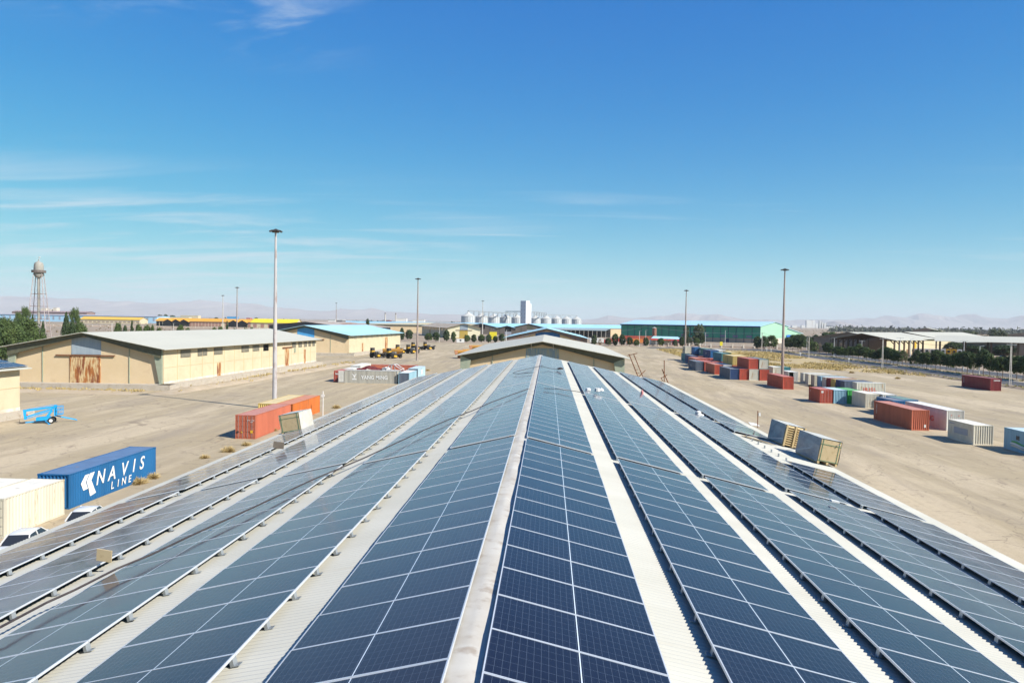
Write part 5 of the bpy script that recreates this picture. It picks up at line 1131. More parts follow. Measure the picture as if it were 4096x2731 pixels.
# vent pipe and small things left of the roof
e = empty('vent_pipe', (-33.4, 107.7, 0), 0, 'thin white pipe with round disc standing beside the orange container', 'pipe')
mb = MB(); mb.tube([(0, 0, 0), (0, 0, 3.75)], .075, 8); mb.build('pipe', white_p, e); mb = MB(); mb.X = Matrix.Translation((0, -.05, 3.1)) @ Matrix.Rotation(math.pi/2, 4, 'X'); mb.lathe([(.25, -.05), (.25, .05)], 16); mb.build('disc', white_p, e)
e = empty('hydrant_post', (-88.22, 153.66, 0), 0, 'small white box on a thin post before the left warehouse', 'post'); mb = MB(); mb.bar((0,0,0), (0,0,2.6), .08, .08); mb.build('post', galv, e); mb = MB(); mb.box(-.18,.18,-.12,.12,2.4,2.75); mb.build('box', white_p, e)
# rusty ladders / scaffold frames rising behind the right roof edge
def frame_poly(name, label, segs, Y, r=.07):
    e = empty(name, (segs[0][0][0], Y, 0), 0, label, 'scaffold'); ox = segs[0][0][0]
    for k, (a, b, rr) in enumerate(segs):
        mb = MB(); mb.tube([(a[0] - ox, 0, a[1]), (b[0] - ox, (k % 2) * .3, b[1])], rr, 6); mb.build('rail' if rr > .05 else 'rung', rust, e)
A1, B1, A2, B2 = (10.99, 10.44), (13.61, 4.24), (11.6, 10.48), (14.28, 4.26)
segs = [(A1, B1, .07), (A2, B2, .06), ((A1[0] - .2, A1[1] - .2), (A2[0] + .5, A2[1] + .1), .05)]
segs = [((a[0], max(0, a[1])), (b[0], max(0, b[1])), r) for a, b, r in segs]
for t in (.35, .42, .49, .56): segs.append(((A1[0] + (B1[0]-A1[0])*t - .15, A1[1] + (B1[1]-A1[1])*t), (A1[0] + (B1[0]-A1[0])*t + .35, A1[1] + (B1[1]-A1[1])*t + .1), .03))
segs.append(((A1[0] + 1.4, A1[1] - 3.0), (A2[0] + 1.7, A2[1] - 2.2), .05))
frame_poly('rusty_ladder', 'rusty ladder frame leaning behind the right end of the second warehouse', segs, 100)
A1, B1 = (14.48, 10.07), (14.59, 5.11)
C1, D1 = (14.23, 8.98), (15.91, 5.45)
frame_poly('scaffold_pole', 'rusty upright pole with slanted braces behind the right roof edge', [(A1, (B1[0], max(0, B1[1])), .06), (C1, (D1[0], max(0, D1[1])), .06), ((14.1, 7.82), (14.86, 8.27), .05), ((14.1, 7.88), (14.45, 7.45), .04), ((14.36, 8.45), (14.61, 8.58), .04)], 92)
# antenna post on the right eave
ax_, ay_, az_ = 14.58, 51.37, 7.6
e = empty('antenna_post', (ax_, ay_, az_ - .05), 0, 'small pole with white device on the right eave before the crates', 'antenna'); mb = MB(); mb.bar((0,0,0), (0,0,1.15), .05, .05); mb.build('post', rust, e); mb = MB(); mb.box(.05,.18,-.05,.05,.8,1.0); mb.build('device', white_p, e)

# ------------------------------------------------------------------ far left industry
sky_w = mat('light_blue_hall_wall', (.34,.55,.72), (.38,.60,.76), .05)
def far_hall(name, label, x0, x1, y, d, eave, ridge, wm, rm, win=None):
    e = empty(name, ((x0 + x1)/2, y, 0), 0, label, 'industrial hall'); w = (x1 - x0) / 2
    mb = MB(); mb.prism([(0, 0), (d, 0), (d, eave), (d/2, ridge - .1), (0, eave)], -w, w, 'x'); mb.build('wall', wm, e)
    mb = MB(); mb.faces([(-w-1, -1.2, eave - .1), (w+1, -1.2, eave - .1), (w+1, d/2, ridge + .2), (-w-1, d/2, ridge + .2), (w+1, d+1.2, eave - .1), (-w-1, d+1.2, eave - .1)], [(0,1,2,3), (3,2,4,5)]); mb.build('roof', rm, e)
    if win:
        n, ww, z0, z1, m = win
        for i in range(n): c = -w + (i + .5) * 2 * w / n; mb = MB(); mb.box(c - ww/2, c + ww/2, -.15, .05, z0, z1); mb.build('window', m, e)
    return e
wgl = mat('grey_mullion_glass', (.25,.28,.34), (.32,.35,.40), .5)
far_hall('industrial_hall', 'very long light blue hall with tall windows at the far left', -1120, -765, 1400, 60, 13.0, 14.6, sky_w, mat('grey_pink_roof', (.45,.42,.44), (.40,.38,.40), .02), (28, 3.6, 4.0, 10.5, wgl))
far_hall('industrial_hall', 'long brown roofed hall above the light blue one, left picture edge', -1180, -1010, 1560, 30, 19, 21.5, mat('brown_hall', (.26,.18,.17), (.3,.2,.18), .1), mat('brown_hall_roof', (.30,.20,.19), (.34,.24,.22), .1))
far_hall('industrial_hall', 'cream hall with long yellow roof in front of the light blue hall', -822, -714, 1250, 26, 6.9, 11.3, cream_l, mat('deep_yellow_roof', (.72,.42,.05), (.75,.45,.06), .1), (14, 5, 1.5, 4, brown_g))
def box_building(label, x0, x1, y, h, m, name='building', cat='building', d=12, extra=None):
    e = empty(name, ((x0+x1)/2, y, 0), 0, label, cat); w = (x1-x0)/2
    mb = MB(); mb.box(-w, w, 0, d, 0, h); mb.build('wall', m, e); mb = MB(); mb.box(-w - .3, w + .3, -.3, d + .3, h, h + .4); mb.build('roof', white_p if not extra else extra, e); return e
for (x0, x1, z), lb, m in (((-1214.3, -1201.3, 28.96), 'pale square tower block behind the water tower legs', cream_pl), ((-1197, -1189.6, 26.79), 'small cream tower right of the water tower', cream_pl), ((-1184, -1175.4, 29.98), 'cream tower standing alone right of the water tower', cream_pl)): box_building(lb, x0, x1, 1700, z, m)
# orange roofed market halls
or_roof = mat('orange_hall_roof', (.72,.33,.03), (.76,.37,.05), .1); pinkd = mat('pink_brown_recess', (.36,.19,.15), (.40,.22,.17), 1)
e = empty('market_hall', (-492, 1050, 0), R(1.0), 'long low halls with orange roofs and pink recessed doors, far left', 'hall')
w = 82
mb = MB(); mb.box(-w, w, 0, 20, 0, 7.6); mb.build('wall', cream_l, e)
mb = MB(); mb.faces([(-w-2, -1.5, 7.4), (w+2, -1.5, 7.4), (w+2, 12, 11.8), (-w-2, 12, 11.8)], [(0,1,2,3)]); mb.build('roof', or_roof, e)
for i in range(34):
    if i in (9, 20): continue
    c = -w + 2.4 + i * 4.85; mb = MB(); mb.box(c - 1.9, c + 1.9, -.2, -.05, .2, 6.4); mb.build('door', pinkd if i > 9 and i not in (22,23,25,26) else black, e)
for c in (-62, -50, -38, 35, 48):
    mb = MB(); mb.prism([(c - 6.5, 4.5), (c - 6.5, 6.6), (c, 9.8), (c + 6.5, 6.6), (c + 6.5, 4.5), (c + 5.6, 4.5), (c + 5.6, 0), (c - 5.6, 0), (c - 5.6, 4.5)], -6, -.3); mb.build('porch', black, e)
    mb = MB(); mb.faces([(c - 7.2, -6.6, 6.5), (c, -6.6, 10.2), (c + 7.2, -6.6, 6.5), (c - 7.2, 1, 6.9), (c, 6, 10.6), (c + 7.2, 1, 6.9)], [(0,1,4,3), (1,2,5,4)]); mb.build('porch_roof', or_roof, e)
far_hall('market_hall', 'bright yellow roofed hall behind the dark walled warehouse', -412, -349, 1000, 26, 7.6, 12.6, cream_l, mat('bright_yellow_roof', (.85,.66,.02), (.80,.60,.03), .1), (6, 5, .5, 5.5, pinkd))
for (x0, x1, z), Y, lb, m, ex in (((-769.1, -731.1, 16.3), 1500, 'flat cream office building above the orange roofs', cream_l, None), ((-766.2, -726.3, 12.88), 1450, 'light blue roof before the flat cream office building', cream_l, blue_roof), ((-803.6, -779.4, 15.81), 1800, 'bright blue box hall on the horizon between two masts', mat('vivid_blue_wall', (.04,.30,.62), (.05,.34,.66), .3), None), ((-712.6, -703, 13.41), 1700, 'small red building on the horizon', mat('red_building', (.45,.12,.13), (.4,.1,.1), 1), None),
    ((-218.7, -211.6, 13.67), 720, 'small white building left of the far blue roof', white_p, None), ((-205.2, -198.9, 13.33), 700, 'small grey building beside the white one by the blue roof', mat('dark_grey_block', (.14,.14,.15), (.3,.3,.3), 2), None), ((-273.9, -253.6, 16.67), 1300, 'white building with dark gables on the horizon', white_p, None), ((-242.3, -221.2, 14.94), 1300, 'white flat building left of the silos', white_p, None), ((-269.4, -261.1, 13.69), 1200, 'low maroon roofed building on the horizon', mat('maroon_building', (.25,.08,.08), (.2,.07,.07), 1), None)):
    box_building(lb, x0, x1, Y, z, m, extra=ex)
for u_, (x, z) in (('left', (-201.84, 21.61)), ('right', (-188.72, 21.5))):
    e = empty('chimney', (x, 900, 0), 0, 'slim pale chimney on the horizon, %s one of the pair' % u_, 'chimney'); mb = MB(); mb.tube([(0,0,0), (0,0,z)], [.9,.7], 10); mb.build('stack', conc_pole, e); mb = MB(); mb.tube([(0,0,z), (0,0,z+1)], .8, 10); mb.build('cap', dark_m, e)
# far white plant at right
e = empty('factory', ((2107.2, 31.91)[0], 6000, 0), 0, 'distant white factory with towers on the plain below the mountains', 'factory')
for i, (dx, w_, h_) in enumerate(((-200, 60, 14), (-130, 40, 18), (-60, 30, 22), (-15, 45, 62), (20, 22, 64), (45, 20, 40), (70, 8, 60), (90, 8, 52), (110, 12, 44), (150, 60, 12), (260, 120, 8))):
    mb = MB(); mb.box(dx - w_/2, dx + w_/2, 0, 30, 0, h_); mb.build('block', white_p, e)

# ------------------------------------------------------------------ building at the left edge
e, P, W, L, tr = gable_house('warehouse', 'cream building corner with solar panels on its roof at the left picture edge', 'warehouse', (-74.9, 40), (-104.0, 40), (0, 60.5), 6.95, 9.7, cream, white_roof, base=.9, over=1.0, over_e=1.1)
mb = MB(); mb.bar(P(W/2 + .03, .2, 4.2), P(W/2 + .03, L, 4.2), .05, .09); mb.build('wall_joint', tan_wall, e)
mb = MB(); mb.face([P(W/2 + .05, .1, .9), P(W/2 + .05, L, .9), P(W/2 + .05, L, 1.35), P(W/2 + .05, .1, 1.35)]); mb.build('plinth_band', cream_pl, e)
mb = MB(); mb.faces([(-74.9, 38, .9), (-73.4, 38, .9), (-73.4, 101.5, .9), (-74.9, 101.5, .9), (-73.4, 38, 0), (-73.4, 101.5, 0), (-74.9, 101.5, 0)], [(0,1,2,3), (1,4,5,2), (3,2,5,6)]); T(mb.build('loading_dock', concrete), 'low concrete ledge under the cream building at the left edge', 'loading dock')
sb = MB(); suv = []
s_sl = (9.7 - 6.95) / (W / 2); aa = math.atan(s_sl)
for r_ in range(12):
    for k in range(5):
        from mathutils import Euler
        s0 = 15.3 - 2.6 * (k + 1); x = -89.45 + s0 * math.cos(aa) + .45; z = 9.82 - s0 * math.sin(aa) + .14
        sb.X = Matrix.Translation((x, 100.3 - r_ * 1.16, z)) @ Euler((0, aa, 0)).to_matrix().to_4x4()
        n0 = len(sb.f); sb.mi = 0; frame_mb(sb); sb.mi = 1; suv += [None] * (len(sb.f) - n0); sb.face(sheet_pts()); suv.append(UVQ)
sbo = sb.build('solar_panels', [alu, solar_m]); ul = sbo.data.uv_layers.new(name='UVMap')
for p, uvq in zip(sbo.data.polygons, suv):
    if uvq:
        for li, c in zip(p.loop_indices, uvq): ul.data[li].uv = c
T(sbo, 'small solar array on the roof corner at the left picture edge', 'solar panels', kind='stuff')

# ------------------------------------------------------------------ wrapped pallets of panels on the roof
card = mat('cardboard', (.50,.38,.21), (.56,.43,.25), 1.5, .8, c3=(.40,.29,.15), s3=5)
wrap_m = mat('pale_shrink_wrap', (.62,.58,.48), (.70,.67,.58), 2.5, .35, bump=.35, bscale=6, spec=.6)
wrap_shade = mat('shaded_shrink_wrap', (.20,.205,.22), (.30,.31,.32), 2.5, .3, bump=.5, bscale=7, spec=.6, stretch=(1,.5,2))  # film on the crate sides, their shade put into the darker grey
timber = mat('pallet_timber', (.58,.42,.20), (.64,.48,.26), 3, .8)
def crate(x, y, z, w, d, h, rz, tilt, label, front):
    e = bpy.data.objects.new('panel_crate', None); link(e); e.location = (x, y, z); e.rotation_euler = (0, tilt, rz); T(e, label, 'crate', 'wrapped crates of panels on the roof')
    mb = MB(); nseg = 5; rg = random.Random(int(x * 10))
    def wob(): return rg.uniform(-.015, .015)
    mb.box(-w/2 + .02, w/2 - .02, -d/2 + .03, d/2, .12, h - .02); mb.build('carton', card, e)
    mb = MB()
    for s in (-1, 1):
        pts = [(s * (w/2 + wob()), -d/2 + d * i / nseg, zz) for zz in (.05, h * .35, h * .7, h) for i in range(nseg + 1)]
        f = []
        for r in range(3):
            for i in range(nseg): q = (r*(nseg+1)+i, r*(nseg+1)+i+1, (r+1)*(nseg+1)+i+1, (r+1)*(nseg+1)+i); f.append(q if s > 0 else q[::-1])
        mb.faces(pts, f)
    mb.faces([(w/2, d/2 + .01, .05), (-w/2, d/2 + .01, .05), (-w/2, d/2 + .01, h), (w/2, d/2 + .01, h)], [(0,1,2,3)])
    mb.build('shrink_wrap', wrap_shade if front != 'wrap' else wrap_m, e)
    mb = MB(); mb.faces([(-w/2, -d/2, h), (w/2, -d/2, h + .01), (w/2, d/2, h), (-w/2, d/2, h + .01)], [(0,1,2,3)]); mb.build('shrink_wrap_top', wrap_m, e)  # top of the film split off in the paler, sunlit tone
    if front == 'pallet':
        mb = MB(); yb = -d/2 - .015
        for px in (-w/2 + .05, 0, w/2 - .05): mb.bar((px, yb - .08, .0), (px, yb - .08, h), .09, .12, (0, 1, 0))
        mb.build('stringer', timber, e)
        for i in range(9):
            for s in (-1, 1): mb = MB(); zz = .08 + i * (h - .12) / 8.6; mb.faces([(s*w/4 - w/4 + .09, yb - .10, zz), (s*w/4 + w/4 - .09, yb - .10, zz), (s*w/4 + w/4 - .09, yb + .02, zz + .07), (s*w/4 - w/4 + .09, yb + .02, zz + .07), (s*w/4 - w/4 + .09, yb - .10, zz - .02), (s*w/4 + w/4 - .09, yb - .10, zz - .02)], [(0,1,2,3), (4,5,1,0)]); mb.build('slat', timber, e)
    else:
        mb = MB(); mb.faces([(-w/2 + .03, -d/2, .1), (w/2 - .03, -d/2, .1), (w/2 - .03, -d/2, h - .04), (-w/2 + .03, -d/2, h - .04)], [(0,1,2,3)]); mb.build('carton_end', card, e)
        gs = mat('green_strap', (.10,.22,.13), (.12,.26,.15), 5) if 'green_strap' not in bpy.data.materials else bpy.data.materials['green_strap']
        for (a, b) in (((-w/2+.12, .1), (-w/2+.12, h)), ((w/2-.12, .1), (w/2-.12, h)), ((-w/2, h*.78), (w/2, h*.78)), ((-w/2, h*.12), (w/2, h*.12))):
            mb = MB(); mb.bar((a[0], -d/2 - .012, a[1]), (b[0], -d/2 - .012, b[1]), .022, .012, (0, 1, 0)); mb.build('strap', gs, e)
    mb = MB()
    for px in (-w/2 + .08, 0, w/2 - .08): mb.box(px - .05, px + .05, -d/2, d/2, -.02, .10)
    mb.build('pallet', timber, e)
    return e
crate(-14.85, 43.1, 7.86, 1.25, 1.9, 1.14, R(-4), -.19, 'cardboard crate wrapped in pale film on the left edge of the roof', 'wrap')
crate(13.6, 42.6, 7.86, 1.1, 2.4, 1.18, R(2), .19, 'wrapped crate showing timber pallet slats, further one at the right roof edge', 'pallet')
crate(13.65, 37.75, 7.86, 1.05, 2.7, 1.22, R(3), .19, 'wrapped crate with cardboard end and strap, nearer one at the right roof edge', 'carton')
mb = MB(); mb.bar((14.3, 36.3, 8.85), (12.0, 38.6, 8.1), .05, .02); T(mb.build('lashing_strap', white_p), 'white lashing strap running from the nearer right crate to the roof', 'strap')
mb = MB(); mb.bar((13.1, 41.3, 8.35), (11.4, 43.0, 8.2), .03, .02); T(mb.build('lashing_strap', white_p), 'thin white strap in front of the crate with timber slats', 'strap')
# loose feet of the missing panels and small litter on the roof
def foot(x, y, label):
    mb = MB(); z = roof_z(x); mb.X = Matrix.Translation((x, y, z + .012)); mb.prism([(-.07,0),(-.07,.012),(0,.012),(0,.14),(.05,.14),(.05,0)], -.05, .05); T(mb.build('bracket', galv), label, 'bracket', 'bare mounting brackets on the roof edge')
FT = ['farthest of the bare brackets by the right crates', 'second farthest bare bracket by the right crates', 'third farthest bare bracket left of the slatted crate', 'bare bracket left of the cardboard litter', 'bare bracket beside the slatted crate foot', 'bare bracket between the two right crates', 'bare bracket left of the nearer right crate', 'nearest bare bracket by the nearer right crate']
for i, lb in enumerate(FT): foot(11.25, 41.8 - i * 1.15, lb)
def flap(pts, name, label, m, cat, th=.012, dz=.03):
    mb = MB(); b = [Vector((x, y, roof_z(x) + dz + q)) for x, y, q in pts]; t = [v + Vector((0, 0, th)) for v in b]; n = len(b)
    mb.faces(b + t, [tuple(range(n))[::-1], tuple(range(n, 2*n))] + [(i, (i+1) % n, n + (i+1) % n, n + i) for i in range(n)]); return T(mb.build(name, m), label, cat)
flap([(8.55, 34.2, .02), (8.95, 34.4, .05), (9.2, 31.9, .04), (9.05, 30.4, .01), (8.75, 31.6, .10)], 'cardboard_sheet', 'curved cardboard sheet lying between the panel rows on the right', card, 'cardboard')
flap([(11.0, 42.0, .02), (11.3, 42.2, .05), (12.3, 41.1, .05), (12.6, 40.6, .02), (11.8, 41.0, .08)], 'cardboard_scrap', 'torn cardboard scraps before the slatted crate', card, 'cardboard')
x_, y_, z_ = -9.71, 15.6, 8.91
mb = MB(); mb.X = Matrix.Translation((x_, y_, z_ + .26)) @ Matrix.Rotation(.12, 4, 'Y') @ Matrix.Rotation(.1, 4, 'X'); mb.box(-.17, .17, -.012, .012, 0, .27); T(mb.build('cardboard_piece', card), 'small upright piece of cardboard on the panels at lower left', 'cardboard')
x_, y_, z_ = -12.12, 32.53, 8.44
mb = MB(); mb.X = Matrix.Translation((x_, y_, z_ + .25)) @ Matrix.Rotation(.1, 4, 'Y'); mb.box(-.24, .24, -.02, .02, 0, .3); T(mb.build('cardboard_piece', mat('dark_cardboard', (.20,.16,.12), (.25,.2,.15), 3)), 'dark cardboard piece standing by the left panels below the crate', 'cardboard')
x_, y_, z_ = 3.13, 48.61, 9.86
e = empty('plastic_bag', (x_, y_, z_ + .2), 0, 'crumpled white plastic bag and paper on the panels right of the ridge', 'bag'); mb = MB(); rg = random.Random(2)
for k in range(3):
    c = Vector((rg.uniform(-.5, .5), rg.uniform(-.3, .3), .12)); 
    mb.lathe([(.04 + rg.random()*.05, .0), (.19, .04), (.16, .12 + .06 * k), (.04, .22)], 9, c.x, c.y)
mb.build('crumpled_film', white_p, e)
x_, y_, z_ = 7.41, 57.63, 9.01
mb = MB(); mb.lathe([(.05, z_), (.11, z_ + .02), (.11, z_ + .3), (.04, z_ + .38), (.04, z_ + .44)], 12, x_, y_); T(mb.build('bottle', mat('pink_plastic', (.62,.28,.26), (.6,.25,.24), 3, .4)), 'pink plastic bottle standing on the roof right of the bag', 'bottle')
x_, y_, z_ = 10.19, 49.82, 8.47
mb = MB(); mb.lathe([(.38, z_ + .02), (.36, z_ + .08), (.2, z_ + .12), (.19, z_ + .26), (.08, z_ + .33)], 14, x_, y_); T(mb.build('white_hat', white_p), 'white round hat left on the roof between the outer right panel rows', 'hat')
x_, y_, z_ = 9.55, 24.61, 8.59
mb = MB(); mb.X = Matrix.Translation((x_, y_, z_ + .22)) @ Matrix.Rotation(.19, 4, 'Y'); mb.box(-.13, .13, -.1, .1, 0, .05); T(mb.build('white_box', white_p), 'small flat white box on the outer right panels', 'box')
x_, y_, z_ = 14.52, 51.89, 7.61
flap([(x_ - .5, y_ - .9, 0), (x_ + .2, y_ - .6, .03), (x_ + .35, y_ + .7, .05), (x_ - .2, y_ + .9, .02)], 'white_sheet', 'white sheet lying on the right eave before the crates', white_p, 'sheet', dz=.05)
# cables over the panels
def cable(pts, r, label, m=dark_m, dz=.27):
    P3 = []
    for i in range(len(pts)):
        P3.append(Vector((pts[i][0], pts[i][1], pts[i][2] + dz)))
    mb = MB(); mb.tube(P3, r, 6); return T(mb.build('cable', m), label, 'cable')
cab_m = mat('brown_black_cable', (.045,.035,.035), (.07,.055,.05), 4, .6)
cable([(-9.36, 11.73, 8.98), (-9.19, 11.86, 9.02), (-9.15, 12.95, 9.02), (-8.98, 13.49, 9.06), (-8.84, 14.64, 9.09), (-8.53, 15.42, 9.15), (-8.3, 16.72, 9.19), (-7.75, 18.81, 9.3), (-7.12, 21.75, 9.42), (-6.22, 24.52, 9.6), (-4.97, 29.75, 9.85), (-4.26, 32.08, 9.99), (-3.52, 33.91, 10.13), (-2.75, 36.56, 10.29), (-1.76, 38.97, 10.48), (-1.04, 40.56, 10.62)], .022, 'thick dark cable running diagonally over the left panels up to the ridge', cab_m)
cable([(-0.18, 42.2, 10.51), (0.59, 43.77, 10.36), (1.7, 44.85, 10.14), (2.19, 45.14, 10.04)], .022, 'dark cable crossing the panels right of the ridge', cab_m)
cable([(-0.4, 64.1, 10.55), (-1.42, 59.65, 10.55), (-2.55, 58.47, 10.33), (-2.69, 57.18, 10.3), (-2.26, 55.4, 10.38), (-1, 53.65, 10.63)], .02, 'looped dark cable left of the ridge near the far end', cab_m)
cable([(-0.51, 59.66, 10.73), (0.21, 61.83, 10.43), (0.97, 62.98, 10.28)], .02, 'short dark cable right of the ridge near the far end', cab_m)
x_, y_, z_ = 1.11, 64.08, 10.25
mb = MB(); mb.lathe([(.25, z_ + .25), (.25, z_ + .35), (.05, z_ + .42)], 10, x_, y_); T(mb.build('cable_coil', cab_m), 'small coil of cable on the panels right of the ridge near the far end', 'cable coil')

# ------------------------------------------------------------------ towable lift
lift_m = mat('bright_blue_machine_paint', (.012,.34,.72), (.02,.38,.76), 2, .4)
e = empty('boom_lift', (-67.7, 94.6, 0), R(24), 'bright blue towable boom lift parked by the small cream building', 'lift')
def LP(zx, zy, y=0.0): return ((zx - 1280) * .00435, y, (1010 - zy) * .00435)
def lb_(a, b, w, h, name, m=lift_m, y=0.0, y2=None): mb = MB(); mb.bar(LP(*a, y), LP(*b, y if y2 is None else y2), w, h); return mb.build(name, m, e)
lb_((890,615), (1670,510), .22, .24, 'upper_boom'); lb_((930,570), (1640,450), .10, .06, 'boom_rail'); lb_((930,800), (1640,560), .2, .2, 'main_boom'); lb_((930,860), (1560,640), .12, .1, 'boom_link')
lb_((870,580), (900,880), .25, .3, 'boom_knuckle'); lb_((1690,450), (1700,800), .3, .34, 'turret_column'); lb_((1100,640), (1000,700), .06, .08, 'cylinder', galv)
lb_((1190,870), (1560,850), .9, .42, 'chassis_box'); lb_((1480,800), (1600,620), .3, .3, 'turret'); lb_((900,975), (1560,900), .12, .14, 'drawbar')
lb_((640,1030), (900,975), .1, .12, 'hitch', dark_m); lb_((740,990), (740,890), .04, .04, 'jockey_handle', dark_m); lb_((860,730), (960,745), .12, .14, 'red_marker', red_m)
for s in (-1, 1):
    mb = MB(); mb.X = Matrix.Translation((LP(1600, 910)[0], s * .62, .40)) @ Matrix.Rotation(math.pi/2, 4, 'X'); mb.lathe([(.25, -.13), (.40, -.1), (.40, .1), (.25, .13)], 20); w_ = mb.build('wheel', blk_rub, e)
    mb = MB(); mb.X = Matrix.Translation((LP(1600, 910)[0], s * .62, .40)) @ Matrix.Rotation(math.pi/2, 4, 'X'); mb.lathe([(.22, -.14), (.22, .14)], 16); mb.build('rim', white_p, w_)
    lb_((1700,800), (2190,960), .12, .16, 'outrigger', lift_m, s * .3, s * 1.3) if s > 0 else lb_((1420,930), (1590,1000), .1, .12, 'outrigger', lift_m, -.3, -1.5)
    lb_((2150,945), (2230,985), .25, .06, 'outrigger_foot', lift_m, s * 1.3) if s > 0 else lb_((1560,1000), (1620,1004), .25, .05, 'outrigger_foot', lift_m, -1.5)
mb = MB(); 
for y in (-.4, .4):
    for (a, b) in (((1745,490), (1890,490)), ((1745,600), (1890,600)), ((1745,740), (1890,740)), ((1745,490), (1745,740)), ((1890,490), (1890,740)), ((1820,490), (1820,740))): mb.bar(LP(*a, y), LP(*b, y), .05, .05)
for zx in (1745, 1890):
    for zy in (490, 600): mb.bar(LP(zx, zy, -.4), LP(zx, zy, .4), .05, .05)
a = LP(1745, 740); b = LP(1890, 740); mb.box(a[0], b[0], -.42, .42, a[2] - .05, a[2]); mb.build('basket', lift_m, e)

# ------------------------------------------------------------------ white cars behind the left eave
carw = mat('white_car_paint', (.74,.74,.72), (.70,.70,.68), 1, .25, spec=.6)
def car(x, y, rz, label, m=carw, cat='car'):
    e = empty('parked_car', (x, y, 0), rz, label, cat, 'parked cars')
    secs = [(-2.15, .30, .62, .55), (-2.1, .28, .78, .74), (-1.35, .22, .88, .83), (-.9, .22, .93, .84), (.9, .22, .93, .84), (1.5, .24, .98, .83), (2.1, .28, .95, .74), (2.2, .32, .70, .60)]
    mb = MB(); rings = []
    for (yy, z0, z1, w) in secs: rings.append([mb.pt(p) for p in ((-w, yy, z0), (-w - .02, yy, (z0+z1)/2), (-w * .96, yy, z1 - .08), (-w * .8, yy, z1), (w * .8, yy, z1), (w * .96, yy, z1 - .08), (w + .02, yy, (z0+z1)/2), (w, yy, z0))])
    for a, b in zip(rings, rings[1:]):
        for k in range(8): mb.f.append([a[k], b[k], b[(k+1) % 8], a[(k+1) % 8]]); mb.m.append(0)
    mb.f.append(rings[0]); mb.m.append(0); mb.f.append(rings[-1][::-1]); mb.m.append(0); mb.build('body', m, e, smooth=True)
    mb = MB(); r2 = []
    for yy, z, w in ((-.55, 1.36, .58), (-.3, 1.43, .62), (.3, 1.45, .64), (.95, 1.40, .60), (1.05, 1.34, .57)): r2.append([mb.pt(p) for p in ((-w, yy, z - .06), (-w*.8, yy, z), (w*.8, yy, z), (w, yy, z - .06))])
    for a, b in zip(r2, r2[1:]):
        for k in range(3): mb.f.append([a[k], b[k], b[k+1], a[k+1]]); mb.m.append(0)
    mb.build('roof', m, e, smooth=True)
    for nm, q in (('windscreen', [(-.70, -1.2, .90), (.70, -1.2, .90), (.56, -.56, 1.36), (-.56, -.56, 1.36)]), ('rear_window', [(.70, 1.65, .96), (-.70, 1.65, .96), (-.56, 1.05, 1.36), (.56, 1.05, 1.36)]),
                  ('side_window', [(.80, 1.5, .95), (.80, -1.1, .91), (.61, -.5, 1.35), (.61, 1.0, 1.35)]), ('side_window', [(-.80, -1.1, .91), (-.80, 1.5, .95), (-.61, 1.0, 1.35), (-.61, -.5, 1.35)])):
        mb = MB(); mb.face(q); mb.build(nm, dark_glass, e)
    for s in (-1, 1):
        mb = MB(); mb.bar((s*.79, -1.18, .90), (s*.59, -.54, 1.38), .06, .05); mb.bar((s*.80, .25, .93), (s*.62, .25, 1.38), .05, .06); mb.bar((s*.78, 1.6, .95), (s*.58, 1.03, 1.37), .09, .05); mb.build('pillar', m, e)
        for wy in (-1.35, 1.3): mb = MB(); mb.X = Matrix.Translation((s * .78, wy, .31)) @ Matrix.Rotation(math.pi/2, 4, 'Y'); mb.lathe([(.2, -.1), (.31, -.09), (.31, .09), (.2, .1)], 18); mb.build('wheel', blk_rub, e)
        mb = MB(); mb.box(min(s*.45, s*.72), max(s*.45, s*.72), -2.16, -2.08, .6, .74); mb.build('headlight', galv, e)
    return e
cx_, cy_ = -31.62, 42.67
car(cx_, cy_, R(14), 'white car before the cream container at the lower left edge')
cx_, cy_ = -31.29, 48.09
car(cx_, cy_, R(14), 'white car between the blue container and the roof edge')
cx_, cy_ = 229.11, 380.54
car(cx_, cy_, R(80), 'dark car parked under the right canopy', dark_m); car(cx_ + 14, cy_ + 5, R(80), 'white pickup right of the dark car under the canopy')

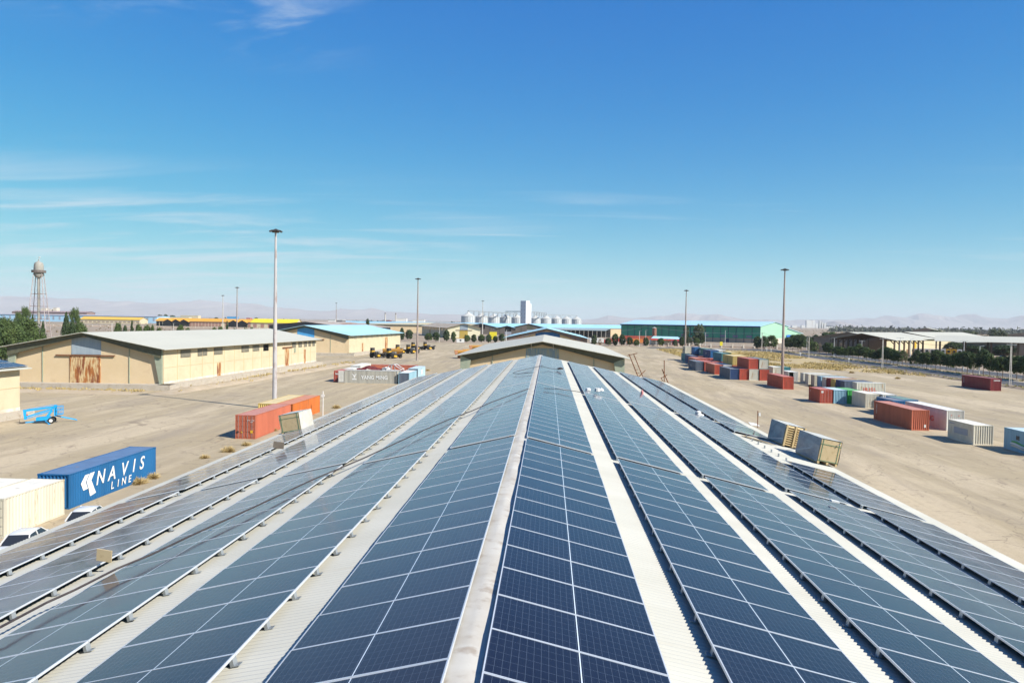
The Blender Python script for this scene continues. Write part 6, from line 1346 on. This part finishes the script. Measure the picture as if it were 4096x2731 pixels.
# ------------------------------------------------------------------ haulers and dump bodies
def hauler(x, y, rz, label):
    e = empty('dump_truck', (x, y, 0), rz, label, 'dump truck', 'yellow and black dump truck tractors in the yard')
    for s in (-1, 1):
        mb = MB(); mb.X = Matrix.Translation((s * 1.25, 0, .95)) @ Matrix.Rotation(math.pi/2, 4, 'Y'); prof = [(.45, -.3), (.86, -.3)]
        for i in range(6): zz = -.3 + .6 * i / 5; prof.append((.95 if i % 2 else .90, zz))
        prof += [(.86, .3), (.45, .3)]; mb.lathe(prof, 28); w_ = mb.build('wheel', blk_rub, e)
        mb = MB(); mb.X = Matrix.Translation((s * 1.25, 0, .95)) @ Matrix.Rotation(math.pi/2, 4, 'Y'); mb.lathe([(.42, -.2), (.42, .2)], 16); mb.build('rim', mat('dusty_rim', (.4,.38,.33), (.3,.28,.24), 3) if 'dusty_rim' not in bpy.data.materials else bpy.data.materials['dusty_rim'], w_)
        mb = MB(); mb.prism([(-.95, 1.2), (-.7, 1.95), (0, 2.25), (.7, 1.95), (.95, 1.2), (.8, 1.2), (.6, 1.8), (0, 2.08), (-.6, 1.8), (-.8, 1.2)], s*1.6 - .0, s*.85, 'x'); mb.build('fender', dark_m, e)
        mb = MB(); mb.X = Matrix.Translation((s * 1.2, 4.4, .85)) @ Matrix.Rotation(math.pi/2, 4, 'Y'); mb.lathe([(.4, -.28), (.8, -.28), (.85, 0), (.8, .28), (.4, .28)], 24); mb.build('wheel', blk_rub, e)
    mb = MB(); mb.box(-.9, .9, -1.0, 1.4, .6, 2.1); mb.build('engine_block', dark_m, e)
    mb = MB(); mb.box(-.7, .7, -1.1, -1.0, .8, 1.9); mb.box(-.12, .12, -1.16, -1.1, .9, 1.3); mb.build('grille', black, e)
    mb = MB(); mb.prism([(-1.55, 2.1), (-.35, 2.1), (-.35, 2.75), (-1.55, 2.75)], -.7, .9); mb.build('cab_base', yellow_p, e)
    mb = MB(); mb.prism([(-1.52, 2.75), (-.38, 2.75), (-.45, 3.75), (-1.45, 3.75)], -.65, .8); c_ = mb.build('cab', dark_m, e)
    mb = MB(); mb.box(-1.4, -.5, -.68, -.65, 2.85, 3.6); mb.build('window', dark_glass, c_)
    mb = MB(); mb.box(-1.5, -.4, -.7, .85, 3.75, 3.85); mb.build('cab_roof', mat('dark_cab_roof', (.09,.08,.07), (.12,.1,.08), 2) if 'dark_cab_roof' not in bpy.data.materials else bpy.data.materials['dark_cab_roof'], e)
    mb = MB(); mb.box(-.2, 1.3, -.6, .4, 2.1, 2.35); mb.box(.1, 1.5, .41, 1.6, 2.0, 2.5); mb.build('bonnet', mat('grey_bonnet', (.16,.16,.15), (.22,.21,.19), 3) if 'grey_bonnet' not in bpy.data.materials else bpy.data.materials['grey_bonnet'], e)
    mb = MB(); mb.prism([(1.4, .9), (1.6, 1.9), (5.2, 1.5), (5.6, .9), (5.2, .6), (1.6, .6)], -.45, .45, 'x'); mb.build('rear_frame', dark_m, e)
    mb = MB(); mb.bar((1.7, -.2, 1.0), (2.2, .9, .8), .5, .7); mb.build('step_box', yellow_p, e)
    mb = MB(); mb.bar((1.2, 3.2, 1.5), (2.3, 4.4, 1.9), .9, .5); mb.build('rear_fender', dark_m, e)
    return e
for (x, y), rz, lb in (((-65.6, 274.6), -26, 'front left dump truck tractor beside the rusty brown bowl'), ((-58.9, 272.6), -26, 'front right dump truck tractor, nearest to the mast'), ((-64.2, 314), -30, 'dump truck tractor with green cab window behind the front pair'), ((-59.8, 315.4), -26, 'dump truck tractor just left of the rusty mast, middle row'), ((-64.5, 352), -30, 'rear left dump truck tractor behind the mast'), ((-59.6, 358), -24, 'rearmost dump truck tractor right of the mast')):
    hauler(x, y, R(rz), lb)
bowl_in = mat('brown_bowl_inside', (.30,.13,.06), (.36,.17,.08), 1.5)
bowl_out = mat('orange_yellow_bowl', (.66,.36,.07), (.60,.30,.06), 1)
def bowl(x, y, rz, label, s=1.0):
    e = empty('dump_hopper', (x, y, 0), rz, label, 'dump body', 'detached yellow dump bodies'); mb = MB(); n = 10
    for j in range(n):
        a0, a1 = math.pi * j / n, math.pi * (j + 1) / n
        p = lambda a, r: (-math.cos(a) * 2.9 * s * r, (2.6 - math.sin(a) * 1.6 * r) * s)
        (xa, za), (xb, zb) = p(a0, 1), p(a1, 1); mb.face([(xa, -3.2*s, za), (xb, -3.2*s, zb), (xb, 3.4*s, zb), (xa, 3.4*s, za)])
    mb.build('shell', bowl_out, e); mb = MB()
    for j in range(n):
        a0, a1 = math.pi * j / n, math.pi * (j + 1) / n
        (xa, za), (xb, zb) = p(a0, .96), p(a1, .96); mb.face([(xb, -3.15*s, zb), (xa, -3.15*s, za), (xa, 3.3*s, za), (xb, 3.3*s, zb)])
    mb.build('inside', bowl_in, e)
    mb = MB(); pts = [(-2.9*s, 3.0*s)] + [p(math.pi * j / n, 1) for j in range(n + 1)] + [(2.9*s, 3.0*s)]; mb.prism(pts, 3.2*s, 3.4*s); mb.build('headboard', bowl_out, e)
    mb = MB(); mb.bar((-2.9*s, -3.2*s, 2.65*s), (-2.9*s, 3.4*s, 2.65*s), .2, .25); mb.bar((2.9*s, -3.2*s, 2.65*s), (2.9*s, 3.4*s, 2.65*s), .2, .25); mb.build('rim', bowl_out, e)
    mb = MB(); mb.box(-.8*s, .8*s, -2.5*s, 2.5*s, 0, 1.05*s); mb.build('skid', rust, e)
bowl(-60.6, 283.5, R(-75), 'orange dump body with brown inside behind the front dump trucks', 1.15)
bowl(-32.2, 284, R(-70), 'yellow dump body nearest to the second warehouse', 1.1); bowl(-31.4, 302, R(-70), 'yellow dump body in the middle behind the second warehouse'); bowl(-33.0, 345, R(-70), 'yellow dump body farthest back near the trees', 1.1); bowl(-26, 352, R(-65), 'yellow dump body partly hidden by the pale roof')
# wrecked car shells in the container enclosure
e = empty('car_wreck', (-42.3, 172.5, 0), R(10), 'crushed dark red car wreck heaped inside the container enclosure', 'wreck')
mrw = mat('crushed_red_paint', (.16,.02,.025), (.10,.02,.02), 2); rg = random.Random(5); mb = MB(); grid = {}
for i in range(13):
    for j in range(6):
        x = -3.0 + i * .5; hgt = 2.75 + .75 * math.exp(-((x) / 1.7) ** 2) + rg.uniform(-.13, .13); grid[i, j] = mb.pt((x, -1 + j * .45, hgt if 0 < j < 5 else hgt - .7))
for i in range(12):
    for j in range(5): mb.f.append([grid[i, j], grid[i+1, j], grid[i+1, j+1], grid[i, j+1]]); mb.m.append(0)
mb.build('crushed_body', mrw, e); mb = MB(); mb.prism([(-3, 0), (3, 0), (2.8, 2.5), (-2.8, 2.5)], -.9, 1.1); mb.build('scrap_pile', dark_m, e)
e = empty('car_shell', (-36.6, 172.0, 0), R(-18), 'white stripped car shell on top of the scrap in the enclosure', 'wreck')
mb = MB()
for s in (-1, 1):
    y = s * .8; pts = [(-2.3, y, 2.9), (-1.2, y * .95, 3.1), (-.5, y * .8, 3.9), (.7, y * .8, 4.05), (1.7, y * .9, 3.4), (2.6, y, 3.0)]
    mb.tube(pts, .09, 6); mb.tube([(-2.3, y, 2.6), (2.6, y, 2.6)], .11, 6); mb.bar((.1, y * .95, 2.6), (.1, y * .8, 4.0), .1, .1); mb.bar((-1.2, y, 2.6), (-1.2, y*.95, 3.1), .3, .1)
for p_, q_ in (((-.5, 3.9), (-.5, 3.9)), ((.7, 4.05), (.7, 4.05)), ((2.6, 3.0), (2.6, 3.0)), ((-2.3, 2.9), (-2.3, 2.9))): mb.bar((p_[0], -.75, p_[1]), (q_[0], .75, q_[1]), .12, .1)
mb.build('shell_frame', white_p, e); mb = MB(); mb.prism([(-2.5, 2.55), (-2.5, 3.1), (-1.7, 3.35), (-1.1, 3.0), (-1.1, 2.55)], -.8, .8); mb.build('front_end', white_p, e); mb = MB(); mb.box(-2, 2.2, -.8, .8, 0, 2.4); mb.build('scrap_pile', dark_m, e)

# ------------------------------------------------------------------ dry plants
def tuft_stuff(name, label, pts, m, hgt=.35, blades=7, spread=.35, seed=1):
    rg = random.Random(seed); mb = MB()
    for (x, y, z, s) in pts:
        for _ in range(blades):
            a = rg.uniform(0, 6.28); r = spread * s * rg.random(); bx, by = x + r*math.cos(a), y + r*math.sin(a); hh = hgt * s * rg.uniform(.6, 1.3); b = rg.uniform(0, 6.28); w = .10 * s + .03
            lx, ly = math.cos(a) * .5 * spread * s, math.sin(a) * .5 * spread * s
            mb.face([(bx - w*math.cos(b), by - w*math.sin(b), z), (bx + w*math.cos(b), by + w*math.sin(b), z), (bx + lx, by + ly, z + hh)])
    return T(mb.build(name, m), label, 'dry grass', kind='stuff')
rg = random.Random(11)
def inpoly(x, y, P):
    c = False; n = len(P)
    for i in range(n):
        (x1, y1), (x2, y2) = P[i], P[(i+1) % n]
        if (y1 > y) != (y2 > y) and x < (x2-x1)*(y-y1)/(y2-y1) + x1: c = not c
    return c
fieldP = [(70, 262), (90, 256), (112, 232), (117.5, 205), (119, 255), (120, 330), (121.5, 412), (100, 430), (62, 432), (60, 330), (64, 280)]
field = T(MB().build('dry_field', strawm), kind='structure'); bpy.data.objects.remove(field)
sheet('dry_field', fieldP, .010, mat('dry_field_soil', (.44,.34,.20), (.50,.38,.18), .08, .95, lo=.4, hi=.6, c3=(.36,.29,.18), s3=.5, det=8))
pts = []
while len(pts) < 5200:
    x, y = rg.uniform(58, 122), rg.uniform(200, 435)
    if inpoly(x, y, fieldP) and noise.noise(Vector((x*.06, y*.035, 0))) > -.22 + .25 * rg.random(): pts.append((x, y, .01, rg.uniform(.7, 1.7)))
tuft_stuff('dry_grass', 'yellow dry grass covering the field between containers and road', pts, strawm, .38, 6, .5, 3)
pts = []
for _ in range(750):
    y = rg.uniform(0, 185); x = -20.0 + rg.gauss(0, 1.6) - max(0, (y - 100) * .03)
    if noise.noise(Vector((x*.3, y*.13, 4))) > -.05: pts.append((x, y, .22, rg.uniform(.5, 1.5)))
for _ in range(420):
    t = rg.random(); y = 134 + t * 104; x = -71.8 + t * 7.2 + rg.gauss(0, .9)
    if noise.noise(Vector((x*.3, y*.12, 7))) > -.05: pts.append((x, y, .3, rg.uniform(.5, 1.4)))
for _ in range(200): x = rg.uniform(-112, -77); pts.append((x, 136 + rg.gauss(0, 1.2), .2, rg.uniform(.4, 1.0)))
tuft_stuff('dry_grass', 'straw coloured dry grass along the verges beside the warehouses', pts, strawm, .42, 8, .4, 4)
pts = []
for _ in range(700): y = rg.uniform(150, 420); pts.append((133.7 + rg.gauss(0, 1.3), y, .15, rg.uniform(.5, 1.3)))
for _ in range(500): y = rg.uniform(110, 300); pts.append((117.2 + rg.gauss(0, 1.2), y, .3, rg.uniform(.5, 1.2)))
tuft_stuff('grass', 'thin green and yellow grass along the road median', pts, mat('weedy_grass', (.26,.25,.09), (.36,.31,.12), 1.5, .9), .3, 7, .4, 5)
sg = random.Random(31); sc_p = crown(77, sh_round, 60, 60, .028, 0)
sc_p = MB()
for _ in range(1500):
    th = sg.uniform(0, 6.28); el = math.asin(sg.random() ** .8); rr = sg.uniform(.28, .55) * (1 + .25 * math.sin(3 * th)); d = Vector((math.cos(th)*math.cos(el), math.sin(th)*math.cos(el), math.sin(el)))
    b = d * rr * sg.uniform(.2, .7); t_ = d * rr + Vector((sg.gauss(0, .05), sg.gauss(0, .05), sg.gauss(0, .05))); w_ = Vector((sg.gauss(0, 1), sg.gauss(0, 1), sg.gauss(0, 1))).normalized() * .014
    sc_p.face([b - w_, b + w_, t_])
cmS = sc_p.build('foliage', mat('pale_straw_twigs', (.62,.48,.24), (.50,.37,.17), 3, .9, spec=.1)).data
for o in [o for o in scene.collection.objects if o.data == cmS]: bpy.data.objects.remove(o)
SH = [(-35.31, 61.76), 1.7, 'big round straw bush beside the blue container'], [(-35.3, 64.01), 1.5, 'straw bush at the far end of the blue container'], [(-35.59, 89.75), 1.3, 'bushy straw clump at the foot of the red container'], [(-35.31, 92.53), 1.5, 'taller straw bush beside the red container middle'], [(-35.2, 96.15), 1.3, 'straw bush between the red container and the crate'], [(-34.4, 77.67), 1.8, 'straw bush on the verge before the red container'], [(-35.22, 73.75), 1.2, 'small straw bush on the verge left of the next one'], [(-34.2, 81.74), 1.3, 'straw bush on the verge near the red container corner'], [(-34.38, 118.01), 1.7, 'straw bush right of the white vent pipe'], [(-76.18, 140.06), 1.5, 'round straw bush at the corner of the rusty door warehouse'], [(-72.67, 143.54), 1.2, 'straw bush at the foot of the left loading dock'], [(-73.74, 152.65), 1.4, 'straw bush before the loading dock near the first small door'], [(-73.46, 157.19), 1.2, 'straw bush right beside the one before the first small door'], [(-107.79, 148.36), 1.2, 'small straw bush before the left part of the rusty door gable'], [(-100.32, 143.48), 1.1, 'small straw bush left of the rusty sliding door'], [(63.63, 180.55), 1.5, 'straw bush before the third short container'], [(-58.47, 261.14), .9, 'tiny straw bush before the dump trucks'], [(-34.55, 209.73), 1.6, 'straw bush right of the pale blue container'], [(-35.05, 192.61), 1.3, 'low straw bush beside the enclosure right corner'], [(95.9, 236.57), 2.0, 'olive bush at the yard edge before the dry field'], [(99.7, 214.01), 1.8, 'olive bush at the yard edge right of the other one'], [(-86.22, 290.04), .9, 'small pale bush on the left dock corner by the blue roofed warehouse']
for (xy, s, lb) in SH:
    e = empty('dry_shrub', (xy[0], xy[1], 0), sg.uniform(0, 6), lb, 'shrub', 'dry straw bushes'); c = bpy.data.objects.new('foliage', cmS); link(c, e); c.scale = (s, s, s * .72); c.location = (0, 0, -.05)
# scrub of the far plain and the belt of trees
def scatter(name, label, n, fx, fy, size, m, seed, cat='scrub', hk=.8, nl=9, cond=None):
    rg = random.Random(seed); mb = MB(); k = 0
    while k < n:
        x, y = fx(rg), fy(rg)
        if cond and not cond(x, y): continue
        k += 1; s = size * rg.uniform(.6, 1.5) * (1 + y / 4000)
        for _ in range(nl):
            c = Vector((x + rg.gauss(0, s*.4), y + rg.gauss(0, s*.4), abs(rg.gauss(.45, .3)) * s * hk)); q = s * .36
            d = [Vector((rg.gauss(0, 1), rg.gauss(0, .6), rg.gauss(0, 1))).normalized() * q for _ in range(3)]
            mb.face([c + d[0], c + d[1], c + d[2]])
    return T(mb.build(name, m), label, cat, kind='stuff')
scatter('scrub', 'grey brown desert scrub scattered over the plain beyond the yard', 2600, lambda r: r.uniform(-900, 1500), lambda r: 560 + 2200 * r.random() ** 1.5, 1.7, dryb, 8, cond=lambda x, y: abs(x) > 30 and not (-120 < x < 260 and y < 900))
scatter('scrub', 'dense brown tamarisk scrub on the plain behind the right canopies', 2400, lambda r: r.uniform(240, 1500), lambda r: 650 + 1000 * r.random(), 2.6, mat('brown_scrub', (.26,.18,.10), (.32,.23,.13), .3, .9), 9, cond=lambda x, y: x > y * .37)
scatter('tree_belt', 'grey green belt of trees on the plain below the right mountains', 1500, lambda r: r.uniform(800, 1600), lambda r: 2050 + 90 * r.random(), 7.5, mat('belt_foliage', (.085,.095,.07), (.11,.115,.08), .05, .9), 10, 'trees', nl=12)
scatter('tree_belt', 'thin dark line of distant trees on the left plain', 420, lambda r: r.uniform(-1500, -100), lambda r: 2300 + 120 * r.random(), 5, mat('belt_dark_foliage', (.05,.06,.045), (.07,.08,.05), .05, .9), 12, 'trees', nl=10, cond=lambda x, y: noise.noise(Vector((x * .006, 0, 0))) > .05)
scatter('litter', 'small stones, clods and scraps lying on the yard', 900, lambda r: r.uniform(-70, 112), lambda r: r.uniform(25, 300), .09, mat('stone_scraps', (.30,.25,.19), (.22,.17,.13), 2, .9, c3=(.6,.6,.58), s3=.4), 13, 'litter', hk=.25, nl=3, cond=lambda x, y: abs(x + .9) > 18 and not (-108 < x < -68 and y > 132) and not (-110 < x < -72 and y < 102))

# ------------------------------------------------------------------ mountains
rock = mat('bare_mountain_rock', (.34,.28,.25), (.42,.36,.32), .0007, .95, c3=(.27,.22,.20), s3=.002, det=8)
def mountains(name, prof, Y, depth, seed, rough):
    # prof: (x, height) of the skyline at distance Y; ridged terrain sloping to the plain on both sides
    mb = MB(); xs = []; x = prof[0][0]; st = depth / 22
    while x < prof[-1][0]: xs.append(x); x += st
    xs.append(prof[-1][0])
    def H_(x):
        for (a, ha), (b, hb) in zip(prof, prof[1:]):
            if a <= x <= b: t = (x - a) / (b - a); t = t*t*(3-2*t)*.5 + t*.5; return ha + (hb - ha) * t
        return 0
    N = 16; rows = []
    for j in range(N + 1):
        t = j / N * 2 - 1; row = []
        for x in xs:
            env = max(0, 1 - abs(t)) ** 1.25; nz = noise.fractal(Vector((x / depth * 5 + seed, t * 2.2, seed)), .9, 2.2, 5)
            h = H_(x) * env * (1 + rough * nz * (1 if abs(t) > .05 else .35)); row.append(mb.pt((x + t * depth * .08, Y + t * depth, max(-2, h) if env > 0 else -2)))
        rows.append(row)
    for a, b in zip(rows, rows[1:]):
        for i in range(len(xs) - 1): mb.f.append([a[i], a[i+1], b[i+1], b[i]]); mb.m.append(0)
    return T(mb.build(name, rock), kind='structure')
mountains('mountains', [(-16585, -82), (-14919, 339), (-13928, 451), (-13342, 437), (-12562, 436), (-12170, 403), (-11688, 417), (-11200, 361), (-10720, 374), (-10242, 343), (-9854, 292), (-9442, 329), (-9056, 382), (-8717, 453), (-8390, 401), (-8102, 368), (-7726, 383), (-7254, 368), (-6968, 291), (-6498, 254), (-6024, 224), (-5809, 215), (-5393, 196), (-5110, 262), (-4871, 241), (-4589, 245), (-4451, 303), (-4329, 324), (-4220, 276), (-4125, 234), (-3844, 201), (-3289, 203), (-2735, 156), (-2456, 179), (-2177, 171), (-1496, 89), (-880, 31)], 18000, 3400, 1.3, .35)
mountains('mountains', [(384, 27), (1263, 129), (1639, 199), (1997, 175), (2594, 184), (3096, 253), (3342, 283), (3549, 320), (3989, 300), (4383, 272), (4683, 226), (4942, 230), (5274, 165), (5909, 178), (6416, 186), (6784, 212), (7087, 187), (7585, 188), (8002, 221), (8503, 269), (8667, 238), (8996, 310), (9431, 310), (9709, 356), (9973, 378), (10336, 351), (10750, 313), (11076, 362), (11268, 394), (11488, 342), (11975, 343), (12271, 295), (12526, 299), (13828, 188)], 20000, 3000, 5.7, .5)
mountains('mountains', [(8132, 80), (8624, 183), (8962, 232), (9363, 182), (9733, 144), (10099, 181), (10468, 149), (10833, 180), (11077, 159), (11319, 219), (11621, 268), (11897, 366), (12523, 463), (13730, 394), (15535, 87)], 19000, 2600, 8.1, .5)
mountains('mountains', [(4392, 40), (4509, 78), (4547, 99), (4607, 88), (4725, 77), (4902, 44)], 12000, 1500, 3.3, .5)

# ------------------------------------------------------------------ the air
hz_m = bpy.data.materials.new('haze_air'); hz_m.use_nodes = True; nt = hz_m.node_tree; nt.nodes.clear()
o_ = nt.nodes.new('ShaderNodeOutputMaterial'); v_ = nt.nodes.new('ShaderNodeVolumePrincipled'); v_.inputs['Color'].default_value = (.92, .95, .97, 1); v_.inputs['Density'].default_value = 5.6e-5; v_.inputs['Anisotropy'].default_value = .0
nt.links.new(v_.outputs[0], o_.inputs['Volume'])
mb = MB(); mb.box(-32000, 32000, -1500, 30000, -3.0, 540); hz_o = mb.build('haze', hz_m); T(hz_o, kind='stuff')
hz_o['label'] = 'thin pale haze over the plain'; hz_o['category'] = 'haze'
scene.cycles.volume_step_rate = 10; scene.cycles.volume_max_steps = 32
